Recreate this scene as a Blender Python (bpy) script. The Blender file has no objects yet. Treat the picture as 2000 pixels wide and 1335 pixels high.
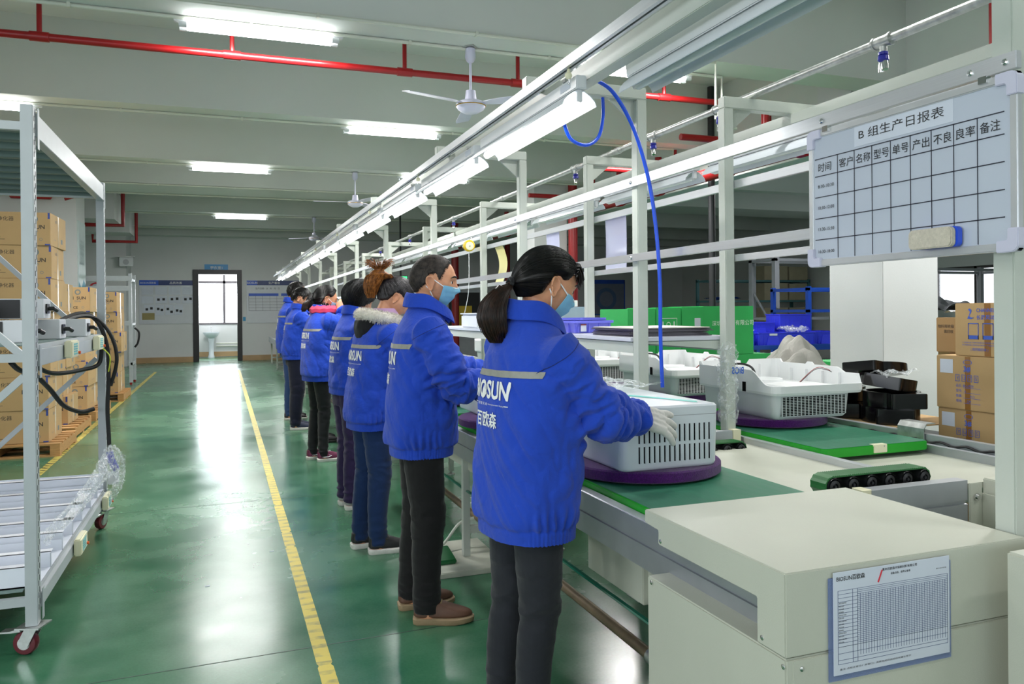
import bpy, bmesh, math, random
import numpy as np
from mathutils import Vector, Matrix, Quaternion
from mathutils.bvhtree import BVHTree

random.seed(7); np.random.seed(7)
SC = bpy.context.scene
COL = SC.collection
R = math.radians

# ------------------------------------------------------------------ camera
def make_camera():
    yaw, pitch, roll = R(20.19), R(-0.148), R(-0.5263)
    fwd = Vector((math.sin(yaw)*math.cos(pitch), math.cos(yaw)*math.cos(pitch), math.sin(pitch)))
    r = Vector((math.cos(yaw), -math.sin(yaw), 0)); u = r.cross(fwd)
    c, s = math.cos(roll), math.sin(roll)
    r2 = c*r + s*u; u2 = -s*r + c*u
    cd = bpy.data.cameras.new('camera'); cam = bpy.data.objects.new('camera', cd); COL.objects.link(cam)
    cam.matrix_world = Matrix(((r2.x, u2.x, -fwd.x, 0), (r2.y, u2.y, -fwd.y, 0), (r2.z, u2.z, -fwd.z, 1.42), (0, 0, 0, 1)))
    cd.sensor_width = 36.0; cd.lens = 1537.8/2000*36.0
    cd.shift_y = (611.2-667.5)/2000.0
    cd.clip_start = 0.05; cd.clip_end = 200
    SC.camera = cam
make_camera()
SC.view_settings.view_transform = 'Standard'
SC.view_settings.look = 'None'
SC.view_settings.gamma = 1.0
SC.view_settings.use_curve_mapping = False
SC.view_settings.exposure = 0.2
SC.cycles.use_denoising = True
SC.cycles.max_bounces = 8
SC.cycles.diffuse_bounces = 4
SC.cycles.glossy_bounces = 4
SC.cycles.transparent_max_bounces = 12

# ------------------------------------------------------------------ world and lights
W = bpy.data.worlds.new('World'); SC.world = W; W.use_nodes = True
bg = W.node_tree.nodes['Background']; bg.inputs[0].default_value = (0.86, 0.93, 1.0, 1); bg.inputs[1].default_value = 2.0

def area_light(name, loc, rot, sx, sy, power, color=(1, 1, 1), spread=180):
    ld = bpy.data.lights.new(name, 'AREA'); ld.shape = 'RECTANGLE'; ld.size = sx; ld.size_y = sy
    ld.energy = power; ld.color = color; ld.spread = R(spread)
    o = bpy.data.objects.new(name, ld); COL.objects.link(o); o.location = loc; o.rotation_euler = rot
    return o
DAY = (0.90, 0.96, 1.0)
# added light for assumed, unseen windows behind the camera and in the left wall
for i, x in enumerate((-3.0, 0.4, 3.8, 7.2)):
    area_light('assumed_rear_window_light', (x, -4.9, 1.9), (R(90), 0, 0), 2.4, 1.8, 14, DAY)
for i, y in enumerate((-2.6, 0.6)):
    area_light('assumed_left_window_light', (-4.4, y, 1.9), (R(90), 0, R(-90)), 2.2, 1.8, 70, DAY)
# daylight through the changing-room window at the far end
area_light('daylight_washroom_window', (0.0, 28.0, 1.95), (R(-90), 0, 0), 1.5, 1.7, 120, DAY)
# daylight through the window in the far right corner
area_light('daylight_side_window', (15.7, 13.2, 1.9), (R(90), 0, R(90)), 1.6, 1.0, 25, DAY)

# ------------------------------------------------------------------ helpers
def s2l(c):
    c = c/255.0 if c > 1.0 else c
    return c/12.92 if c <= 0.04045 else ((c+0.055)/1.055)**2.4
def rgb(r, g, b): return (s2l(r/255.0), s2l(g/255.0), s2l(b/255.0), 1.0)

def nmat(name):
    m = bpy.data.materials.new(name); m.use_nodes = True
    nt = m.node_tree; b = nt.nodes['Principled BSDF']
    return m, nt, b
def N(nt, t, **kw):
    n = nt.nodes.new(t)
    for k, v in kw.items():
        if k in n.inputs: n.inputs[k].default_value = v
        else: setattr(n, k, v)
    return n
def pmat(name, col, rough=0.5, metal=0.0, var=0.06, vscale=6.0, bump=0.0, bscale=80.0, spec=0.5, coords='Object', rvar=0.0, stretch=None, sheen=0.0, trans=0.0, alpha=1.0, coat=0.0):
    m, nt, b = nmat(name); L = nt.links
    tc = N(nt, 'ShaderNodeTexCoord'); src = tc.outputs[coords]
    if stretch:
        mp = N(nt, 'ShaderNodeMapping'); mp.inputs['Scale'].default_value = stretch; L.new(src, mp.inputs[0]); src = mp.outputs[0]
    b.inputs['Roughness'].default_value = rough; b.inputs['Metallic'].default_value = metal
    b.inputs['Specular IOR Level'].default_value = spec
    if sheen: b.inputs['Sheen Weight'].default_value = sheen
    if coat: b.inputs['Coat Weight'].default_value = coat
    if trans: b.inputs['Transmission Weight'].default_value = trans
    b.inputs['Alpha'].default_value = alpha
    n = N(nt, 'ShaderNodeTexNoise', Scale=vscale, Detail=4.0); L.new(src, n.inputs['Vector'])
    cr = N(nt, 'ShaderNodeValToRGB'); c = Vector(col[:3])
    cr.color_ramp.elements[0].position = 0.3; cr.color_ramp.elements[1].position = 0.7
    cr.color_ramp.elements[0].color = (*(c*(1-var)), 1); cr.color_ramp.elements[1].color = (*[min(1, v) for v in c*(1+var)], 1)
    L.new(n.outputs['Fac'], cr.inputs[0]); L.new(cr.outputs[0], b.inputs['Base Color'])
    if rvar:
        mr = N(nt, 'ShaderNodeMapRange'); mr.inputs['To Min'].default_value = max(0, rough-rvar); mr.inputs['To Max'].default_value = rough+rvar
        L.new(n.outputs['Fac'], mr.inputs[0]); L.new(mr.outputs[0], b.inputs['Roughness'])
    if bump:
        n2 = N(nt, 'ShaderNodeTexNoise', Scale=bscale, Detail=3.0); L.new(src, n2.inputs['Vector'])
        bp = N(nt, 'ShaderNodeBump', Strength=bump, Distance=0.01); L.new(n2.outputs['Fac'], bp.inputs['Height']); L.new(bp.outputs[0], b.inputs['Normal'])
    return m
def emat(name, col, strength):
    m, nt, b = nmat(name)
    b.inputs['Base Color'].default_value = col; b.inputs['Emission Color'].default_value = col; b.inputs['Emission Strength'].default_value = strength
    return m

M = {}
M['wall'] = pmat('wall_paint', rgb(205, 207, 207), 0.7, var=0.03, vscale=1.2, bump=0.05, bscale=60)
M['ceiling'] = pmat('ceiling_paint', rgb(206, 209, 206), 0.8, var=0.03, vscale=0.8)
M['beam'] = pmat('beam_paint', rgb(204, 208, 204), 0.8, var=0.03, vscale=0.8)
M['conduit'] = pmat('conduit_plastic', rgb(205, 208, 196), 0.5, var=0.03)
M['redpipe'] = pmat('red_pipe_paint', rgb(150, 18, 22), 0.35, var=0.1, vscale=3)
M['darkpipe'] = pmat('dark_iron', rgb(24, 26, 30), 0.5, var=0.1)
M['frame'] = pmat('frame_enamel', rgb(188, 194, 185), 0.38, var=0.02, vscale=5, bump=0.05, bscale=180)
M['cab'] = pmat('cabinet_enamel', rgb(186, 188, 174), 0.45, var=0.02, vscale=4, bump=0.08, bscale=320)
M['alu'] = pmat('anodised_aluminium', rgb(205, 208, 212), 0.34, 0.75, var=0.04, vscale=8, stretch=(30, 0.4, 30))
M['alu2'] = pmat('dull_aluminium', rgb(178, 182, 186), 0.45, 0.7, var=0.05, vscale=8)
M['galv'] = pmat('galvanised_steel', rgb(190, 192, 190), 0.35, 0.8, var=0.2, vscale=30, rvar=0.15)
M['chrome'] = pmat('chrome', rgb(215, 215, 215), 0.15, 1.0, var=0.05)
M['white'] = pmat('white_plastic', rgb(212, 215, 218), 0.35, var=0.02)
M['whitemetal'] = pmat('white_lacquer', rgb(206, 212, 218), 0.3, var=0.015)
M['black'] = pmat('black_plastic', rgb(16, 17, 19), 0.35, var=0.15)
M['rubber'] = pmat('black_rubber', rgb(22, 22, 23), 0.6, var=0.15)
M['green_mat'] = pmat('green_pvc_board', rgb(40, 112, 84), 0.42, var=0.10, vscale=14, rvar=0.1, stretch=(3, 0.6, 1))
M['green_edge'] = pmat('green_edge_band', rgb(22, 160, 30), 0.4, var=0.06)
M['green_belt'] = pmat('green_cleated_belt', rgb(30, 96, 44), 0.5, var=0.12, vscale=20)
M['purple'] = pmat('purple_carpet', rgb(72, 12, 96), 0.95, var=0.35, vscale=160, bump=0.6, bscale=400, spec=0.1, sheen=0.3)
M['paper'] = pmat('white_paper', rgb(200, 206, 218), 0.7, var=0.02)
M['bed'] = pmat('cream_bed_plate', rgb(180, 182, 168), 0.5, var=0.04, vscale=6)
M['blue_hose'] = pmat('blue_air_hose', rgb(28, 82, 220), 0.25, var=0.04)
M['blue_fit'] = pmat('blue_coupling', rgb(36, 40, 150), 0.3, var=0.06)
M['yellow'] = pmat('yellow_plastic', rgb(225, 190, 40), 0.4, var=0.05)
M['ivory'] = pmat('ivory_plastic', rgb(232, 228, 196), 0.4, var=0.03)
M['lamp_on'] = emat('lit_tube', (1.0, 0.985, 0.96, 1), 13.0)
M['lamp_ceiling'] = emat('lit_ceiling_tube', (1.0, 1.0, 1.0, 1), 20.0)
M['glass_tube'] = pmat('unlit_tube', rgb(225, 232, 232), 0.12, var=0.02)
M['ink'] = pmat('black_ink', rgb(28, 28, 30), 0.6, var=0.05)
M['ink_blue'] = pmat('blue_ink', rgb(40, 60, 130), 0.6, var=0.05)
M['ink_white'] = pmat('white_ink', rgb(228, 230, 228), 0.6, var=0.03)
M['darkframe'] = pmat('dark_door_frame', rgb(26, 25, 29), 0.4, var=0.1)
M['tan'] = pmat('tan_skirting_tile', rgb(172, 142, 104), 0.4, var=0.1, vscale=3)

def obj(name, me, mat=None, parent=None):
    o = bpy.data.objects.new(name, me); COL.objects.link(o)
    if mat is not None and not me.materials: me.materials.append(mat)
    if parent is not None: o.parent = parent
    return o
def tag(o, label, cat, group=None):
    o['label'] = label; o['category'] = cat
    if group: o['group'] = group
    return o
def thing(name, label, cat, loc=(0, 0, 0), rz=0.0, group=None):
    o = bpy.data.objects.new(name, None); COL.objects.link(o); o.location = loc; o.rotation_euler = (0, 0, rz)
    o.empty_display_size = 0.1
    return tag(o, label, cat, group)
def dup(root, loc, rz=None, label=None, group=None):
    r = root.copy(); COL.objects.link(r); r.location = loc
    if rz is not None: r.rotation_euler = (0, 0, rz)
    if label: r['label'] = label
    if group: r['group'] = group
    for ch in list(root.children):
        c = ch.copy(); COL.objects.link(c); c.parent = r
        for g in list(ch.children):
            d = g.copy(); COL.objects.link(d); d.parent = c
    return r
def structure(o): o['kind'] = 'structure'; return o

def frame_of(d):
    d = Vector(d).normalized()
    a = Vector((0, 0, 1)) if abs(d.z) < 0.9 else Vector((1, 0, 0))
    u = d.cross(a).normalized(); v = u.cross(d).normalized()
    return u, v
class MB:
    def __init__(self): self.v = []; self.f = []; self.mi = []; self.cur = 0
    def add(self, vs, fs):
        o = len(self.v); self.v.extend([tuple(x) for x in vs]); self.f.extend([tuple(i+o for i in f) for f in fs]); self.mi.extend([self.cur]*len(fs)); return self
    def box(self, a, b):
        x0, y0, z0 = [min(p, q) for p, q in zip(a, b)]; x1, y1, z1 = [max(p, q) for p, q in zip(a, b)]
        vs = [(x0, y0, z0), (x1, y0, z0), (x1, y1, z0), (x0, y1, z0), (x0, y0, z1), (x1, y0, z1), (x1, y1, z1), (x0, y1, z1)]
        return self.add(vs, [(0, 3, 2, 1), (4, 5, 6, 7), (0, 1, 5, 4), (1, 2, 6, 5), (2, 3, 7, 6), (3, 0, 4, 7)])
    def rbox(self, a, b, r, ax=2, n=4):
        """box with four rounded edges parallel to axis ax"""
        lo = [min(p, q) for p, q in zip(a, b)]; hi = [max(p, q) for p, q in zip(a, b)]
        i, j = [k for k in range(3) if k != ax]
        pts = []
        for (cx, cy, a0) in ((hi[i]-r, hi[j]-r, 0), (lo[i]+r, hi[j]-r, 90), (lo[i]+r, lo[j]+r, 180), (hi[i]-r, lo[j]+r, 270)):
            for k in range(n+1):
                t = R(a0+90.0*k/n); pts.append((cx+r*math.cos(t), cy+r*math.sin(t)))
        return self.prism(pts, ax, lo[ax], hi[ax])
    def prism(self, pts, ax, a, b):
        i, j = [k for k in range(3) if k != ax]
        n = len(pts); vs = []
        for h in (a, b):
            for p in pts:
                q = [0, 0, 0]; q[i] = p[0]; q[j] = p[1]; q[ax] = h; vs.append(tuple(q))
        fs = [tuple(range(n-1, -1, -1)), tuple(range(n, 2*n))] + [(k, (k+1) % n, (k+1) % n+n, k+n) for k in range(n)]
        return self.add(vs, fs)
    def bar(self, p0, p1, w, h, up=(0, 0, 1)):
        p0 = Vector(p0); p1 = Vector(p1); d = (p1-p0).normalized(); s = d.cross(Vector(up)).normalized(); u = s.cross(d)
        vs = []
        for p in (p0, p1):
            for (a, b) in ((-1, -1), (1, -1), (1, 1), (-1, 1)): vs.append(p+s*a*w/2+u*b*h/2)
        return self.add(vs, [(0, 3, 2, 1), (4, 5, 6, 7), (0, 1, 5, 4), (1, 2, 6, 5), (2, 3, 7, 6), (3, 0, 4, 7)])
    def tube(self, pts, r, n=8, cap=True):
        pts = [Vector(p) for p in pts]; rs = r if isinstance(r, (list, tuple, np.ndarray)) else [r]*len(pts)
        u, v = frame_of(pts[1]-pts[0]); vs = []
        for k, p in enumerate(pts):
            t = (pts[min(k+1, len(pts)-1)]-pts[max(k-1, 0)]).normalized()
            u = (u-t*u.dot(t)).normalized(); v = t.cross(u)
            for i in range(n):
                a = 2*math.pi*i/n; vs.append(p+(u*math.cos(a)+v*math.sin(a))*rs[k])
        m = len(pts)
        fs = [(k*n+i, k*n+(i+1) % n, (k+1)*n+(i+1) % n, (k+1)*n+i) for k in range(m-1) for i in range(n)]
        if cap: fs += [tuple(range(n-1, -1, -1)), tuple((m-1)*n+i for i in range(n))]
        return self.add(vs, fs)
    def cyl(self, p0, p1, r, n=16): return self.tube([p0, p1], r, n)
    def lathe(self, prof, c=(0, 0, 0), n=24, axis='z'):
        vs = []; m = len(prof)
        for (r, h) in prof:
            for i in range(n):
                a = 2*math.pi*i/n; x, y = r*math.cos(a), r*math.sin(a)
                p = (x, y, h) if axis == 'z' else ((h, x, y) if axis == 'x' else (y, h, x))
                vs.append((c[0]+p[0], c[1]+p[1], c[2]+p[2]))
        fs = [(k*n+i, k*n+(i+1) % n, (k+1)*n+(i+1) % n, (k+1)*n+i) for k in range(m-1) for i in range(n)]
        fs += [tuple(range(n-1, -1, -1)), tuple((m-1)*n+i for i in range(n))]
        return self.add(vs, fs)
    def build(self, name, mat, parent=None, o=(0, 0, 0), bevel=0.0, smooth=False, mats=None):
        me = bpy.data.meshes.new(name)
        me.from_pydata([(x-o[0], y-o[1], z-o[2]) for x, y, z in self.v], [], self.f)
        if mats:
            for m_ in mats: me.materials.append(m_)
            me.polygons.foreach_set('material_index', self.mi)
        bm = bmesh.new(); bm.from_mesh(me)
        bmesh.ops.recalc_face_normals(bm, faces=bm.faces)
        if bevel > 0:
            es = [e for e in bm.edges if len(e.link_faces) == 2 and e.calc_face_angle(0) > 0.6]
            bmesh.ops.bevel(bm, geom=es, offset=bevel, segments=2, affect='EDGES', clamp_overlap=True)
        if smooth:
            for f in bm.faces: f.smooth = True
            for e in bm.edges:
                if len(e.link_faces) == 2 and e.calc_face_angle(0) > 0.7: e.smooth = False
        bm.to_mesh(me); bm.free()
        return obj(name, me, None if mats else mat, parent)

def loc_of(p):
    q = Vector((0, 0, 0))
    while p is not None: q = q + p.location; p = p.parent
    return tuple(q)
def wpart(mb, name, mat, parent, **kw):
    """part authored in world coordinates under an unrotated thing"""
    return mb.build(name, mat, parent, o=loc_of(parent), **kw)
def wthing(mb, name, mat, label, cat, o, group=None, **kw):
    """a thing that is one mesh, authored in world coordinates with its origin at o"""
    ob = mb.build(name, mat, None, o=o, **kw); ob.location = o
    return tag(ob, label, cat, group)
ORD = 'first second third fourth fifth sixth seventh eighth ninth tenth eleventh twelfth thirteenth fourteenth fifteenth sixteenth'.split()

# lettering: text as a flat mesh in its own 2-D frame, fitted to a width or height
def text2d(s, height=None, width=None, bold=0.0, maxlen=None):
    cu = bpy.data.curves.new('lettering', 'FONT'); cu.body = s; cu.size = 1.0; cu.offset = bold; cu.resolution_u = 3
    ob = bpy.data.objects.new('lettering', cu); COL.objects.link(ob)
    dg = bpy.context.evaluated_depsgraph_get(); me = bpy.data.meshes.new_from_object(ob.evaluated_get(dg))
    bpy.data.objects.remove(ob); bpy.data.curves.remove(cu)
    v = np.array([p.co[:] for p in me.vertices], dtype=float).reshape(-1, 3)[:, :2]; f = [tuple(p.vertices) for p in me.polygons]
    bpy.data.meshes.remove(me)
    if len(v) == 0: return np.zeros((0, 2)), []
    lo = v.min(0); hi = v.max(0); v = v-lo; sz = hi-lo
    sx = sy = None
    if height: sy = height/sz[1]
    if width: sx = width/sz[0]
    if sx is None: sx = sy
    if sy is None: sy = sx
    v = v*np.array([sx, sy])
    return v, f
def put2d(mb, vf, o, u, v, thick=0.0008, center=False):
    """place a flat 2-D mesh on a plane as a thin solid (front raised by thick)"""
    V, F = vf
    if len(V) == 0: return mb
    o = np.array(o, float); u = np.array(u, float); w = np.array(v, float); n = np.cross(u, w); n /= np.linalg.norm(n)
    if center: V = V-(V.min(0)+V.max(0))/2
    P = o+V[:, :1]*u+V[:, 1:]*w+n*thick
    return mb.add([tuple(p) for p in P], F)
def rect2d(x0, y0, x1, y1): return (np.array([[x0, y0], [x1, y0], [x1, y1], [x0, y1]], float), [(0, 1, 2, 3)])
M['cord'] = pmat('white_elastic', rgb(232, 234, 236), 0.7)
# ------------------------------------------------------------------ setting
XL_, XR_, YB, YF = -4.5, 16.0, -5.0, 25.2
ZS, ZB = 4.75, 3.85           # slab, underside of the beams

def floor_material():
    m, nt, b = nmat('green_epoxy_floor'); L = nt.links
    tc = N(nt, 'ShaderNodeTexCoord')
    n1 = N(nt, 'ShaderNodeTexNoise', Scale=0.6, Detail=3.0, Roughness=0.5); L.new(tc.outputs['Object'], n1.inputs['Vector'])
    n2 = N(nt, 'ShaderNodeTexNoise', Scale=2.6, Detail=4.0, Roughness=0.55); L.new(tc.outputs['Object'], n2.inputs['Vector'])
    n3 = N(nt, 'ShaderNodeTexNoise', Scale=90.0, Detail=2.0); L.new(tc.outputs['Object'], n3.inputs['Vector'])
    mx = N(nt, 'ShaderNodeMath', operation='ADD'); mu = N(nt, 'ShaderNodeMath', operation='MULTIPLY'); mu.inputs[1].default_value = 0.5
    L.new(n2.outputs['Fac'], mu.inputs[0]); L.new(n1.outputs['Fac'], mx.inputs[0]); L.new(mu.outputs[0], mx.inputs[1])
    cr = N(nt, 'ShaderNodeValToRGB'); e = cr.color_ramp.elements
    e[0].position = 0.55; e[0].color = rgb(46, 104, 74); e[1].position = 0.95; e[1].color = rgb(92, 138, 108)
    L.new(mx.outputs[0], cr.inputs[0])
    hs = N(nt, 'ShaderNodeMixRGB', blend_type='MULTIPLY'); hs.inputs[0].default_value = 0.25
    L.new(cr.outputs[0], hs.inputs[1]); L.new(n3.outputs['Fac'], hs.inputs[2])
    L.new(hs.outputs[0], b.inputs['Base Color'])
    mr = N(nt, 'ShaderNodeMapRange'); mr.inputs['From Min'].default_value = 0.5; mr.inputs['From Max'].default_value = 1.0
    mr.inputs['To Min'].default_value = 0.14; mr.inputs['To Max'].default_value = 0.34
    L.new(mx.outputs[0], mr.inputs[0]); L.new(mr.outputs[0], b.inputs['Roughness'])
    b.inputs['Specular IOR Level'].default_value = 0.6
    bp = N(nt, 'ShaderNodeBump', Strength=0.012, Distance=0.01); L.new(n2.outputs['Fac'], bp.inputs['Height']); L.new(bp.outputs[0], b.inputs['Normal'])
    return m
M['floor'] = floor_material()
structure(MB().box((XL_-0.2, YB-0.2, -0.15), (XR_+0.2, 29.0, 0)).build('floor', M['floor']))
M['joint'] = pmat('floor_joint', rgb(34, 66, 52), 0.5, var=0.1)
for k, (x0, y0, x1, y1) in enumerate(((-4.4, 3.30, 1.2, 3.46), (-4.4, 6.16, 1.2, 6.30), (-4.4, 9.6, 1.2, 9.7))):
    structure(MB().bar((x0, y0, 0.0003), (x1, y1, 0.0003), 0.006, 0.0008).build('floor_joint', M['joint']))
structure(MB().box((XL_-0.2, YB-0.2, ZS), (XR_+0.2, 29.0, ZS+0.2)).build('ceiling', M['ceiling']))
# beams across the hall: (near edge, far edge)
BEAMS = [(-3.7, -3.3), (-0.3, 0.1), (3.1, 3.5), (6.55, 6.95), (10.0, 10.3), (13.45, 13.75), (16.0, 17.3), (20.2, 20.5), (23.55, 23.85)]
for k, (y0, y1) in enumerate(BEAMS):
    structure(MB().box((XL_, y0, ZB), (XR_, y1, ZS)).build('ceiling_beam', M['beam']))
# longitudinal girder over the right aisle and its column
structure(MB().box((7.0, YB, 3.35), (7.3, YF, ZS)).build('ceiling_girder', M['beam']))
structure(MB().box((6.86, 7.2, 2.9), (7.3, 7.75, ZS)).build('ceiling_column', M['wall']))
structure(MB().box((5.62, 14.0, 0), (6.30, 14.6, ZB)).build('ceiling_column', M['wall']))
# walls
def wall_with_holes(name, axis, c0, c1, a0, a1, holes, z1=ZS, mat=None):
    """wall slab; axis 'x' = runs along x between y=c0..c1, 'y' = runs along y between x=c0..c1; holes (a,b,za,zb) sorted"""
    mb = MB()
    def bx(p, q, za, zb):
        if q-p < 1e-4 or zb-za < 1e-4: return
        if axis == 'x': mb.box((p, c0, za), (q, c1, zb))
        else: mb.box((c0, p, za), (c1, q, zb))
    cur = a0
    for (p, q, za, zb) in holes:
        bx(cur, p, 0, z1); bx(p, q, 0, za); bx(p, q, zb, z1); cur = q
    bx(cur, a1, 0, z1)
    return structure(mb.build(name, mat or M['wall']))
wall_with_holes('wall_far', 'x', YF, YF+0.2, XL_, XR_, [(-0.72, 0.46, 0, 2.62)])
wall_with_holes('wall_left', 'y', XL_-0.2, XL_, YB, 29, [(-3.7, -1.5, 1.0, 2.8), (-0.5, 1.7, 1.0, 2.8)])  # openings made for the assumed left-hand windows
wall_with_holes('wall_rear', 'x', YB-0.2, YB, XL_, XR_, [(-4.2, -1.8, 1.0, 2.8), (-0.8, 1.6, 1.0, 2.8), (2.6, 5.0, 1.0, 2.8), (6.0, 8.4, 1.0, 2.8)])  # openings made for the assumed windows behind the camera
wall_with_holes('wall_right', 'y', XR_, XR_+0.2, YB, 29, [(12.3, 14.2, 1.35, 2.35)])
structure(MB().box((1.2, YF+0.2, 0), (1.4, 28.2, ZS)).build('wall_washroom_right', M['wall']))
structure(MB().box((-1.6, YF+0.2, 0), (-1.4, 28.2, ZS)).build('wall_washroom_left', M['wall']))
wall_with_holes('wall_washroom_back', 'x', 27.6, 27.8, -1.4, 1.2, [(-0.9, 0.75, 1.12, 2.9)])
structure(MB().box((-1.4, 27.585, 0.02), (1.2, 27.6, 0.18)).build('baseboard_washroom', M['tan']))
# pilasters and side bays on the left
structure(MB().box((XL_, 16.3, 0), (-2.5, 17.25, ZB)).build('wall_left_pier', M['wall']))
structure(MB().box((XL_, 19.6, 0), (-3.05, 20.0, ZS)).build('wall_left_bay', M['wall']))
structure(MB().box((XL_, 23.9, 0), (-2.47, YF, ZS)).build('wall_left_corner_pier', M['wall']))
for (y0, y1, z0) in ((18.3, 19.4, 3.42), (21.2, 22.2, 3.42)):
    structure(MB().box((XL_, y0, z0), (-2.1, y1, ZB+0.2)).build('ceiling_duct_casing', M['wall']))
structure(MB().box((-2.47, YF-0.02, 0.0), (-0.82, YF, 0.16)).build('baseboard_far_left', M['tan']))
structure(MB().box((0.56, YF-0.02, 0.0), (XR_, YF, 0.16)).build('baseboard_far_right', M['tan']))
structure(MB().box((-2.47, YF-0.5, 3.7), (XR_, YF, 3.95)).build('ceiling_ledge_far', M['beam']))
# the white block standing in the right aisle
structure(MB().box((4.87, 4.8, 0), (5.45, 5.38, 2.75)).build('pillar', M['wall'], bevel=0.006))
# door to the changing room
d = structure(MB().box((-0.82, YF-0.05, 0), (-0.66, YF+0.22, 2.74)).box((0.42, YF-0.05, 0), (0.56, YF+0.22, 2.74)).box((-0.66, YF-0.05, 2.60), (0.42, YF+0.22, 2.74)).build('door_1', M['darkframe'], bevel=0.006))
w = structure(MB().box((-0.92, 27.58, 1.07), (0.77, 27.84, 1.13)).box((-0.92, 27.62, 2.86), (0.77, 27.8, 2.92)).box((-0.92, 27.62, 1.12), (-0.86, 27.8, 2.9)).box((0.71, 27.62, 1.12), (0.77, 27.8, 2.9))
    .box((0.02, 27.62, 1.12), (0.10, 27.8, 2.9)).box((-0.92, 27.62, 2.42), (0.77, 27.8, 2.50)).build('window_1', pmat('window_frame_grey', rgb(96, 92, 96), 0.4)))
M['glass'] = pmat('clear_glass', (1, 1, 1, 1), 0.02, var=0.0, trans=1.0, alpha=0.25)
MB().box((-0.88, 27.70, 1.12), (0.73, 27.706, 2.88)).build('window_pane', M['glass'], w)
# windows assumed for light behind the camera and on the left, then the right-hand window
k = 2
for (x0, x1) in ((-4.2, -1.8), (-0.8, 1.6), (2.6, 5.0), (6.0, 8.4)):
    mb = MB()
    for a in (x0, (x0+x1)/2-0.03, x1-0.06): mb.box((a, YB-0.15, 1.0), (a+0.06, YB-0.07, 2.8))
    for z in (1.0, 2.2, 2.74): mb.box((x0, YB-0.15, z), (x1, YB-0.07, z+0.06))
    structure(mb.build('window_%d' % k, M['alu2'])); k += 1  # assumed rear window, out of view, added for its daylight
for (y0, y1) in ((-3.7, -1.5), (-0.5, 1.7)):
    mb = MB()
    for a in (y0, (y0+y1)/2-0.03, y1-0.06): mb.box((XL_-0.15, a, 1.0), (XL_-0.07, a+0.06, 2.8))
    for z in (1.0, 2.2, 2.74): mb.box((XL_-0.15, y0, z), (XL_-0.07, y1, z+0.06))
    structure(mb.build('window_%d' % k, M['alu2'])); k += 1  # assumed left window, likewise unseen and added for daylight
mb = MB()
for a in (12.3, 13.1, 14.14): mb.box((XR_+0.03, a, 1.35), (XR_+0.11, a+0.06, 2.35))
for z in (1.35, 2.29): mb.box((XR_+0.03, 12.3, z), (XR_+0.11, 14.2, z+0.06))
structure(mb.build('window_%d' % k, pmat('window_frame_dark', rgb(70, 66, 66), 0.4)))
mb = MB().box((XR_+0.06, 12.36, 1.41), (XR_+0.065, 14.14, 2.29)); g = mb.build('window_pane', M['glass']); g.parent = bpy.data.objects['window_%d' % k]

# hazard tape on the floor
def tape_material(name, stripe, dark, sx, sy, ang):
    m, nt, b = nmat(name); L = nt.links
    tc = N(nt, 'ShaderNodeTexCoord'); mp = N(nt, 'ShaderNodeMapping'); mp.inputs['Rotation'].default_value = (0, 0, R(ang)); L.new(tc.outputs['Object'], mp.inputs[0])
    wv = N(nt, 'ShaderNodeTexWave', wave_type='BANDS', bands_direction='Y', Scale=sy, Distortion=0.6); wv.inputs['Detail'].default_value = 1.0; wv.inputs['Detail Scale'].default_value = 6
    L.new(mp.outputs[0], wv.inputs['Vector'])
    cr = N(nt, 'ShaderNodeValToRGB'); cr.color_ramp.elements[0].position = 0.36; cr.color_ramp.elements[1].position = 0.44
    cr.color_ramp.elements[0].color = dark; cr.color_ramp.elements[1].color = stripe; L.new(wv.outputs['Fac'], cr.inputs[0])
    n = N(nt, 'ShaderNodeTexNoise', Scale=14.0, Detail=5.0); L.new(tc.outputs['Object'], n.inputs['Vector'])
    mx = N(nt, 'ShaderNodeMixRGB'); mx.inputs[2].default_value = stripe; cr2 = N(nt, 'ShaderNodeValToRGB'); cr2.color_ramp.elements[0].position = 0.40; cr2.color_ramp.elements[1].position = 0.62
    L.new(n.outputs['Fac'], cr2.inputs[0]); L.new(cr2.outputs[0], mx.inputs[0]); L.new(cr.outputs[0], mx.inputs[1]); L.new(mx.outputs[0], b.inputs['Base Color'])
    b.inputs['Roughness'].default_value = 0.4
    return m
M['tape'] = tape_material('worn_yellow_tape', rgb(206, 186, 62), rgb(150, 142, 66), 1, 3.6, 0)
M['tape2'] = tape_material('hazard_tape', rgb(196, 182, 92), rgb(62, 60, 40), 1, 3.4, 38)
def tape_line(x, y0, y1, w, mat, label):
    mb = MB(); n = int((y1-y0)/0.02); rnd = random.Random(3); L = []; Rr = []
    for i in range(n+1):
        y = y0+(y1-y0)*i/n
        nick = -0.018*(rnd.random()**6) if rnd.random() < 0.10 else 0
        L.append((x-w/2-nick*0.8, y)); Rr.append((x+w/2+nick, y))
    vs = [(a, b, 0.001) for a, b in L]+[(a, b, 0.001) for a, b in Rr]
    mb.add(vs, [(i, n+1+i, n+2+i, i+1) for i in range(n)])
    return wthing(mb, 'floor_tape', mat, label, 'floor tape', (x, y0, 0))
tape_line(0.345+0.03, 1.6, 21.0, 0.062, M['tape'], 'worn yellow marking tape along the green floor behind the workers')
tape_line(-1.56, 7.2, 21.3, 0.07, M['tape2'], 'yellow and black hazard tape beside the carton pallets on the left')

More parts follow.
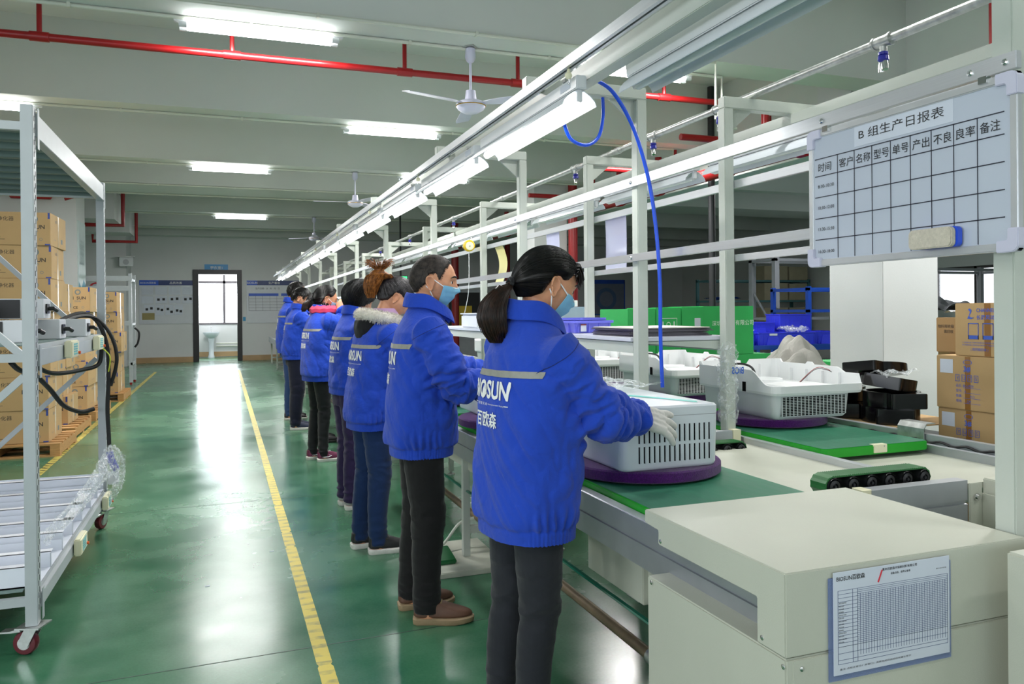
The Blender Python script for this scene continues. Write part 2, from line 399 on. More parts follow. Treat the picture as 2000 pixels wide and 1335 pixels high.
# ceiling conduits under the beams
def conduit(y, z, x0, x1, label, r=0.016, drop=None, clips=True):
    mb = MB(); pts = [(x0, y, z), (x1, y, z)]
    if drop: pts += [(x1, y, z-drop), (x1+0.18, y, z-drop-0.02)]
    mb.tube(pts, r, 8)
    ob = thing('conduit', label, 'conduit', (x0, y, z), group='cream conduits under the beams')
    wpart(mb, 'pipe', M['conduit'], ob, smooth=True)
    x = x0+0.6
    while x < x1:
        wpart(MB().box((x-0.012, y-0.022, z-0.02), (x+0.012, y+0.022, z+0.0168)), 'saddle_clip', M['conduit'], ob); x += 1.35
    return ob
conduit(6.54, ZB-0.017, -1.2, 4.55, 'cream conduit on the near edge of the nearest ceiling beam', drop=0.55)
conduit(6.94, ZB-0.017, -4.4, 4.9, 'cream conduit on the far edge of the nearest ceiling beam', drop=0.5)
conduit(10.3, ZB-0.017, -4.4, 6.4, 'cream conduit under the second ceiling beam, behind the big ceiling fan', drop=0.5)
conduit(13.75, ZB-0.017, -4.4, 6.9, 'cream conduit under the third ceiling beam, level with the second fan')
conduit(16.02, ZB-0.017, -4.4, 6.9, 'thin cream conduit on the near edge of the wide ceiling beam')
conduit(17.3, ZB-0.017, -4.4, 6.9, 'cream conduit on the far edge of the wide ceiling beam')
conduit(20.5, ZB-0.017, -3.2, 6.9, 'cream conduit under the fifth ceiling beam above the far fan')
conduit(23.85, ZB-0.017, -2.4, 6.9, 'cream conduit under the ceiling beam nearest the far wall')

# ceiling lamps (twin tube battens under the beams)
def ceiling_lamp(label):
    t = thing('ceiling_lamp', label, 'ceiling lamp', (0, 0, 0), group='fluorescent battens under the beams')
    MB().box((-0.68, -0.03, -0.045), (0.68, 0.03, 0)).build('housing', M['white'], t, bevel=0.005)
    for y in (-0.05, 0.05):
        MB().cyl((-0.58, y, -0.075), (0.58, y, -0.075), 0.019, 12).build('tube', M['lamp_ceiling'], t, smooth=True)
        for x in (-0.61, 0.61): MB().cyl((x-0.03, y, -0.075), (x+0.03, y, -0.075), 0.024, 10).build('lampholder', M['white'], t, smooth=True)
    return t
LAMPS_AND_FILLS = [(0.33, 6.97, 'lit ceiling lamp with two bright tubes, nearest on the left'), (3.87, 6.97, 'lit ceiling lamp behind the near end of the line lights'),
         (2.14, 10.33, 'lit ceiling lamp under the second beam below the big fan'), (0.15, 13.77, 'dim ceiling lamp under the third beam, left of the second fan'),
         (0.45, 20.53, 'small far ceiling lamp under the fifth beam'),
         (3.6, 13.77, 'ceiling lamp under the third beam over the line'), (9.5, 10.33, 'ceiling lamp over the right storage area'), (-2.6, 10.33, 'ceiling lamp over the carton stacks'),
         (5.6, 3.3, 'added fill light over the right aisle'), (9.0, 3.3, 'added fill light over the right storage'), (5.6, 9.9, 'added fill light over the green cartons'), (-2.2, 3.3, 'added fill light above the mobile rack'), (2.5, 3.3, 'added fill light above the nearest worker'), (-1.0, -0.1, 'added fill light behind the camera on the left'), (3.5, -0.1, 'added fill light behind the camera on the right')]
l0 = None
for k, (x, y, lab) in enumerate(LAMPS_AND_FILLS):
    if k >= 8: # added fill lights without fixtures, brightening the hall and right storage
        area_light('lamp_or_fill_light', (x, y, ZB-0.1), (0, 0, 0), 1.2, 0.12, 32 if x < 5 else 110, (1, 0.99, 0.97)); continue
    if l0 is None: l0 = ceiling_lamp(lab); l0.location = (x, y, ZB)
    else: dup(l0, (x, y, ZB), label=lab)
    area_light('lamp_or_fill_light', (x, y, ZB-0.11), (0, 0, 0), 1.1, 0.1, 85, (1, 0.99, 0.97))

# red fire pipes
def pipe_run(name, label, pts, r, mat, cat='pipe', tees=(), group=None):
    t = thing(name, label, cat, pts[0], group=group)
    mb = MB().tube(pts, r, 14); wpart(mb, 'pipe', mat, t, smooth=True)
    for (p, d, l) in tees:
        p = Vector(p); d = Vector(d)
        wpart(MB().cyl(p, p+d*l, r*0.62, 10), 'branch', mat, t, smooth=True)
        ax = (Vector(pts[-1])-Vector(pts[0])).normalized()
        wpart(MB().cyl(p-ax*0.07, p+ax*0.07, r*1.25, 14), 'coupling', mat, t, smooth=True)
    return t
ZP = 3.66
up = (0, 0, 1)
pipe_run('sprinkler_pipe', 'long red sprinkler pipe crossing under the ceiling from the left', [(-4.4, 7.25, ZP), (5.64, 7.25, ZP)], 0.032, M['redpipe'],
         tees=[((-1.36, 7.25, ZP), up, ZS-ZP), ((0.10, 7.25, ZP), up, ZS-ZP), ((1.62, 7.25, ZP), up, ZS-ZP), ((2.75, 7.25, ZP), up, ZS-ZP), ((4.4, 7.25, ZP), up, ZS-ZP)])
pipe_run('fire_main', 'thick red fire main running along the right aisle behind the rails', [(6.5, 3.0, 3.33), (6.5, 24.5, 3.33)], 0.09, M['redpipe'],
         tees=[((6.5, y, 3.33), up, 0.5) for y in (7.6, 9.1, 10.9, 12.2, 15.5, 18)])
for y in (8.2, 10.4, 13.2): pipe_run('pipe_branch', 'red branch pipe crossing %s over the fire main' % {8.2: 'nearest', 10.4: 'second', 13.2: 'third'}[y], [(5.2, y, 3.5), (6.6, y, 3.5)], 0.04, M['redpipe'], tees=[((6.5, y, 3.5), up, 0.35)])
for (x, y, z0, r_, n) in ((5.69, 7.25, 3.3, 0.045, 'end of the long sprinkler pipe, beyond the nearest right post'), (6.36, 13.85, 0.0, 0.09, 'thick one right of the nearest head'), (6.5, 22.55, 0.0, 0.11, 'behind the masked man'), (9.9, 24.6, 0.0, 0.09, 'left of the dark doorway'), (10.3, 24.6, 0.0, 0.09, 'just left of the dark doorway jamb'), (8.9, 24.6, 0.0, 0.09, 'farthest left of the three by the dark doorway'), (5.35, 4.2, 2.2, 0.045, 'at the top right beside the nearest post')):
    pipe_run('fire_riser', 'vertical red fire pipe, ' + n, [(x, y, z0), (x, y, 3.66 if z0 > 0 else 4.7)], r_, M['redpipe'])
pipe_run('black_pipe', 'dark vertical pipe against the right wall above the whiteboard', [(7.55, 7.9, 0), (7.55, 7.9, 4.7)], 0.05, M['darkpipe'])
pipe_run('black_pipe', 'dark vertical pipe behind the second air nozzle', [(6.8, 9.9, 0), (6.8, 9.9, 4.7)], 0.05, M['darkpipe'])
pipe_run('drop_pipe', 'red pipe loop dropping beside the left duct casing', [(-2.0, 18.9, 4.2), (-2.0, 18.9, 3.35), (-2.75, 18.9, 3.35)], 0.045, M['redpipe'])
pipe_run('drop_pipe', 'red pipe loop dropping around the second duct casing', [(-2.02, 21.9, 4.2), (-2.02, 21.9, 3.25), (-3.0, 21.9, 3.25), (-3.0, 21.9, 3.6)], 0.045, M['redpipe'])
pipe_run('drop_pipe', 'red pipe end above the hanging wall poster', [(-2.42, 15.9, 4.4), (-2.42, 15.9, 3.55), (-2.62, 15.9, 3.5)], 0.045, M['redpipe'])
pipe_run('wall_pipe', 'red horizontal pipe high on the white wall behind the rack top', [(-3.6, 16.2, 3.7), (-3.5, 16.2, 3.55), (-2.9, 16.2, 3.55), (-2.8, 16.2, 3.7)], 0.045, M['redpipe'])

# ceiling fans
def ceiling_fan(label, loc, rot):
    t = thing('ceiling_fan', label, 'ceiling fan', loc, rot, 'white ceiling fans')
    wh = pmat('fan_enamel', rgb(206, 206, 226), 0.35, var=0.02) if 'fan' not in M else M['fan']; M['fan'] = wh
    MB().box((-0.055, -0.055, -0.012), (0.055, 0.055, 0)).build('bracket', M['galv'], t)
    MB().lathe([(0.03, -0.01), (0.045, -0.02), (0.05, -0.10), (0.035, -0.135), (0.016, -0.15)], n=20).build('canopy', wh, t, smooth=True)
    MB().cyl((0, 0, -0.14), (0, 0, -0.43), 0.012, 10).build('downrod', wh, t, smooth=True)
    MB().lathe([(0.02, -0.40), (0.045, -0.405), (0.055, -0.49), (0.075, -0.50)], n=20).build('coupling_cover', wh, t, smooth=True)
    h = MB().lathe([(0.05, -0.495), (0.11, -0.505), (0.135, -0.53), (0.137, -0.545), (0.12, -0.575), (0.08, -0.60), (0.06, -0.61), (0.02, -0.615)], n=32).build('motor', wh, t, smooth=True)
    MB().lathe([(0.136, -0.541), (0.1395, -0.543), (0.1395, -0.548), (0.136, -0.55)], n=32).build('gold_band', pmat('gold_trim', rgb(190, 150, 50), 0.25, 0.8), h, smooth=True)
    for k in range(3):
        a = 2*math.pi*k/3; mb = MB(); ca, sa = math.cos(a), math.sin(a)
        pr = [(0.12, 0.028), (0.2, 0.05), (0.28, 0.062), (0.62, 0.07), (0.70, 0.06)]
        vs = []
        for (r, w) in pr:
            for (s, dz) in ((-1, 0.012), (1, -0.012)):
                for tz in (0.0025, -0.0025):
                    x, y = r, s*w; vs.append((x*ca-y*sa, x*sa+y*ca, -0.525+dz*min(1, r*3)+tz))
        fs = []
        for i in range(len(pr)-1):
            o = 4*i; fs += [(o, o+4, o+6, o+2), (o+1, o+3, o+7, o+5), (o, o+1, o+5, o+4), (o+2, o+6, o+7, o+3)]
        fs += [(0, 2, 3, 1), (16, 17, 19, 18)]
        mb.add(vs, fs).build('blade', wh, t)
    return t
ceiling_fan('nearest white three-blade ceiling fan, in front of the red sprinkler pipe', (2.16, 6.92, ZB), R(-40))
ceiling_fan('second white ceiling fan, halfway along the line lights', (2.17, 13.7, ZB), R(55))
ceiling_fan('farthest white ceiling fan, small above the end of the line lights', (2.2, 20.45, ZB), R(25))

# far wall things
def sign_text(mb, s, h, o, u=(1, 0, 0), v=(0, 0, 1), width=None, thick=0.001, bold=0.0, center=True): put2d(mb, text2d(s, h, width, bold), o, u, v, thick, center)
t = thing('room_sign', 'blue sign with white characters above the far doorway', 'sign', (-0.16, YF, 2.69))
wpart(MB().box((-0.49, YF-0.012, 2.70), (0.17, YF, 2.90)), 'sign_panel', pmat('sign_blue', rgb(45, 140, 200), 0.4), t)
mb = MB(); sign_text(mb, '更衣室1', 0.10, (-0.16, YF-0.013, 2.80), bold=0.01); wpart(mb, 'lettering', M['ink_white'], t)
wpart(MB().box((-0.48, YF-0.012, 2.68), (0.16, YF-0.002, 2.698)), 'sign_rail', pmat('sign_teal', rgb(90, 170, 175), 0.4), t)
M['navy'] = pmat('navy_print', rgb(38, 56, 110), 0.4); M['royal'] = pmat('royal_print', rgb(36, 84, 190), 0.4)
M['boardface'] = pmat('notice_board_face', rgb(196, 200, 206), 0.25, var=0.02)
t = thing('notice_board', 'notice board with blue header left of the far doorway', 'notice board', (-1.5, YF, 1.14))
wpart(MB().box((-2.27, YF-0.02, 1.14), (-0.79, YF, 2.42)), 'panel', M['boardface'], t)
wpart(MB().box((-2.26, YF-0.024, 2.27), (-1.75, YF-0.02, 2.415)), 'header', M['royal'], t)
wpart(MB().box((-1.75, YF-0.024, 2.27), (-0.80, YF-0.02, 2.415)), 'header', M['navy'], t)
mb = MB(); sign_text(mb, 'BIOSUN百欧森', 0.06, (-2.02, YF-0.025, 2.34)); sign_text(mb, '品质改善', 0.08, (-1.28, YF-0.025, 2.34)); wpart(mb, 'lettering', M['ink_white'], t)
mb = MB()
papers = [(-2.2+0.365*i, 2.0, 0.31, 0.23) for i in range(4)]+[(-2.2+0.365*i, 1.74, 0.31, 0.21) for i in range(4)]+[(-2.14, 1.5, 0.27, 0.2), (-1.83, 1.4, 0.22, 0.3), (-1.57, 1.4, 0.22, 0.3), (-1.32, 1.4, 0.22, 0.3)]
for (x, z, w_, h_) in papers: mb.box((x, YF-0.0235, z), (x+w_, YF-0.02, z+h_))
wpart(mb, 'papers', M['paper'], t)
mb = MB(); rnd = random.Random(5)
for (x, z, w_, h_) in papers[5:]:
    for q in range(2): a, b = x+w_*(0.15+0.45*q), z+h_*rnd.uniform(0.15, 0.5); mb.box((a, YF-0.0245, b), (a+0.07, YF-0.0236, b+0.07))
wpart(mb, 'photographs', M['ink'], t)
wpart(MB().box((-2.19, YF-0.0235, 1.26), (-1.86, YF-0.02, 1.46)), 'yellow_notice', pmat('khaki_paper', rgb(150, 138, 90), 0.6), t)
wpart(MB().box((-2.19, YF-0.036, 2.05), (-1.88, YF-0.034, 2.2)).box((-1.9, YF-0.036, 2.02), (-1.88, YF-0.034, 2.2)), 'plastic_sleeve', pmat('clear_sleeve', (1, 1, 1, 1), 0.1, trans=1.0, alpha=0.2, var=0), t)
t = thing('notice_board', 'production notice board with table rows right of the far doorway', 'notice board', (1.4, YF, 1.13))
wpart(MB().box((0.69, YF-0.02, 1.13), (2.25, YF, 2.43)), 'panel', M['boardface'], t)
wpart(MB().box((0.70, YF-0.024, 2.28), (1.0, YF-0.02, 2.42)), 'header', M['royal'], t); wpart(MB().box((1.0, YF-0.024, 2.28), (2.24, YF-0.02, 2.42)), 'header', M['navy'], t)
mb = MB(); sign_text(mb, 'BIOSUN', 0.06, (0.86, YF-0.025, 2.35)); sign_text(mb, '生产看板', 0.08, (1.5, YF-0.025, 2.35)); wpart(mb, 'lettering', M['ink_white'], t)
mb = MB()
for (a, b) in ((0.75, 1.62), (1.70, 2.2)): mb.box((a, YF-0.024, 1.95), (b, YF-0.02, 2.03))
wpart(mb, 'table_header', M['royal'], t)
mb = MB()
for i in range(5): mb.box((0.75, YF-0.022, 1.5+0.09*i), (2.2, YF-0.02, 1.506+0.09*i))
for i in range(8): mb.box((0.75+0.205*i, YF-0.022, 1.5), (0.756+0.205*i, YF-0.02, 1.95))
wpart(mb, 'table_lines', M['ink'], t)
mb = MB(); sign_text(mb, '生产日期:  23   年   月   日', 0.06, (1.3, YF-0.022, 2.18)); wpart(mb, 'heading', M['ink'], t)
wthing(MB().box((0.46+0.12, YF-0.015, 1.2), (0.66, YF, 1.32)), 'wall_label', pmat('cyan_label', rgb(40, 140, 190), 0.4), 'small cyan label plate beside the far door frame', 'label', (0.6, YF, 1.2))
# hanging poster on the pier, speaker, ring poster
t = thing('wall_poster', 'tall teal and white poster on the side of the left wall pier', 'poster', (-2.5, 16.78, 1.5))
wpart(MB().box((-2.5, 16.42, 1.5), (-2.485, 17.2, 3.17)), 'panel', pmat('pale_poster', rgb(188, 204, 204), 0.4), t)
mb = MB(); mb.add([(-2.484, 16.42, 1.52), (-2.484, 17.2, 1.52), (-2.484, 17.2, 2.0), (-2.484, 16.95, 2.1), (-2.484, 16.7, 1.92), (-2.484, 16.42, 2.05)], [(0, 1, 2, 3, 4, 5)])
wpart(mb, 'wave_print', pmat('teal_print', rgb(60, 140, 165), 0.5), t)
mb = MB(); rnd = random.Random(2)
for i in range(7): put2d(mb, text2d('品质是企业的生命', 0.5, 0.05), (-2.484, 16.55+0.07*i, 2.35), (0, 1, 0), (0, 0, 1), 0.001)
wpart(mb, 'lettering', pmat('teal_ink', rgb(80, 120, 125), 0.5), t)
t = thing('wall_speaker', 'small white box loudspeaker high on the left corner pier', 'speaker', (-2.6, 23.9, 2.74))
wpart(MB().box((-2.62, 23.72, 2.74), (-2.28, 23.9, 2.98)), 'cabinet', M['white'], t, bevel=0.01)
wpart(MB().cyl((-2.45, 23.715, 2.85), (-2.45, 23.72, 2.85), 0.075, 18), 'speaker_cone', M['alu2'], t)
wpart(MB().box((-2.66, 23.68, 2.98), (-2.24, 23.9, 3.01)), 'rain_hood', M['wall'], t)
t = thing('ring_poster', 'dim blue bordered poster with a ring emblem on the dark far wall', 'poster', (12.9, YF, 1.2))
pb = pmat('dim_poster', rgb(120, 128, 150), 0.6)
wpart(MB().box((12.3, YF-0.012, 1.25), (13.6, YF, 2.5)), 'panel', pb, t)
mb = MB()
for (a, b, c, e) in ((12.3, 1.25, 13.6, 1.29), (12.3, 2.36, 13.6, 2.5), (12.3, 1.25, 12.34, 2.5), (13.56, 1.25, 13.6, 2.5)): mb.box((a, YF-0.016, b), (c, YF-0.012, e))
wpart(mb, 'border', M['royal'], t)
vs = []; 
for k in range(32):
    a = 2*math.pi*k/32; vs += [(12.85+0.27*math.cos(a), YF-0.0165, 1.82+0.27*math.sin(a)), (12.85+0.40*math.cos(a), YF-0.0165, 1.82+0.40*math.sin(a))]
wpart(MB().add(vs, [(2*k, 2*k+1, (2*k+3) % 64, (2*k+2) % 64) for k in range(32)]), 'ring_emblem', pmat('ring_blue', rgb(84, 110, 150), 0.6), t)
# washroom
area_light('washroom_fill', (0.2, 26.3, 3.2), (0, 0, 0), 1.2, 0.3, 60, (1, 1, 1))  # added fill that brightens the washroom walls; it has no fixture
t = thing('wash_basin', 'white pedestal wash basin under the bright window', 'basin', (-0.35, 27.3, 0))
mb = MB(); pr = [(0.05, 0.62), (0.14, 0.66), (0.22, 0.74), (0.25, 0.80), (0.25, 0.83), (0.215, 0.83), (0.20, 0.80), (0.10, 0.72), (0.02, 0.715)]
wpart(mb.lathe(pr, (-0.35, 27.33, 0), 24), 'bowl', M['whitemetal'], t, smooth=True)
wpart(MB().lathe([(0.10, 0), (0.10, 0.03), (0.08, 0.1), (0.075, 0.5), (0.10, 0.66)], (-0.35, 27.36, 0), 20), 'pedestal', M['whitemetal'], t, smooth=True)
wpart(MB().tube([(-0.35, 27.5, 0.83), (-0.35, 27.5, 0.98), (-0.35, 27.44, 1.0), (-0.35, 27.38, 0.95)], 0.012, 8), 'tap', M['chrome'], t, smooth=True)
pipe_run('water_pipe', 'thin grey water pipe low on the washroom wall', [(-0.2, 27.55, 0.45), (1.15, 27.55, 0.45)], 0.018, M['conduit'])
pipe_run('water_pipe', 'second thin water pipe just above the washroom skirting', [(-0.2, 27.55, 0.36), (1.15, 27.55, 0.36)], 0.018, M['conduit'])
# ------------------------------------------------------------------ the assembly line
XLp, XRp = 1.914, 2.422        # left faces of the two post rows
PW, PD = 0.055, 0.06
YP = [1.487, 3.437, 5.063, 7.47, 9.86, 12.15, 14.57, 16.93, 19.2, 21.5]
ZT = 2.512
def gantry_post(y, side, label, top=ZT):
    x0 = XLp if side < 0 else XRp
    t = thing('gantry_post', label, 'post', (x0, y, 0), group='left row posts of the line frame' if side < 0 else 'right row posts of the line frame')
    wpart(MB().box((x0, y-PD/2, 0.0), (x0+PW, y+PD/2, top-0.06)), 'upright', M['frame'], t, bevel=0.004)
    a, b = (1.335, x0+PW) if side < 0 else (x0, 3.02)
    wpart(MB().box((a, y-PD/2, top-0.06), (b, y+PD/2, top)), 'arm', M['frame'], t, bevel=0.004)
    if side < 0: pts = [(x0, top-0.06), (x0-0.13, top-0.06), (x0-0.13, top-0.068), (x0-0.008, top-0.17), (x0, top-0.17)]
    else: pts = [(x0+PW, top-0.06), (x0+PW+0.13, top-0.06), (x0+PW+0.13, top-0.068), (x0+PW+0.008, top-0.17), (x0+PW, top-0.17)]
    wpart(MB().prism(pts, 1, y+0.004, y+0.012), 'gusset', M['frame'], t)
    wpart(MB().box((x0-0.03, y-0.06, 0), (x0+PW+0.03, y+0.06, 0.008)), 'foot_plate', M['frame'], t)
    return t
for k, y in enumerate(YP):
    nm = ['nearest', 'second', 'third', 'fourth', 'fifth', 'sixth', 'seventh', 'eighth', 'ninth', 'tenth'][k]
    gantry_post(y, -1, '%s square post of the left row, cream, its arm reaching over the workers' % nm)
    if k > 0: gantry_post(y, 1, '%s square post of the right row, cream, its arm pointing right' % ['', 'nearest', 'second', 'third', 'fourth', 'fifth', 'sixth', 'seventh', 'eighth', 'farthest'][k])
# stretch-film wrapped round the nearest right-row post
def film_material():
    m, nt, b = nmat('stretch_film'); L = nt.links
    b.inputs['Base Color'].default_value = (0.80, 0.84, 0.86, 1); b.inputs['Roughness'].default_value = 0.16
    tc = N(nt, 'ShaderNodeTexCoord'); v = N(nt, 'ShaderNodeTexNoise', Scale=38.0, Detail=5.0, Distortion=1.2); L.new(tc.outputs['Object'], v.inputs['Vector'])
    bp = N(nt, 'ShaderNodeBump', Strength=0.5, Distance=0.01); L.new(v.outputs['Fac'], bp.inputs['Height']); L.new(bp.outputs[0], b.inputs['Normal'])
    cr = N(nt, 'ShaderNodeValToRGB'); cr.color_ramp.elements[0].color = (0.06, 0.06, 0.06, 1); cr.color_ramp.elements[1].color = (0.55, 0.55, 0.55, 1)
    cr.color_ramp.elements[0].position = 0.42; cr.color_ramp.elements[1].position = 0.72
    L.new(v.outputs['Fac'], cr.inputs[0]); L.new(cr.outputs[0], b.inputs['Alpha'])
    return m
M['film'] = film_material()
def film_sleeve():
    rnd = random.Random(4); vs = []; n = 28; m = 26
    y = YP[1]; cx, cy = XRp+PW/2, y
    for k in range(m):
        z = 0.845+0.40*k/(m-1)
        for i in range(n):
            a = 2*math.pi*i/n; c, s = math.cos(a), math.sin(a); q = max(abs(c), abs(s))
            rr = (0.036+0.006*rnd.random()+0.004*math.sin(k*1.3+a*2))/q*(1.0 if q > 0.8 else 0.97)
            zz = z+0.012*math.sin(a*2+k) if k in (0, m-1) else z
            vs.append((cx+rr*c, cy+rr*s*1.05, zz))
    fs = [(k*n+i, k*n+(i+1) % n, (k+1)*n+(i+1) % n, (k+1)*n+i) for k in range(m-1) for i in range(n)]
    t = thing('film_wrap', 'crinkled clear stretch film wrapped round the nearest right-row post', 'plastic film', (cx, cy, 0.85))
    wpart(MB().add(vs, fs), 'film', M['film'], t)
    mb = MB(); put2d(mb, text2d('BIOS', 0.036, 0.072, bold=0.02), (cx+0.032, cy-0.042, 1.105), (-1, 0, 0), (0, 0, 1), 0.0, True)
    wpart(mb, 'lettering', pmat('blue_film_print', rgb(30, 90, 190), 0.4), t)
film_sleeve()
# aluminium rails along the rows
def rail(label, x0, x1, z0, z1, y0, y1, screws=(), side=-1, slot=False):
    t = thing('aluminium_rail', label, 'rail', (x0, y0, z0), group='long aluminium rails of the line')
    if slot:   # hollow slotted section, open end towards the camera
        zc = (z0+z1)/2
        pts = [(x0, z0), (x1, z0), (x1, zc-0.006), (x1-0.012, zc-0.006), (x1-0.012, zc+0.006), (x1, zc+0.006), (x1, z1), (x0, z1)]
        mb = MB().prism(pts, 1, y0, y1)
    else: mb = MB().box((x0, y0, z0), (x1, y1, z1))
    wpart(mb, 'profile', M['alu'], t, bevel=0.0015)
    for (y, z) in screws:
        x = x0 if side < 0 else x1
        wpart(MB().lathe([(0.009, 0), (0.009, 0.003), (0.005, 0.006), (0.003, 0.003)], (x, y, z), 10, 'x') if side > 0 else MB().lathe([(0.009, 0), (0.009, -0.003), (0.005, -0.006), (0.003, -0.003)], (x, y, z), 10, 'x'), 'screw', M['chrome'], t)
    return t
scr = [(y, 2.047) for y in YP[1:7]]
rail('upper front aluminium rail along the left post row, the whiteboard hangs from it', XLp-0.022, XLp-0.001, 2.025, 2.07, 1.43, 22, [(1.46, 2.047), (1.56, 2.047), (2.12, 2.047)]+scr)
rail('lower front aluminium rail along the left post row at head height', XLp-0.022, XLp-0.001, 1.658, 1.695, 1.43, 22, [(y, 1.676) for y in YP[1:6]])
rail('upper rear aluminium rail along the right post row', XRp+PW+0.001, XRp+PW+0.022, 2.04, 2.082, 1.43, 22)
rail('lower rear aluminium rail along the right post row', XRp+PW+0.001, XRp+PW+0.022, 1.666, 1.70, 1.43, 22)
# overhead: slotted rail at the arm ends, trunking, lamps
t = thing('slotted_rail', 'overhead slotted aluminium rail with a dark groove, under the left arm ends', 'rail', (1.33, 0.8, 2.41))
wpart(MB().prism([(1.32, 2.41), (1.337, 2.41), (1.337, 2.43), (1.347, 2.43), (1.347, 2.41), (1.362, 2.41), (1.362, 2.451), (1.32, 2.451)], 1, 0.8, 22.5), 'profile', M['alu'], t)
wpart(MB().box((1.3375, 0.8, 2.424), (1.3465, 22.5, 2.4295)), 'groove_liner', M['rubber'], t)
for k, y in enumerate((2.95, 5.6, 7.6, 9.9, 12.3)):
    tt = thing('rail_trolley', '%s little yellow trolley hook hanging from the slotted rail' % ['nearest', 'second', 'third', 'fourth', 'fifth'][k], 'hook', (1.342, y, 2.41), group='yellow trolleys on the slotted rail')
    wpart(MB().box((1.338, y-0.008, 2.395), (1.346, y+0.008, 2.41)), 'stem', M['ivory'], tt)
    wpart(MB().lathe([(0.006, -0.008), (0.014, -0.004), (0.016, 0.004), (0.008, 0.010)], (1.342, y, 2.383), 14, 'y'), 'wheel', M['ivory'], tt, smooth=True)
    wpart(MB().tube([(1.342, y, 2.37), (1.346, y, 2.355), (1.342, y-0.004, 2.345), (1.336, y, 2.352)], 0.002, 6), 'wire_hook', M['chrome'], tt)
t = thing('cable_trunking', 'perforated white cable trunking carrying the line lamps under the left arms', 'trunking', (1.42, 0.8, 2.38))
mb = MB().box((1.425, 0.8, 2.372), (1.487, 22.3, 2.452)); wpart(mb, 'channel', M['frame'], t, bevel=0.003)
for y in (3.0,): wpart(MB().box((1.421, y, 2.378), (1.4249, y+0.34, 2.405)), 'cover_strip', M['white'], t)
# the lamps of the line
def line_lamp(lit=True):
    """along +Y, length 1.25, origin at the near end of the housing top"""
    t = thing('line_lamp', '', 'lamp', (0, 0, 0))
    MB().box((-0.024, 0, -0.055), (0.024, 1.28, 0)).build('housing', M['white'], t, bevel=0.004)
    prof = [(-0.078, -0.118), (-0.07, -0.098), (-0.05, -0.078), (-0.022, -0.06), (0.022, -0.06), (0.05, -0.078), (0.07, -0.098), (0.078, -0.118)]
    inner = [(x*0.975, z-0.0022) for x, z in prof]
    MB().prism(prof+inner[::-1], 1, 0.02, 1.26).build('reflector', M['whitemetal'], t, smooth=True)
    MB().cyl((0, 0.045, -0.098), (0, 1.235, -0.098), 0.0165, 14).build('tube', M['lamp_on'] if lit else M['glass_tube'], t, smooth=True)
    for y in (0.03, 1.25):
        MB().box((-0.012, y-0.012, -0.105), (0.012, y+0.012, -0.055)).build('lampholder', M['white'], t, bevel=0.003)
    MB().box((-0.03, 0.10, -0.002), (0.03, 0.13, 0.012)).build('clip', M['galv'], t)
    MB().box((-0.0255, 0.06, -0.04), (-0.0241, 0.16, -0.012)).build('rating_label', M['paper'], t)
    return t
YL = [2.93+1.43*k for k in range(13)]
lit0 = line_lamp(True)
off0 = line_lamp(False)
off0.location = (1.545, 1.52, 2.405); tag(off0, 'unlit line lamp with a clear tube, nearest the camera, ahead of the lit row', 'lamp', 'tube lamps over the left lane')
off0.rotation_euler = (0, R(-6), 0)
for k, y in enumerate(YL):
    lab = 'lit tube lamp over the left lane, %s in the glowing row' % (['nearest', 'second', 'third', 'fourth', 'fifth', 'sixth', 'seventh', 'eighth', 'ninth', 'tenth', 'eleventh', 'twelfth', 'farthest'][k])
    dx = -0.004 if k % 2 == 0 else 0.004
    o = lit0 if k == 0 else dup(lit0, (0, 0, 0))
    o.location = (1.395+dx, y, 2.385); tag(o, lab, 'lamp', 'tube lamps over the left lane')
    area_light('line_lamp_light', (1.395+dx, y+0.64, 2.262), (0, 0, R(90)), 1.2, 0.10, 5.0, (1, 0.985, 0.96), 170)
# right lane lamps and trunking (seen from behind)
t = thing('cable_trunking', 'white cable trunking under the right arms beyond the whiteboard', 'trunking', (2.86, 1.0, 2.38))
wpart(MB().prism([(2.84, 2.452), (2.84, 2.40), (2.865, 2.372), (2.93, 2.372), (2.93, 2.452)], 1, 0.8, 22.3), 'channel', M['frame'], t)
for k, y in enumerate([1.5+1.43*i for i in range(11)]):
    o = dup(off0, (2.885, y, 2.372), 0.0, label='unlit lamp over the right lane, %s under the right trunking' % ['nearest', 'second', 'third', 'fourth', 'fifth', 'sixth', 'seventh', 'eighth', 'ninth', 'tenth', 'farthest'][k], group='tube lamps over the right lane')
    o.rotation_euler = (0, 0, 0)
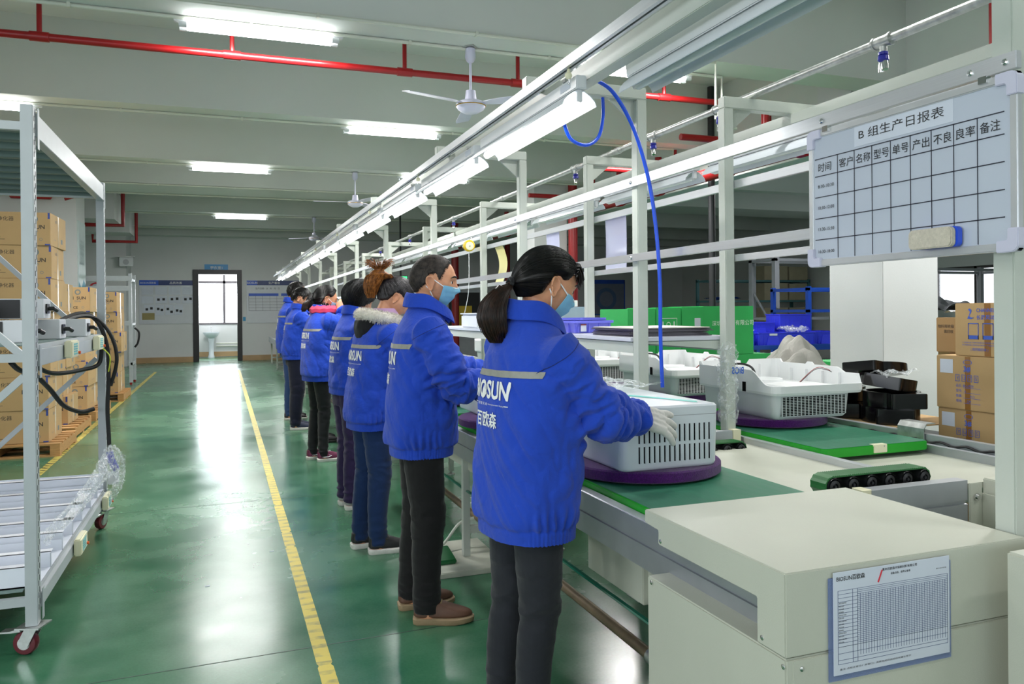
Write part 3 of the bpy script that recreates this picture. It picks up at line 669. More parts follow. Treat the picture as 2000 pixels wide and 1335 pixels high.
# galvanised air pipe on the right arms, with twin air nozzles
t = thing('air_pipe', 'galvanised compressed air pipe lying along the right arms', 'pipe', (2.6, 1.0, 2.53))
wpart(MB().cyl((2.6, 1.0, 2.531), (2.6, 21.5, 2.531), 0.0185, 16), 'pipe', M['galv'], t, smooth=True)
for y in (4.9, 7.3, 9.7): wpart(MB().cyl((2.6, y-0.03, 2.531), (2.6, y+0.03, 2.531), 0.024, 12), 'socket', M['galv'], t, smooth=True)
def air_nozzle(loc, label):
    t = thing('air_nozzle', label, 'air coupling', loc, group='twin air couplings on the galvanised pipe')
    MB().cyl((0, -0.04, 0), (0, 0.04, 0), 0.0245, 14).build('tee', M['galv'], t, smooth=True)
    for y in (-0.042, 0.042): MB().cyl((0, y-0.006, 0), (0, y+0.006, 0), 0.028, 12).build('collar', M['galv'], t, smooth=True)
    MB().cyl((0, 0, -0.045), (0, 0, -0.01), 0.015, 12).build('nipple', M['galv'], t, smooth=True)
    MB().lathe([(0.014, -0.042), (0.02, -0.046), (0.02, -0.056), (0.016, -0.058), (0.021, -0.062), (0.023, -0.078), (0.014, -0.086)], n=14).build('coupling_ring', M['blue_fit'], t, smooth=True)
    for s in (-1, 1):
        MB().tube([(0, s*0.006, -0.08), (s*0.006, s*0.014, -0.10), (s*0.008, s*0.018, -0.122)], [0.011, 0.013, 0.0125], 12).build('outlet', M['chrome'], t, smooth=True)
    return t
NY = [2.55, 3.70, 4.42, 5.60, 7.9, 9.06, 11.4, 13.7]
n0 = air_nozzle((2.6, NY[0], 2.531), 'nearest twin air coupling hanging from the galvanised pipe, above the whiteboard')
for k, y in enumerate(NY[1:]):
    dup(n0, (2.6, y, 2.531), label='%s twin air coupling from the near end of the galvanised pipe' % ['second', 'third', 'fourth', 'fifth', 'sixth', 'seventh', 'eighth'][k])
# air hoses of the near bay
t = thing('air_hose', 'long blue air hose hanging down behind the nearest box from the overhead trunking', 'hose', (1.78, 3.12, 2.4))
pts = [(1.50, 3.02, 2.40), (1.60, 3.05, 2.36), (1.70, 3.06, 2.22), (1.775, 3.07, 2.02), (1.82, 3.08, 1.80), (1.845, 3.09, 1.55), (1.852, 3.10, 1.30), (1.86, 3.10, 1.07)]
def spline(pts, n=8):
    P = [Vector(p) for p in pts]; out = []
    for i in range(len(P)-1):
        p0 = P[max(i-1, 0)]; p1 = P[i]; p2 = P[i+1]; p3 = P[min(i+2, len(P)-1)]
        for k in range(n):
            s = k/n; out.append(0.5*((2*p1)+(p2-p0)*s+(2*p0-5*p1+4*p2-p3)*s*s+(3*p1-p0-3*p2+p3)*s**3))
    out.append(P[-1]); return out
wpart(MB().tube(spline(pts), 0.0085, 10), 'hose', M['blue_hose'], t, smooth=True)
t = thing('air_hose', 'short looped blue air hose under the arm of the second left post', 'hose', (1.6, 3.4, 2.4))
pts = [(1.475, 3.30, 2.33), (1.48, 3.31, 2.28), (1.53, 3.34, 2.215), (1.62, 3.37, 2.20), (1.70, 3.40, 2.25), (1.735, 3.42, 2.35), (1.74, 3.43, 2.449)]
wpart(MB().tube(spline(pts), 0.0085, 10), 'hose', M['blue_hose'], t, smooth=True)
wpart(MB().tube([(1.475, 3.30, 2.372), (1.475, 3.30, 2.325)], 0.012, 10), 'connector', M['chrome'], t, smooth=True)
# whiteboard
t = thing('whiteboard', 'framed white production report board with a ruled grid, hung on the upper rail', 'whiteboard', (1.87, 1.78, 1.56))
BX = 1.872; B0, B1, BZ0, BZ1 = 1.408, 2.155, 1.560, 2.010
wpart(MB().box((BX, B0+0.012, BZ0+0.012), (BX+0.012, B1-0.012, BZ1-0.012)), 'panel', pmat('whiteboard_enamel', rgb(186, 193, 206), 0.12, var=0.01), t)
fr = pmat('board_frame_alu', rgb(215, 217, 220), 0.3, 0.7, var=0.04)
for (a, b) in (((BX-0.006, B0, BZ0), (BX+0.014, B1, BZ0+0.022)), ((BX-0.006, B0, BZ1-0.022), (BX+0.014, B1, BZ1)), ((BX-0.006, B0, BZ0), (BX+0.014, B0+0.022, BZ1)), ((BX-0.006, B1-0.022, BZ0), (BX+0.014, B1, BZ1))):
    wpart(MB().box(a, b), 'frame_bar', fr, t, bevel=0.003)
lil = pmat('lilac_corner_plastic', rgb(196, 196, 214), 0.35, var=0.02)
for (ys, zs, ya, za) in ((1, 1, B0, BZ0), (-1, 1, B1, BZ0), (1, -1, B0, BZ1), (-1, -1, B1, BZ1)):
    l, w_, r_ = 0.058, 0.027, 0.02
    pts = [(l, -0.003), (l, w_), (w_+0.004, w_), (w_, w_+0.004), (w_, l), (-0.003, l), (-0.003, r_)]+[(r_-0.003-r_*math.cos(R(a_)), r_-0.003-r_*math.sin(R(a_))) for a_ in (15, 30, 45, 60, 75)]+[(r_, -0.003)]
    pts = [(ya+ys*p, za+zs*q) for p, q in pts]
    wpart(MB().prism(pts, 0, BX-0.011, BX+0.016), 'corner_cap', lil, t, bevel=0.002)
for y in (1.50, 2.07):
    wpart(MB().box((BX-0.012, y-0.012, BZ1-0.01), (BX+0.004, y+0.012, BZ1+0.008)), 'hanger_clip', M['chrome'], t)
zrow = [1.9165, 1.859, 1.789, 1.718, 1.648]; ycol = [2.026-0.0718*i for i in range(8)]
GL, GR = 2.128, 1.447
sh = MB()
sh.box((BX-0.0012, 1.596, 1.925), (BX, 1.953, 1.998))
wpart(sh, 'title_sheet', M['paper'], t)
mb = MB()
for z in zrow: mb.box((BX-0.002, GR, z-0.0013), (BX-0.0008, GL, z+0.0013))
for k, y in enumerate(ycol): mb.box((BX-0.002, y-0.0009, BZ0+0.024), (BX-0.0008, y+0.0009, zrow[0]))
wpart(mb, 'ruled_line', pmat('ruled_line_ink', rgb(24, 26, 44), 0.5), t)
mb = MB()
def btext(s, yl, yr, z0, h, w=None):
    V, F = text2d(s, h, w); put2d(mb, (V, F), (BX-0.0022, yl, z0), (0, -1, 0), (0, 0, 1), 0.0)
btext('B 组生产日报表', 1.934, 0, 1.9445, 0.031, 0.310)
heads = ['时间', '客户', '名称', '型号', '单号', '产出', '不良', '良率', '备注']
xs = [2.112]+[y-0.008 for y in ycol]
for s_, y in zip(heads, xs): btext(s_, y, 0, 1.872, 0.029, 0.058)
for s_, z in zip(['8:30-10:30', '10:30-12:00', '13:30-15:30', '16:30-18:00'], (1.819, 1.748, 1.677, 1.603)): btext(s_, 2.114, 0, z, 0.0105, 0.072)
wpart(mb, 'lettering', M['ink'], t)
t = thing('board_eraser', 'blue board eraser with a worn cream felt pad, standing on the whiteboard frame', 'eraser', (1.85, 1.637, 1.583))
wpart(MB().rbox((1.846, 1.565, 1.583), (1.866, 1.71, 1.638), 0.012, 0), 'body', pmat('eraser_blue', rgb(46, 84, 210), 0.35), t, bevel=0.002)
wpart(MB().rbox((1.829, 1.569, 1.582), (1.847, 1.711, 1.637), 0.014, 0), 'felt_pad', pmat('cream_felt', rgb(206, 198, 182), 0.95, var=0.1, vscale=120, bump=0.5, bscale=500), t, bevel=0.003)

# ------------------------------------------------------------------ conveyor lanes
def lane(label, xo, xi, y0, y1, so):
    """xo outer edge x, xi inner edge x; so = +1 when outer edge is on the left"""
    t = thing('conveyor_lane', label, 'conveyor', (min(xo, xi), y0, 0))
    w = 0.04*so
    zc = 0.687
    prof = [(xo, 0.611), (xo, zc-0.004), (xo+w*0.2, zc-0.004), (xo+w*0.2, zc+0.004), (xo, zc+0.004), (xo, 0.758), (xo+w*0.1, 0.761), (xo+w, 0.761), (xo+w, 0.611)]
    wpart(MB().prism(prof, 1, y0, y1), 'outer_rail', M['alu2'], t)
    wpart(MB().box((xi-0.03*so, y0+0.5, 0.69), (xi, y1, 0.764)), 'inner_rail', M['alu2'], t)
    wpart(MB().box((xo+w, y0+0.4, 0.70), (xi-0.03*so, y1, 0.722)), 'bed_plate', M['bed'], t)
    y = y0+0.35 if so > 0 else y0+0.5
    k = 0
    while y < y1:
        for x in (xo+0.06*so, xi-0.06*so):
            lg = wpart(MB().box((x-0.02, y-0.02, 0.03), (x+0.02, y+0.02, 0.70)), 'leg', M['frame'], t, bevel=0.002)
            wpart(MB().lathe([(0.035, 0.0), (0.035, 0.008), (0.012, 0.018), (0.012, 0.03)], (x, y, 0), 14), 'levelling_foot', M['galv'], t, smooth=True)
        wpart(MB().box((min(xo+0.08*so, xi-0.08*so), y-0.018, 0.16), (max(xo+0.08*so, xi-0.08*so), y+0.018, 0.20)), 'cross_brace', M['frame'], t)
        wpart(MB().box((min(xo+0.04*so, xi-0.03*so), y-0.02, 0.62), (max(xo+0.04*so, xi-0.03*so), y+0.02, 0.70)), 'cross_beam', M['frame'], t)
        y += 2.35; k += 1
    return t
LL = lane('left conveyor lane of the line, aluminium sided, where the workers stand', 1.23, 1.925, 1.60, 23.4, 1)
RL = lane('right conveyor lane of the line beyond the centre posts', 3.21, 2.50, 1.9, 23.4, -1)
wpart(MB().box((3.225, 1.9, 0.742), (3.265, 22, 0.80)), 'guide_rail', M['alu2'], RL, bevel=0.002)
mb = MB(); y = 1.95; pts = []
while y < 6: pts.append((3.217, y, 0.768+0.006*math.sin(y*45))); y += 0.02
wpart(mb.tube(pts, 0.006, 6), 'drive_chain', M['rubber'], RL)
wpart(MB().box((1.30, 2.3, 0.44), (1.34, 2.72, 0.615)), 'switch_box', M['cab'], LL, bevel=0.003)
wpart(MB().box((1.32, 2.02, 0.46), (1.9, 2.30, 0.56)), 'wiring_tray', M['cab'], LL)
for y in (4.1, 6.4, 8.8): wpart(MB().box((1.30, y, 0.52), (1.345, y+0.9, 0.60)), 'socket_strip', M['cab'], LL, bevel=0.003)
# transfer table between the lanes at the near end
t = thing('transfer_table', 'cream transfer table between the two lanes at the near end of the line', 'conveyor', (1.93, 2.1, 0.6))
wpart(MB().box((1.932, 2.14, 0.70), (2.495, 3.36, 0.738)), 'bed_plate', M['bed'], t)
for x in (1.932, 2.488): wpart(MB().box((x, 2.14, 0.735), (x+0.007, 3.36, 0.765)), 'edge_strip', M['alu'], t)
nr = wpart(MB().prism([(2.085, 0.54), (2.135, 0.54), (2.135, 0.80), (2.085, 0.80), (2.085, 0.728), (2.095, 0.726), (2.095, 0.716), (2.085, 0.714), (2.085, 0.632), (2.095, 0.63), (2.095, 0.62), (2.085, 0.618)], 0, 2.06, 2.50), 'near_rail', M['alu2'], t)
wpart(MB().rbox((2.02, 2.083, 0.776), (2.062, 2.137, 0.803), 0.008, 2), 'end_cap', M['ivory'], t)
fr_ = wpart(MB().box((2.02, 3.37, 0.735), (2.43, 3.41, 0.803)), 'far_rail', M['alu2'], t, bevel=0.003)
wpart(MB().box((2.43, 3.365, 0.735), (2.475, 3.415, 0.806)), 'end_cap', M['ivory'], t)
wpart(MB().box((1.932, 2.14, 0.0+0.06), (1.97, 2.18, 0.70)), 'leg', M['frame'], t); wpart(MB().box((2.455, 2.14, 0.06), (2.495, 2.18, 0.70)), 'leg', M['frame'], t)
for (bx0, bx1) in ((2.02, 2.43),): wpart(MB().box((1.97, 3.3, 0.06), (2.01, 3.34, 0.70)), 'leg', M['frame'], t)
br = wpart(MB().box((2.50, 2.075, 0.55), (2.56, 2.083, 0.79)), 'corner_bracket', M['cab'], t, bevel=0.002)
wpart(MB().box((2.56, 2.02, 0.55), (2.568, 2.083, 0.75)), 'corner_bracket', M['cab'], t, bevel=0.002)
for (x, z) in ((2.53, 0.74), (2.53, 0.60), (2.585, 0.67)):
    wpart(MB().lathe([(0.014, 0.0), (0.014, -0.005), (0.009, -0.005), (0.009, -0.012)], (x, 2.073 if x < 2.56 else 2.05, z), 8, 'y'), 'bolt', M['chrome'], t)
def cleat_belt(label, x0, x1, y, zc):
    t = thing('transfer_belt', label, 'conveyor belt', (x0, y, zc), group='short green cleated transfer belts')
    r = 0.034; w = 0.075; n = 8; zz = zc
    prof = []
    L = x1-x0
    pts = []
    per = []
    m = 90
    for i in range(m): per.append((x0+r+(L-2*r)*i/(m-1), zz+r, 0, 1))
    for i in range(1, 10): a = R(90-180*i/10); per.append((x1-r+r*math.cos(a), zz+r*math.sin(a), math.cos(a), math.sin(a)))
    for i in range(m): per.append((x1-r-(L-2*r)*i/(m-1), zz-r, 0, -1))
    for i in range(1, 10): a = R(270-180*i/10); per.append((x0+r+r*math.cos(a), zz+r*math.sin(a), math.cos(a), math.sin(a)))
    P = len(per); vs = []
    for k, (x, z, nx, nz) in enumerate(per):
        h = 0.003 if k % 2 == 0 else 0.0
        vs += [(x+nx*h, y-w/2, z+nz*h), (x+nx*h, y+w/2, z+nz*h), (x-nx*0.004, y-w/2, z-nz*0.004), (x-nx*0.004, y+w/2, z-nz*0.004)]
    fs = []
    for k in range(P):
        a, b = 4*k, 4*((k+1) % P)
        fs += [(a, a+1, b+1, b), (a+2, b+2, b+3, a+3), (a, b, b+2, a+2), (a+1, a+3, b+3, b+1)]
    wpart(MB().add(vs, fs), 'belt', M['green_belt'], t)
    nw = 6
    for i in range(nw):
        x = x0+r+(L-2*r)*i/(nw-1)
        wh = wpart(MB().lathe([(0.010, -w/2-0.004), (0.012, -w/2-0.010), (0.022, -w/2-0.008), (0.024, -w/2+0.004), (0.027, -w/2-0.006), (0.0285, -w/2), (0.0285, w/2), (0.01, w/2)], (x, y, zz), 20, 'y'), 'wheel', M['black'], t, smooth=True)
        wpart(MB().lathe([(0.005, -w/2-0.012), (0.005, -w/2)], (x, y, zz), 8, 'y'), 'axle', M['darkpipe'], t)
    return t
cleat_belt('green cleated transfer belt on black wheels at the near edge of the transfer table', 1.935, 2.41, 2.20, 0.806)
cleat_belt('green cleated transfer belt at the far edge of the transfer table, behind the closed box', 1.935, 2.41, 3.27, 0.737)

# machine cabinets at the near end
t = thing('drive_cabinet', 'cream steel drive cabinet nearest the camera, with the paper sheet hung on it', 'cabinet', (1.53, 1.73, 0))
CX0, CX1, CY0, CY1, CZ = 1.157, 1.902, 1.42, 2.035, 0.836
mb = MB().prism([(CY0, 0.648), (CY0+0.10, 0.648), (CY0+0.10, 0.752), (CY1-0.075, 0.752), (CY1-0.075, 0.792), (CY1, 0.797), (CY1, CZ), (CY0, CZ)], 0, CX0, CX1)
wpart(mb, 'cover', M['cab'], t, bevel=0.003)
wpart(MB().box((CX0+0.002, CY0+0.002, 0.02), (CX1-0.002, CY1-0.01, 0.645)), 'body', M['cab'], t, bevel=0.004)
wpart(MB().box((CX0+0.02, CY0-0.0005, 0.025), (CX1-0.01, CY0+0.003, 0.640)), 'front_panel', M['cab'], t, bevel=0.001)
wpart(MB().box((CX0+0.05, CY0+0.05, 0), (CX1-0.05, CY1-0.05, 0.02)), 'plinth', M['black'], t)
def screw(p, axis, parent, s=1):
    wpart(MB().lathe([(0.006, 0), (0.006, s*0.0015), (0.003, s*0.0032)], p, 12, axis), 'screw', M['chrome'], parent, smooth=True)
for (y, z) in ((1.945, 0.765), (1.50, 0.665), (1.998, 0.632)): screw((CX0, y, z), 'x', t, -1)
screw((CX0+0.002, 1.43, 0.627), 'x', t, -1); screw((1.20, CY0-0.0005, 0.62), 'y', t, -1)
t = thing('drive_cabinet', 'second cream steel cabinet cut off by the right edge of the picture', 'cabinet', (2.1, 1.0, 0))
wpart(MB().box((1.752, 0.62, 0.02), (2.5, 1.36, 0.836)), 'body', M['cab'], t, bevel=0.006)
wpart(MB().box((1.80, 0.66, 0), (2.45, 1.32, 0.02)), 'plinth', M['black'], t)
t = thing('end_cover', 'cream steel cover box at the near end of the right lane, behind the bracket', 'cover', (2.9, 1.85, 0))
wpart(MB().box((2.585, 1.55, 0.66), (3.16, 2.095, 0.80)), 'cover', M['cab'], t, bevel=0.004)
wpart(MB().box((2.60, 1.60, 0.0), (3.14, 2.06, 0.66)), 'body', M['alu2'], t)
# record sheet in its sleeve
t = thing('record_sheet', 'printed attendance grid sheet in a blue edged clear sleeve on the near cabinet', 'record sheet', (1.45, 1.418, 0.58))
sk = 0.010
def q4(x0, z0, x1, z1, y, dz=0.0): return [(x0, y, z0+dz), (x1, y, z0), (x1, y, z1), (x0, y, z1+dz)]
wpart(MB().box((1.272, 1.4150, 0.578), (1.640, 1.4185, 0.812)), 'sleeve', pmat('blue_tint_sleeve', rgb(120, 140, 190), 0.12, trans=0.0, alpha=0.45, var=0.02), t, bevel=0.001)
wpart(MB().box((1.284, 1.4128, 0.592), (1.632, 1.4148, 0.824)), 'paper', M['paper'], t)
mb = MB(); Yp = 1.4124
gx0, gx1, gz0, gz1 = 1.296, 1.626, 0.616, 0.782
for i in range(31):
    z = gz1-(gz1-0.655)*i/30
    mb.box((gx0 if i % 2 == 0 else 1.352, Yp, z-0.00035), (gx1, Yp+0.0003, z+0.00035))
for z in (0.655, 0.640, 0.625, 0.616): mb.box((gx0, Yp, z-0.0004), (gx1, Yp+0.0003, z+0.0004))
for i in range(35):
    x = 1.352+(gx1-1.352)*i/34; mb.box((x-0.0004, Yp, 0.63), (x+0.0004, Yp+0.0003, gz1-0.012))
for x in (gx0, 1.338, 1.352, gx1): mb.box((x-0.0005, Yp, gz0), (x+0.0005, Yp+0.0003, gz1))
wpart(mb, 'grid_lines', pmat('grid_ink', rgb(60, 78, 120), 0.6), t)
mb = MB()
put2d(mb, text2d('BIOSUN百欧森', 0.0125, 0.082, bold=0.015), (1.292, Yp, 0.803), (1, 0, 0), (0, 0, 1), 0)
put2d(mb, text2d('惠州百欧森环保新材料有限公司', 0.0065, 0.105, bold=0.01), (1.425, Yp, 0.812), (1, 0, 0), (0, 0, 1), 0)
put2d(mb, text2d('设备点检、保养记录表', 0.0055, 0.06, bold=0.01), (1.45, Yp, 0.801), (1, 0, 0), (0, 0, 1), 0)
put2d(mb, text2d('编号: BOS-PE-038', 0.0035, 0.032), (1.59, Yp, 0.796), (1, 0, 0), (0, 0, 1), 0)
for i in range(14):
    put2d(mb, text2d(['清洁设备表面', '检查电源', '气压检查', '紧固螺丝', '皮带张力检查', '链条润滑'][i % 6], 0.0034), (1.298, Yp, gz1-0.030-0.0068*i), (1, 0, 0), (0, 0, 1), 0)
put2d(mb, text2d('备注: 点检正常打√  异常打×  保养完成后由班组长确认签字', 0.0045, 0.21), (1.30, Yp, 0.602), (1, 0, 0), (0, 0, 1), 0)
wpart(mb, 'lettering', M['ink'], t)
wpart(MB().bar((1.412, 1.4118, 0.788), (1.424, 1.4118, 0.815), 0.003, 0.0012, (0, 1, 0)), 'red_mark', pmat('red_film', rgb(210, 40, 60), 0.3), t)

# ------------------------------------------------------------------ pallets, turntables, products
def pallet(label, x0, x1, y0, y1):
    t = thing('work_pallet', label, 'work pallet', ((x0+x1)/2, (y0+y1)/2, 0.764), group='green work pallets on the lanes')
    wpart(MB().rbox((x0, y0, 0.741), (x1, y1, 0.7835), 0.035, 2), 'edge_band', M['green_edge'], t, bevel=0.004)
    wpart(MB().rbox((x0+0.005, y0+0.005, 0.7835), (x1-0.005, y1-0.005, 0.785), 0.032, 2), 'mat', M['green_mat'], t)
    xm = (x0+x1)/2
    c = wpart(MB().box((xm-0.03, y0-0.003, 0.748), (xm+0.05, y0+0.03, 0.7865)), 'catch_plate', M['ivory'], t, bevel=0.002)
    wpart(MB().lathe([(0.004, 0), (0.004, -0.002), (0.002, -0.003)], (xm+0.03, y0-0.003, 0.778), 8, 'y'), 'screw', M['chrome'], t)
    return t
YPAL = [2.07, 3.40, 4.72, 6.05, 7.38, 8.70, 10.0, 11.4]
for k, y in enumerate(YPAL):
    pallet('green work pallet on the left lane, %s' % ['under the closed white box', 'in front of the masked man', 'in front of the woman with the fur hood', 'in front of the person in purple trousers', 'in front of the woman with the pink scarf', 'sixth from the near end', 'seventh from the near end', 'eighth from the near end'][k], 1.274, 1.892, y, y+1.2)
YPR = [2.84, 4.35, 5.75, 7.6, 9.1]
for k, y in enumerate(YPR):
    pallet('green work pallet on the right lane, %s' % ['nearest, with bright green edge and cream catch plate', 'second from the near end', 'third from the near end', 'fourth from the near end', 'fifth from the near end'][k], 2.533, 3.166, y, y+1.25)
tk = thing('stop_plate', 'bent galvanised stop plate at the outer corner of the nearest right pallet', 'bracket', (3.17, 3.15, 0.79))
wpart(MB().prism([(3.214, 0.7615), (3.218, 0.7615), (3.218, 0.822), (3.235, 0.846), (3.29, 0.846), (3.29, 0.850), (3.233, 0.850), (3.214, 0.825)], 1, 2.92, 3.08), 'plate', M['galv'], tk)
def turntable(label, x, y, r=0.30):
    t = thing('turntable', label, 'turntable', (x, y, 0.785), group='purple carpeted turntables')
    MB().lathe([(r*0.85, 0.0), (r*0.85, 0.008)], n=40).build('base', M['black'], t)
    MB().lathe([(r-0.004, 0.008), (r, 0.012), (r, 0.044), (r-0.006, 0.05)], n=56).build('disc', M['purple'], t, smooth=True)
    return t
def rring(w, d, r, n=6, cx=0, cy=0):
    out = []
    for (sx, sy, a0) in ((1, 1, 0), (-1, 1, 90), (-1, -1, 180), (1, -1, 270)):
        for k in range(n+1):
            a = R(a0+90*k/n); out.append((cx+sx*(w/2-r)+r*math.cos(a), cy+sy*(d/2-r)+r*math.sin(a)))
    return out
def loft(mb, rings, cap0=True, cap1=True):
    n = len(rings[0]); vs = [p for r_ in rings for p in r_]
    fs = [(k*n+i, k*n+(i+1) % n, (k+1)*n+(i+1) % n, (k+1)*n+i) for k in range(len(rings)-1) for i in range(n)]
    if cap0: fs.append(tuple(range(n-1, -1, -1)))
    if cap1: fs.append(tuple((len(rings)-1)*n+i for i in range(n)))
    return mb.add(vs, fs)
M['tray'] = pmat('tray_white_plastic', rgb(226, 228, 228), 0.32, var=0.015)
M['grey_body'] = pmat('pale_grey_plastic', rgb(206, 209, 211), 0.35, var=0.015)
M['void'] = pmat('dark_interior', rgb(10, 11, 12), 0.9, spec=0.1)
M['red_wire'] = pmat('red_wire', rgb(150, 40, 40), 0.5)
def tray_unit(label):
    """open fan-unit housing upside down; origin at the bottom centre, grille towards -y"""
    t = thing('unit_housing', label, 'housing', (0, 0, 0), group='open white unit housings on the right lane')
    w, d = 0.50, 0.86
    rings = []
    for (k, z, ww, dd, rr) in ((0, 0.0, w-0.05, d-0.06, 0.035), (1, 0.012, w-0.025, d-0.035, 0.045), (2, 0.04, w-0.012, d-0.02, 0.05), (3, 0.150, w, d, 0.05)):
        rings.append([(x, y, z) for x, y in rring(ww, dd, rr)])
    loft(MB(), rings).build('lower_body', M['grey_body'], t, smooth=True)
    # grille on the near end
    y0 = -d/2
    gb = MB()
    gx0, gx1, gz0, gz1 = -0.205, 0.205, 0.022, 0.138
    MB().box((gx0, y0-0.0005, gz0), (gx1, y0+0.02, gz1)).build('grille_recess', M['void'], t)
    for i in range(18): x = gx0+(gx1-gx0)*i/17; gb.box((x-0.0020, y0-0.004, gz0), (x+0.0020, y0+0.004, gz1))
    for i in range(13): z = gz0+(gz1-gz0)*i/12; gb.box((gx0, y0-0.0032, z-0.0010), (gx1, y0+0.003, z+0.0010))
    gb.build('grille', M['grey_body'], t)
    # open tray on top: rim height varies around the outline
    W_, D_ = 0.585, 0.93
    out = rring(W_, D_, 0.05, 6, 0.02, -0.01); inn = rring(W_-0.016, D_-0.016, 0.043, 6, 0.02, -0.01)
    def dens(P):
        Q = []
        for i in range(len(P)):
            a, b = Vector((*P[i], 0)), Vector((*P[(i+1) % len(P)], 0)); m = max(1, int((b-a).length/0.022))
            for k in range(m): c = a.lerp(b, k/m); Q.append((c.x, c.y))
        return Q
    m = 140
    def resamp(P):
        L = [0]; 
        for i in range(len(P)): L.append(L[-1]+(Vector(P[(i+1) % len(P)])-Vector(P[i])).length)
        Q = []
        for k in range(m):
            s = L[-1]*k/m; i = max(j for j in range(len(P)) if L[j] <= s); f = (s-L[i])/max(1e-9, L[i+1]-L[i]); a, b = Vector(P[i]), Vector(P[(i+1) % len(P)]); c = a.lerp(b, f); Q.append((c.x, c.y))
        return Q
    O = resamp(out); I = resamp(inn)
    def top(x, y):
        if y < -0.40: h = 0.207
        elif y < -0.20:
            s = (y+0.40)/0.20; s = s*s*(3-2*s); h = 0.207+(0.293-0.207)*s
        elif -0.02 < y < 0.05 and x < 0: h = 0.266
        else: h = 0.293
        if x > 0.2: h = max(h, 0.262 if y > -0.43 else 0.207)
        if 0.04 < y < 0.10 and x > 0.2: h = 0.310
        if y > 0.40: h = 0.315 if abs(x) > 0.1 else 0.285
        return h
    vs = []
    for (x, y), (xi, yi) in zip(O, I):
        h = top(x, y)
        vs += [(x*0.985, y*0.985, 0.150), (x, y, 0.165), (x, y, h), (xi, yi, h), (xi, yi, 0.172)]
    fs = []
    for k in range(m):
        a, b = 5*k, 5*((k+1) % m)
        fs += [(a+j, b+j, b+j+1, a+j+1) for j in range(4)]
    fs += [tuple(5*k for k in range(m))[::-1], tuple(5*k+4 for k in range(m))]
    MB().add(vs, fs).build('tray', M['tray'], t)
    for i in range(4):
        y = -0.25+0.17*i
        MB().box((0.285, y-0.003, 0.172), (0.304, y+0.003, 0.258)).build('rib', M['tray'], t)
    for i in range(3):
        x = -0.15+0.16*i; MB().box((x-0.003, 0.415, 0.172), (x+0.003, 0.44, 0.28)).build('rib', M['tray'], t)
    MB().box((-0.276, -0.16, 0.155), (-0.273, -0.125, 0.215)).build('inlet_slot', M['void'], t)
    MB().rbox((-0.12, -0.38, 0.172), (0.2, -0.05, 0.192), 0.02, 2).build('fan_seat', M['tray'], t, bevel=0.003)
    MB().lathe([(0.13, 0.172), (0.13, 0.20), (0.12, 0.20), (0.11, 0.18), (0.02, 0.178)], (0.03, 0.18, 0), 30).build('fan_ring', M['tray'], t, smooth=True)
    MB().tube(spline([(-0.22, 0.10, 0.19), (-0.24, 0.09, 0.29), (-0.20, 0.04, 0.315), (-0.15, -0.02, 0.29), (-0.14, -0.06, 0.2)]), 0.0075, 8).build('cable_sleeve', M['black'], t, smooth=True)
    MB().tube(spline([(0.12, -0.1, 0.19), (0.22, -0.12, 0.28), (0.29, -0.14, 0.272), (0.33, -0.16, 0.235), (0.325, -0.17, 0.21)]), 0.0022, 6).build('wire', M['red_wire'], t)
    MB().tube(spline([(0.12, -0.11, 0.19), (0.21, -0.13, 0.272), (0.28, -0.15, 0.268), (0.325, -0.17, 0.24)]), 0.0022, 6).build('wire', M['black'], t)
    return t
u0 = tray_unit('nearest open white unit housing, wires over its rim, on the right lane')
u0.location = (2.955, 3.72, 0.835); u0.rotation_euler = (0, 0, R(-1)); u0.scale = (1, 0.80, 0.87)
turntable('purple turntable under the nearest open housing', 2.89, 3.66, 0.30)
for k, (x, y, rz, lab, l2) in enumerate(((3.06, 4.92, 2, 'second open white unit housing on the right lane, behind the blue hose', 'purple turntable under the second open housing'), (3.08, 6.15, 3, 'third open white unit housing under the centre shelf', 'purple turntable under the third open housing'),
      (3.0, 8.3, 4, 'fourth open white unit housing on the right lane, beside the masked man', 'purple turntable under the fourth open housing'))):
    dup(u0, (x, y, 0.835), R(rz), lab); turntable(l2, x-0.06, y-0.03, 0.30)
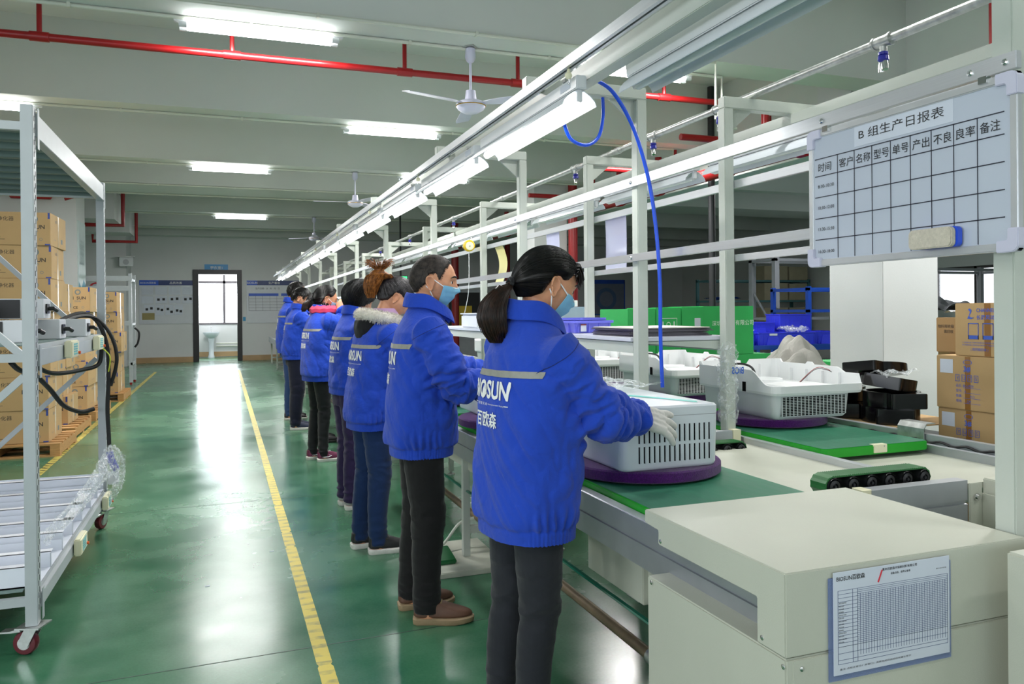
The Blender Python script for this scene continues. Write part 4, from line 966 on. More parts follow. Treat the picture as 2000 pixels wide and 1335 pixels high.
# the closed box in front of the nearest worker
def closed_unit(label):
    """origin at bottom centre; 0.41 wide (x), 0.74 deep (y), 0.235 high"""
    t = thing('unit_case', label, 'unit case', (0, 0, 0), group='white unit cases on the left lane')
    w, d = 0.41, 0.74
    rings = [[(x, y, z) for x, y in rring(ww, dd, rr)] for (z, ww, dd, rr) in ((0, w-0.02, d-0.02, 0.03), (0.004, w-0.008, d-0.008, 0.035), (0.014, w, d, 0.036), (0.193, w, d, 0.022))]
    loft(MB(), rings).build('body', M['whitemetal'], t, smooth=True)
    loft(MB(), [[(x, y, z) for x, y in rring(w-0.004, d-0.004, 0.02)] for z in (0.193, 0.196)]).build('seam', M['alu2'], t)
    loft(MB(), [[(x, y, z) for x, y in rring(ww, dd, 0.02)] for (z, ww, dd) in ((0.1962, w, d), (0.225, w, d), (0.232, w-0.012, d-0.012), (0.234, w-0.05, d-0.05))]).build('lid', M['whitemetal'], t, smooth=True)
    sl = MB(); fn = MB()
    for r_, (z0, z1) in enumerate(((0.028, 0.088), (0.100, 0.163))):
        for i in range(15):
            x = -0.135+0.0212*i; y = -d/2
            sl.box((x-0.0022, y-0.0012, z0), (x+0.0022, y+0.004, z1))
            fn.prism([(x+0.0022, y), (x+0.0085, y), (x+0.0035, y-0.0045), (x+0.0022, y-0.0045)], 2, z0, z1)
    sl.build('louvre_slots', M['void'], t); fn.build('louvre_fins', M['whitemetal'], t)
    MB().bar((-0.19, 0.30, 0.2348), (0.16, -0.335, 0.2348), 0.028, 0.0008).build('teal_stripe', pmat('teal_stripe', rgb(60, 190, 180), 0.3), t) if False else None
    vs = []; n = 18
    for i in range(n+1):
        s = i/n; x = -0.185+0.33*s; y = 0.10-0.42*s+0.14*math.sin(math.pi*s)
        vs += [(x-0.012, y-0.022, 0.2352), (x+0.010, y+0.022, 0.2352)]
    MB().add(vs, [(2*i, 2*i+1, 2*i+3, 2*i+2) for i in range(n)]).build('teal_stripe', pmat('teal_stripe', rgb(70, 196, 186), 0.3), t)
    MB().lathe([(0.035, 0.2345), (0.035, 0.2352), (0.02, 0.236)], (-0.1, 0.28, 0), 20).build('control_knob', M['black'], t)
    return t
c0 = closed_unit('closed white slotted unit case that the nearest woman holds, on a purple turntable')
c0.location = (1.545, 2.885, 0.835)
turntable('purple turntable under the closed white case', 1.56, 2.77, 0.31)
for k, (x, y, lab, l2) in enumerate(((1.55, 4.25, 'white unit case in front of the masked man', 'purple turntable in front of the masked man'), (1.55, 5.45, 'white unit case in front of the woman with the fur hood', 'purple turntable in front of the woman with the fur hood'),
     (1.55, 6.75, 'white unit case in front of the person in purple trousers', 'purple turntable in front of the person in purple trousers'))):
    dup(c0, (x, y, 0.835), R(-4*k), lab); turntable(l2, x-0.02, y-0.1, 0.31)
# loose film over the lid of the near case
def crumple(name, label, cx, cy, z0, sx, sy, amp, seed, cat='plastic film', mat=None, nx=36, ny=28, fn=None):
    rs = np.random.RandomState(seed); t = thing(name, label, cat, (cx, cy, z0))
    X, Y = np.meshgrid(np.linspace(-0.5, 0.5, nx), np.linspace(-0.5, 0.5, ny), indexing='ij')
    Z = np.zeros_like(X)
    for k in range(9):
        f = rs.uniform(2, 14); a = rs.uniform(0, 6.28); p = rs.uniform(0, 6.28)
        Z += np.abs(np.sin((X*math.cos(a)+Y*math.sin(a))*f+p))/(1+0.18*f)
    Z = amp*(Z-Z.min())/(Z.max()-Z.min())
    if fn is not None: Z = fn(X, Y, Z)
    vs = [(X[i, j]*sx, Y[i, j]*sy, Z[i, j]) for i in range(nx) for j in range(ny)]
    vs += [(x, y, z-0.0006) for x, y, z in vs]
    n = nx*ny
    fs = [(i*ny+j, (i+1)*ny+j, (i+1)*ny+j+1, i*ny+j+1) for i in range(nx-1) for j in range(ny-1)]
    fs += [tuple(q+n for q in f[::-1]) for f in list(fs)]
    MB().add(vs, fs).build('film', mat or M['film'], t, smooth=False)
    return t
crumple('film_sheet', 'loose clear film crumpled over the back of the closed white case', 1.60, 3.12, 1.0715, 0.36, 0.30, 0.045, 3)
# ------------------------------------------------------------------ left side: mobile rack, cartons on pallets
M['rack'] = pmat('rack_pale_grey', rgb(178, 184, 187), 0.38, var=0.03, vscale=10)
M['deck'] = pmat('rack_deck_green_grey', rgb(112, 132, 128), 0.5, var=0.05, stretch=(0.5, 8, 1))
def rack_upright(t, x, y, z0, z1, s=1):
    """slotted section post: front face towards -y, slots on the +x face"""
    p = wpart(MB().box((x, y, z0), (x+0.047, y+0.06, z1)), 'upright', M['rack'], t, bevel=0.002)
    sl = MB(); z = z0+0.06
    while z < z1-0.03:
        sl.box((x+0.0468, y+0.018, z), (x+0.0476, y+0.024, z+0.022)); sl.box((x+0.0468, y+0.036, z+0.02), (x+0.0476, y+0.042, z+0.042)); z += 0.05
    wpart(sl, 'slot_holes', M['void'], p)
    return p
def caster(t, x, y, rot, r=0.05):
    c, s = math.cos(R(rot)), math.sin(R(rot))
    def tf(p): return (x+p[0]*c-p[1]*s, y+p[0]*s+p[1]*c, p[2])
    mb = MB().box((-0.05, -0.05, 0.118), (0.05, 0.05, 0.124)); mb.v = [tf(p) for p in mb.v]; f = wpart(mb, 'caster', M['galv'], t)
    mb = MB()
    for yy in (-0.026, 0.023): mb.prism([(-0.02, 0.118), (0.03, 0.118), (-0.012, r-0.015), (-0.045, r-0.015), (-0.045, r+0.02)], 1, yy, yy+0.003)
    mb.v = [tf(p) for p in mb.v]; wpart(mb, 'fork', M['galv'], f)
    mb = MB().lathe([(0.012, -0.02), (r-0.012, -0.018), (r-0.004, -0.017), (r, -0.010), (r, 0.010), (r-0.004, 0.017), (0.012, 0.02)], (-0.030, 0, r), 26, 'y'); mb.v = [tf(p) for p in mb.v]; wpart(mb, 'wheel', pmat('maroon_castor_tread', rgb(96, 24, 36), 0.3, var=0.05), f, smooth=True)
    mb = MB().lathe([(0.026, -0.0215), (0.026, -0.019), (0.012, -0.018)], (-0.030, 0, r), 20, 'y'); mb.v = [tf(p) for p in mb.v]; wpart(mb, 'hub', M['galv'], f, smooth=True)
    mb = MB().prism([(-0.05, 0.112), (-0.085, 0.102), (-0.13, 0.098), (-0.13, 0.092), (-0.085, 0.094), (-0.04, 0.10)], 1, -0.022, 0.022); mb.v = [tf(p) for p in mb.v]; wpart(mb, 'brake_pedal', M['galv'], f)
t = thing('mobile_rack', 'tall pale grey slotted-angle rack on castors at the left edge', 'rack', (-0.8, 4.8, 0))
RX0, RX1, RY0, RY1 = -0.782, -1.95, 3.77, 5.85
for x in (RX0, RX1):
    for y in (RY0, RY1):
        rack_upright(t, x, y, 0.125, 2.30)
        caster(t, x+0.024, y+0.03, -20 if y == RY0 else 65)
def rbeam(y0, y1, x, z0, z1):  # box beam along y with a step lip and end plates
    b = wpart(MB().box((x-0.030, y0, z0), (x+0.012, y1, z1-0.02)).box((x-0.030, y0, z1-0.02), (x-0.006, y1, z1)), 'shelf_beam', M['rack'], t, bevel=0.002)
    for yy in (y0-0.004, y1-0.030): wpart(MB().box((x+0.0125, yy, z0-0.05), (x+0.0155, yy+0.034, z1)), 'end_plate', M['rack'], b)
for (z0, z1) in ((2.175, 2.295), (1.205, 1.295), (0.185, 0.265)):
    for x in (RX0+0.040, RX1+0.03): rbeam(RY0+0.055, RY1+0.005, x, z0, z1)
    for y in (RY0+0.02, RY1+0.02): wpart(MB().box((RX1+0.047, y, z0+0.02), (RX0, y+0.03, z0+0.055)), 'cross_tie', M['rack'], t)
# corrugated decks
def deck(z, a, b, n=9, pitch=0.06):
    y = a; k = 0
    while y < b-0.02:
        w_ = min(0.215, b-y)
        mb = MB().box((RX1+0.04, y, z), (RX0, y+w_, z+0.004)).box((RX1+0.04, y, z-0.03), (RX0, y+0.006, z+0.004)).box((RX1+0.04, y+w_-0.006, z-0.03), (RX0, y+w_, z+0.004)).box((RX1+0.04, y+w_*0.5-0.02, z-0.016), (RX0, y+w_*0.5+0.02, z))
        wpart(mb, 'deck_panel', M['deck'], t); y += 0.225
deck(2.235, RY0+0.08, RY1)
wpart(MB().box((RX1+0.04, RY0+0.06, 1.29), (RX0-0.02, RY1, 1.297)), 'deck_panel', M['deck'], t)
for z in (0.255,): wpart(MB().box((RX1+0.04, RY0+0.06, z), (RX0-0.02, RY1, z+0.006)), 'deck_panel', M['deck'], t)
def brace(y, p, q): wpart(MB().bar((p[0], y, p[1]), (q[0], y, q[1]), 0.03, 0.022, (0, 1, 0)), 'brace', M['rack'], t)
brace(RY0+0.035, (RX0+0.0, 1.245), (-1.60, 2.06)); brace(RY0+0.035, (RX0+0.0, 1.165), (-1.85, 0.13))
# far frame braces as seen: long diagonals meeting the far right post
brace(RY1+0.05, (RX0-0.01, 1.13), (-1.40, 0.54)); brace(RY1+0.05, (-1.40, 1.85), (RX0-0.06, 1.27))
# pick-to-light units on the beams
def pick_unit(label, y, z, parent=None):
    u = thing('indicator_unit', label, 'indicator unit', (RX0+0.055, y, z), group='cream indicator boxes on the mobile rack')
    x = RX0+0.057
    b = MB().box((x, y, z-0.04), (x+0.035, y+0.20, z+0.045)); wpart(b, 'case', M['ivory'], u, bevel=0.006)
    kk = MB(); 
    for i in range(4):
        for j in range(5): kk.box((x+0.0352, y+0.045+0.028*i, z-0.026+0.012*j), (x+0.037, y+0.063+0.028*i, z-0.018+0.012*j))
    wpart(kk, 'keypad', pmat('teal_keys', rgb(120, 196, 200), 0.4), u)
    wpart(MB().cyl((x+0.035, y+0.18, z-0.02), (x+0.045, y+0.18, z-0.02), 0.008, 10), 'orange_lamp', pmat('orange_lens', rgb(225, 90, 30), 0.3), u, smooth=True)
for (lab, y, z) in (('cream indicator box on the middle beam, nearer the camera', 4.35, 1.25), ('cream indicator box on the middle beam near the far post', 5.25, 1.25), ('cream indicator box on the lowest beam, nearer the camera', 4.55, 0.225), ('cream indicator box on the lowest beam near the far castor', 5.55, 0.225)): pick_unit(lab, y, z)
# things on the rack: test instruments on the middle shelf
for k, (x, y, z, lab) in enumerate(((-1.09, 4.12, 1.298, 'white test instrument with a black plug socket, nearest on the middle shelf'), (-1.05, 4.62, 1.298, 'second white test instrument on the middle shelf'), (-1.10, 4.50, 1.404, 'white test instrument stacked on top of the others'), (-1.0, 5.1, 1.298, 'third white test instrument on the middle shelf near the cable'))):
    g = thing('test_instrument', lab, 'instrument', (x, y, z), group='white instruments on the rack')
    wpart(MB().box((x, y, z), (x+0.26, y+0.18, z+0.10)), 'case', M['white'], g, bevel=0.003)
    wpart(MB().box((x-0.005, y-0.004, z+0.004), (x+0.16, y+0.0, z+0.095)), 'black_panel', M['black'], g)
    wpart(MB().rbox((x+0.2605, y+0.05, z+0.025), (x+0.268, y+0.12, z+0.075), 0.01, 0), 'socket', M['black'], g)
    wpart(MB().tube([(x+0.268, y+0.085, z+0.05), (x+0.29, y+0.085, z+0.05), (x+0.30, y+0.11, z+0.04)], 0.011, 8), 'plug', M['black'], g, smooth=True)
wthing(MB().box((-1.9, 3.95, 1.298), (-1.12, 4.55, 1.40)), 'black_case', M['black'], 'flat black case on the middle rack shelf beside the instruments', 'case', (-1.5, 4.2, 1.298), bevel=0.006)
wthing(MB().box((-1.9, 3.98, 1.4015), (-1.14, 4.5, 1.49)), 'black_case', M['black'], 'second flat black case stacked on the first on the rack', 'case', (-1.5, 4.2, 1.4015), bevel=0.006)
# black cable loops with the blue plug at the far post
t = thing('power_cable', 'thick black cable bundle looped round the far rack post, blue and white plugs below', 'cable', (-0.72, 5.85, 1.2))
def cable(pts, r, name='cable', mat=None): wpart(MB().tube(spline(pts, 8), r, 8), name, mat or M['rubber'], t, smooth=True)
cable([(-1.0, 5.4, 1.32), (-0.93, 5.60, 1.40), (-0.84, 5.75, 1.43), (-0.76, 5.78, 1.36), (-0.715, 5.80, 1.2), (-0.71, 5.80, 1.0), (-0.718, 5.80, 0.8), (-0.712, 5.80, 0.62), (-0.708, 5.80, 0.50)], 0.0135)
cable([(-0.95, 5.3, 1.30), (-0.88, 5.55, 1.40), (-0.78, 5.76, 1.40), (-0.69, 5.79, 1.28), (-0.66, 5.80, 1.12), (-0.70, 5.81, 0.95)], 0.012)
cable([(-1.07, 4.9, 1.17), (-1.05, 5.0, 1.12), (-1.02, 5.2, 1.08), (-0.98, 5.4, 0.98), (-0.93, 5.55, 0.86), (-0.86, 5.7, 0.80), (-0.79, 5.75, 0.81)], 0.014)
cable([(-1.0, 5.0, 1.17), (-0.97, 5.2, 1.10), (-0.93, 5.4, 1.07), (-0.85, 5.65, 1.07), (-0.76, 5.74, 1.10), (-0.74, 5.74, 1.22)], 0.013)
cable([(-0.80, 5.7, 1.26), (-0.72, 5.72, 1.19), (-0.69, 5.72, 1.14), (-0.70, 5.72, 1.05)], 0.004, 'earth_wire', pmat('yellow_green_wire', rgb(196, 206, 50), 0.4))
wpart(MB().tube([(-0.708, 5.80, 0.52), (-0.700, 5.80, 0.46), (-0.675, 5.80, 0.41), (-0.668, 5.80, 0.39)], [0.02, 0.024, 0.022, 0.018], 10), 'blue_plug', M['blue_fit'], t, smooth=True)
wpart(MB().rbox((-0.72, 5.79, 0.30), (-0.655, 5.82, 0.385), 0.01, 1), 'white_plug', M['white'], t, bevel=0.003)
# white panels on the low shelf, seen from above
M['panel'] = pmat('white_sheet_panel', rgb(222, 226, 236), 0.28, var=0.015)
def panel_profile(label, y0, z, w=0.29, l=1.10, rim=0.05, ang=0, frame=False):
    g = thing('sheet_panel', label, 'panel', (-1.3, y0, z), group='white sheet panels on the lowest rack shelf')
    x0, x1 = -1.90, -0.75
    mb = MB().box((x0, y0, z), (x1, y0+w, z+0.008)).box((x0, y0, z), (x1, y0+0.006, z+rim)).box((x0, y0+w-0.006, z), (x1, y0+w, z+rim*0.8)).box((x0, y0+0.05, z+rim-0.004), (x1, y0, z+rim))
    if frame: mb.box((x1-0.05, y0, z+rim-0.004), (x1, y0+w, z+rim))
    wpart(mb, 'panel', M['panel'], g, bevel=0.0015)
zz = 0.262
for k, (y0, z, w, rim, fr, lab) in enumerate(((3.86, zz, 0.26, 0.09, False, 'white sheet panel on the lowest shelf, nearest the camera'), (4.13, zz, 0.27, 0.075, False, 'second white sheet panel on the lowest shelf'), (4.41, zz, 0.27, 0.09, False, 'third white sheet panel on the lowest shelf'),
      (4.69, zz, 0.28, 0.085, True, 'white framed panel in the middle of the lowest shelf'), (4.98, zz, 0.30, 0.10, True, 'second white framed panel on the lowest shelf'), (5.29, zz, 0.26, 0.115, False, 'white sheet panel before the farthest on the lowest shelf'), (5.56, zz, 0.26, 0.14, False, 'farthest and highest white sheet panel on the lowest shelf'))):
    panel_profile(lab, y0, z, w, 1.1, rim, 0, fr)
# torn wrap hanging off the shelf end
def wrap_tail():
    rs = np.random.RandomState(8); nx, ny = 40, 18; vs = []
    path = spline([(-0.80, 4.30, 0.36), (-0.74, 4.75, 0.40), (-0.70, 5.15, 0.46), (-0.71, 5.42, 0.45), (-0.69, 5.60, 0.48), (-0.66, 5.70, 0.47), (-0.635, 5.72, 0.40), (-0.65, 5.66, 0.31), (-0.69, 5.60, 0.25)], 6)
    n = len(path)
    for i, p in enumerate(path):
        w = 0.03+0.05*math.sin(math.pi*min(1, i/(n-1)*1.05))*(1 if i > n*0.45 else 0.55)
        for j in range(ny):
            a = 2*math.pi*j/ny; q = 1+0.35*rs.rand()
            vs.append((p.x+0.35*w*math.cos(a)*q+0.006*rs.randn(), p.y+0.5*w*math.cos(a)*q+0.006*rs.randn(), p.z+w*math.sin(a)*q+0.006*rs.randn()))
    fs = [(i*ny+j, i*ny+(j+1) % ny, (i+1)*ny+(j+1) % ny, (i+1)*ny+j) for i in range(n-1) for j in range(ny)]
    g = thing('wrap_film', 'torn clear plastic wrap trailing off the end of the lowest rack shelf', 'plastic film', (-0.65, 5.4, 0.3))
    wpart(MB().add(vs, fs), 'film', M['film'], g)
wrap_tail()
# pallets and cartons
def wood(name, col): return pmat(name, col, 0.75, var=0.22, vscale=5, stretch=(1.5, 12, 12), bump=0.15, bscale=60)
M['wood'] = wood('pallet_wood', rgb(176, 134, 82))
M['card'] = pmat('corrugated_cardboard', rgb(182, 150, 104), 0.75, var=0.05, vscale=4, bump=0.04, bscale=120)
M['card2'] = pmat('darker_cardboard', rgb(164, 130, 86), 0.75, var=0.05, vscale=4, bump=0.04, bscale=120)
M['tape_blue'] = pmat('printed_blue_tape', rgb(40, 66, 150), 0.35, var=0.25, vscale=40)
M['tape_clear'] = pmat('clear_packing_tape', rgb(190, 164, 122), 0.28, var=0.08)
M['tape_brown'] = pmat('brown_packing_tape', rgb(140, 96, 44), 0.25, var=0.06)
M['print_dark'] = pmat('carton_print', rgb(52, 48, 46), 0.7); M['print_blue'] = pmat('carton_blue_print', rgb(62, 92, 186), 0.7); M['print_grey'] = pmat('carton_grey_print', rgb(112, 122, 124), 0.7); M['print_white'] = pmat('carton_white_print', rgb(216, 232, 220), 0.7)
def wood_pallet(label, x0, x1, y0, y1):
    g = thing('wooden_pallet', label, 'pallet', ((x0+x1)/2, (y0+y1)/2, 0), group='wooden pallets under the carton stacks')
    n = 6
    for k in range(n):
        a = y0+(y1-y0-0.11)*k/(n-1); wpart(MB().box((x0, a, 0.112), (x1, a+0.11, 0.13)), 'top_board', M['wood'], g, bevel=0.002)
    for k in range(3):
        a = x0+(x1-x0-0.09)*k/2; wpart(MB().box((a, y0, 0.018), (a+0.09, y1, 0.112)), 'bearer', M['wood'], g, bevel=0.002)
    for k in range(3):
        a = y0+(y1-y0-0.11)*k/2; wpart(MB().box((x0, a, 0), (x1, a+0.11, 0.018)), 'bottom_board', M['wood'], g)
    return g
def ring2d(r0, r1, n=28, gap=0.0):
    V = []; F = []
    for k in range(n+1):
        a = 2*math.pi*k/n; V += [(r0*math.cos(a), r0*math.sin(a)), (r1*math.cos(a), r1*math.sin(a))]
    for k in range(n):
        if gap and k % 4 == 3: continue
        F.append((2*k, 2*k+1, 2*k+3, 2*k+2))
    return (np.array(V), F)
def carton(label, w, d, h, group):
    """origin at bottom centre; printed face -y, taped end +x"""
    g = thing('carton', label, 'carton', (0, 0, 0), group=group)
    MB().box((-w/2, -d/2, 0.001), (w/2, d/2, h)).build('box', M['card'], g, bevel=0.003)
    y = -d/2-0.0006; x1 = w/2
    mb = MB(); U, Z = (1, 0, 0), (0, 0, 1)
    put2d(mb, text2d('大空气净化器', 0.045), (x1-0.61, y, h*0.73), U, Z, 0)
    put2d(mb, text2d('BI  SUN', 0.042, 0.185, bold=0.02), (x1-0.235, y, h*0.50), U, Z, 0)
    put2d(mb, text2d('CE', 0.034, bold=0.01), (x1-0.20, y, h*0.13), U, Z, 0)
    put2d(mb, text2d('惠州市百欧森环保新材料有限公司', 0.016, 0.26), (x1-0.70, y, h*0.22), U, Z, 0)
    put2d(mb, rect2d(0, 0, 0.30, 0.004), (x1-0.70, y, h*0.17), U, Z, 0)
    mb.build('lettering', M['print_dark'], g)
    mb = MB(); put2d(mb, ring2d(0.022, 0.036, 28), (x1-0.145, y, h*0.80), U, Z, 0); put2d(mb, text2d('百欧森', 0.024), (x1-0.185, y, h*0.40), U, Z, 0); put2d(mb, ring2d(0.011, 0.015, 20), (x1-0.085, y, h*0.185), U, Z, 0)
    mb.build('emblem', M['print_grey'], g)
    mb = MB(); xx = w/2+0.0006; U2 = (0, 1, 0)
    put2d(mb, text2d('BIOSUN', 0.03), (xx, -0.14, h*0.75), U2, Z, 0); put2d(mb, text2d('规格 型号 数量', 0.012), (xx, -0.2, h*0.2), U2, Z, 0); put2d(mb, rect2d(0.22-0.2, 0, 0.30-0.2, 0.05), (xx, 0.1, h*0.16), U2, Z, 0)
    mb.build('end_print', M['print_grey'], g)
    MB().box((w/2-0.0004, -0.03, 0.004), (w/2+0.0012, 0.03, h-0.004)).build('packing_tape', M['tape_clear'], g)
    MB().box((w/2-0.022, -d/2-0.0012, h-0.062), (w/2-0.004, -d/2+0.0004, h-0.002)).build('blue_tape', M['tape_blue'], g)
    MB().box((w/2-0.05, -d/2-0.0013, 0.003), (w/2-0.002, -d/2+0.0004, 0.016)).build('blue_tape', M['tape_blue'], g)
    return g
CW, CD, CH = 0.92, 0.74, 0.3325
ca0 = carton('', CW, CD, CH, '')
first = [True]
def stack(sname, xr, y0, n, d, gname, js, z0=0.131, names=None):
    rnd = random.Random(js)
    for k in range(n):
        lv = 'bottom' if k == 0 else ('topmost' if k == n-1 else '%s from the bottom' % ORD[k])
        lab = 'brown printed carton, %s, of the %s carton stack on the left' % (lv, sname)
        o = ca0 if first[0] else dup(ca0, (0, 0, 0)); first[0] = False
        o.location = (xr-CW/2+rnd.uniform(-0.035, 0.03), y0+CD/2*(d/CD)+rnd.uniform(-0.01, 0.01), z0+k*CH); o.rotation_euler = (0, 0, R(rnd.uniform(-1.2, 1.2)))
        o.scale = (1, d/CD, 1)
        tag(o, lab, 'carton', gname)
stack('nearest', -1.645, 9.12, 7, 0.74, 'cartons of the nearest stack', 1)
stack('second', -1.74, 10.50, 5, 0.62, 'cartons of the second stack', 2)
stack('third', -1.69, 11.87, 5, 1.3, 'cartons of the third stack', 3)
stack('fourth', -1.60, 14.40, 5, 0.90, 'cartons of the fourth stack', 4)
wood_pallet('wooden pallet under the nearest carton stack', -2.72, -1.55, 9.02, 9.99)
wood_pallet('wooden pallet under the second carton stack', -2.78, -1.60, 10.2, 11.4)
wood_pallet('wooden pallet under the third carton stack', -2.75, -1.60, 11.8, 13.3)
wood_pallet('wooden pallet under the fourth carton stack', -2.65, -1.53, 14.3, 15.4)
# far grey rack behind the cartons, with a no-smoking sign
t = thing('far_rack', 'grey rack far behind the last carton stack by the far left wall', 'rack', (-2.0, 17.9, 0))
for (x, y) in ((-1.78, 17.6), (-1.78, 18.3), (-3.0, 17.6), (-3.0, 18.3)): wpart(MB().box((x, y, 0.05), (x+0.06, y+0.06, 2.25)), 'upright', M['rack'], t)
for z in (2.1, 1.9, 1.2): wpart(MB().box((-3.0, 17.58, z), (-1.72, 17.62, z+0.10)), 'shelf_beam', M['rack'], t)
for z in (2.1, 1.2, 0.4): wpart(MB().box((-1.75, 17.6, z), (-1.72, 18.36, z+0.05)), 'cross_tie', M['rack'], t)
wpart(MB().tube(spline([(-1.70, 17.9, 1.15), (-1.62, 17.9, 1.05), (-1.64, 17.9, 0.85), (-1.70, 17.9, 0.75)]), 0.02, 8), 'black_cable', M['rubber'], t, smooth=True)
for (x, y) in ((-1.75, 17.63), (-2.97, 17.63), (-1.75, 18.33), (-2.97, 18.33)): wpart(MB().lathe([(0.02, -0.015), (0.025, -0.012), (0.025, 0.012), (0.02, 0.015)], (x, y, 0.025), 14, 'y'), 'caster', M['redpipe'], t)
t = thing('no_smoking_sign', 'round red prohibition sign on the wall behind the far rack', 'sign', (-2.62, 19.58, 2.0))
wpart(MB().cyl((-2.62, 19.585, 1.98), (-2.62, 19.6, 1.98), 0.17, 28), 'disc', M['paper'], t)
mb = MB(); put2d(mb, ring2d(0.13, 0.165, 30), (-2.62, 19.584, 1.98), (1, 0, 0), (0, 0, 1), 0); mb.bar((-2.72, 19.583, 2.08), (-2.52, 19.583, 1.88), 0.025, 0.002, (0, 1, 0)); wpart(mb, 'red_ring', pmat('sign_red', rgb(200, 40, 50), 0.5), t)
wpart(MB().box((-2.70, 19.5835, 1.965), (-2.55, 19.5848, 1.99)), 'cigarette_symbol', M['ink'], t)

# ------------------------------------------------------------------ centre shelf between the post rows
t = thing('centre_shelf', 'white topped shelf between the two post rows, nearest bay', 'shelf', (2.2, 5.0, 1.2))
wpart(MB().box((1.905, 3.472, 1.262), (2.50, 5.03, 1.282)), 'board', pmat('white_melamine', rgb(206, 208, 218), 0.25, var=0.02), t, bevel=0.002)
wpart(MB().box((1.916, 3.47, 1.205), (1.956, 5.03, 1.258)), 'side_beam', M['frame'], t); wpart(MB().box((2.43, 3.47, 1.205), (2.47, 5.03, 1.258)), 'side_beam', M['frame'], t)
wpart(MB().prism([(2.43, 1.258), (2.00, 1.258), (2.00, 1.25), (2.40, 1.215), (2.43, 1.215)], 1, 3.475, 3.481), 'bracket', M['frame'], t)
t = thing('centre_shelf', 'white topped shelf between the two post rows, second bay behind the nearest woman', 'shelf', (2.2, 6.2, 1.2))
wpart(MB().box((1.905, 5.10, 1.262), (2.50, 7.43, 1.282)), 'board', M['whitemetal'], t, bevel=0.002)
wpart(MB().box((1.916, 5.10, 1.205), (1.956, 7.43, 1.258)), 'side_beam', M['frame'], t); wpart(MB().box((2.43, 5.10, 1.205), (2.47, 7.43, 1.258)), 'side_beam', M['frame'], t)
def bin_(label, w, d, h, mat, loc, rz=0, group=None, lidded=False):
    g = thing('parts_bin', label, 'bin', loc, R(rz), group)
    tp = 0.02
    rings = [[(x, y, 0) for x, y in rring(w-2*tp, d-2*tp, 0.015)], [(x, y, h) for x, y in rring(w, d, 0.018)], [(x, y, h) for x, y in rring(w-0.012, d-0.012, 0.015)], [(x, y, 0.006) for x, y in rring(w-2*tp-0.012, d-2*tp-0.012, 0.012)]]
    mb = MB(); loft(mb, rings, True, True); mb.build('tub', mat, g)
    rm = MB(); loft(rm, [[(x, y, z) for x, y in rring(w+q, d+q, 0.02)] for (z, q) in ((h-0.016, 0.004), (h-0.014, 0.022), (h, 0.022), (h, -0.014), (h-0.01, -0.014))], False, False); rm.build('rim', mat, g)
    rb = MB(); n = max(3, int(w/0.07))
    for i in range(n+1):
        x = -w/2+0.02+(w-0.04)*i/n
        for s in (-1, 1): rb.box((x-0.003, s*(d/2-0.016), 0.004), (x+0.003, s*(d/2-0.001), h-0.012))
    m = max(3, int(d/0.07))
    for i in range(m+1):
        y = -d/2+0.02+(d-0.04)*i/m
        for s in (-1, 1): rb.box((s*(w/2-0.016), y-0.003, 0.004), (s*(w/2-0.001), y+0.003, h-0.012))
    rb.build('ribs', mat, g)
    return g
M['lilac'] = pmat('lilac_blue_plastic', rgb(112, 116, 222), 0.3, var=0.03); M['binblue'] = pmat('bin_blue_plastic', rgb(52, 62, 214), 0.3, var=0.05)
b = bin_('lilac blue parts bin with a price label on the centre shelf', 0.265, 0.26, 0.075, M['lilac'], (2.105, 4.45, 1.283), 8)
MB().box((-0.10, -0.131, 0.010), (-0.06, -0.1295, 0.055)).build('label', M['paper'], b); MB().box((-0.10, -0.1315, 0.047), (-0.06, -0.1297, 0.054)).build('label_stripe', M['red_wire'], b)
bin_('second lilac blue bin nested in the first one', 0.19, 0.20, 0.03, M['lilac'], (2.11, 4.46, 1.345), 14)
M['sleeve'] = pmat('grey_sleeve', rgb(84, 80, 90), 0.25, var=0.1)
for k in range(9):
    pb_ = wthing(MB().box((1.965+random.uniform(-.012, .012), 3.56+random.uniform(-.02, .02), 1.2828+0.0052*k), (2.43+random.uniform(-.015, .015), 4.02, 1.2828+0.0052*k+0.004)), 'card_sheet', M['sleeve'] if k < 8 else pmat('sheet_paper', rgb(214, 208, 196), 0.5), 'grey plastic document sleeve, %s in the pile on the centre shelf' % (['bottom', 'second from the bottom', 'third from the bottom', 'fourth from the bottom', 'fifth', 'sixth', 'seventh', 'second from the top', 'pale sheet on top'][k]), 'document sleeve', (2.2, 3.8, 1.2828+0.0052*k), 'document sleeves piled on the centre shelf')
    pb_.rotation_euler = (0, 0, R(random.uniform(-2.5, 2.5)))
t = thing('translucent_box', 'milky translucent plastic box on the centre shelf beside the nearest woman', 'box', (2.1, 6.3, 1.283))
wpart(MB().box((1.925, 6.05, 1.283), (2.20, 6.5, 1.395)), 'tub', pmat('milky_plastic', rgb(232, 236, 238), 0.25, var=0.02), t, bevel=0.012)
wpart(MB().box((1.918, 6.04, 1.395), (2.21, 6.51, 1.407)), 'lid', M['white'], t, bevel=0.003)
wpart(MB().box((1.93, 6.043, 1.30), (1.94, 6.0501, 1.39)).box((2.08, 6.043, 1.30), (2.09, 6.0501, 1.39)).box((1.93, 6.043, 1.302), (2.195, 6.0501, 1.308)), 'rib', M['white'], t)
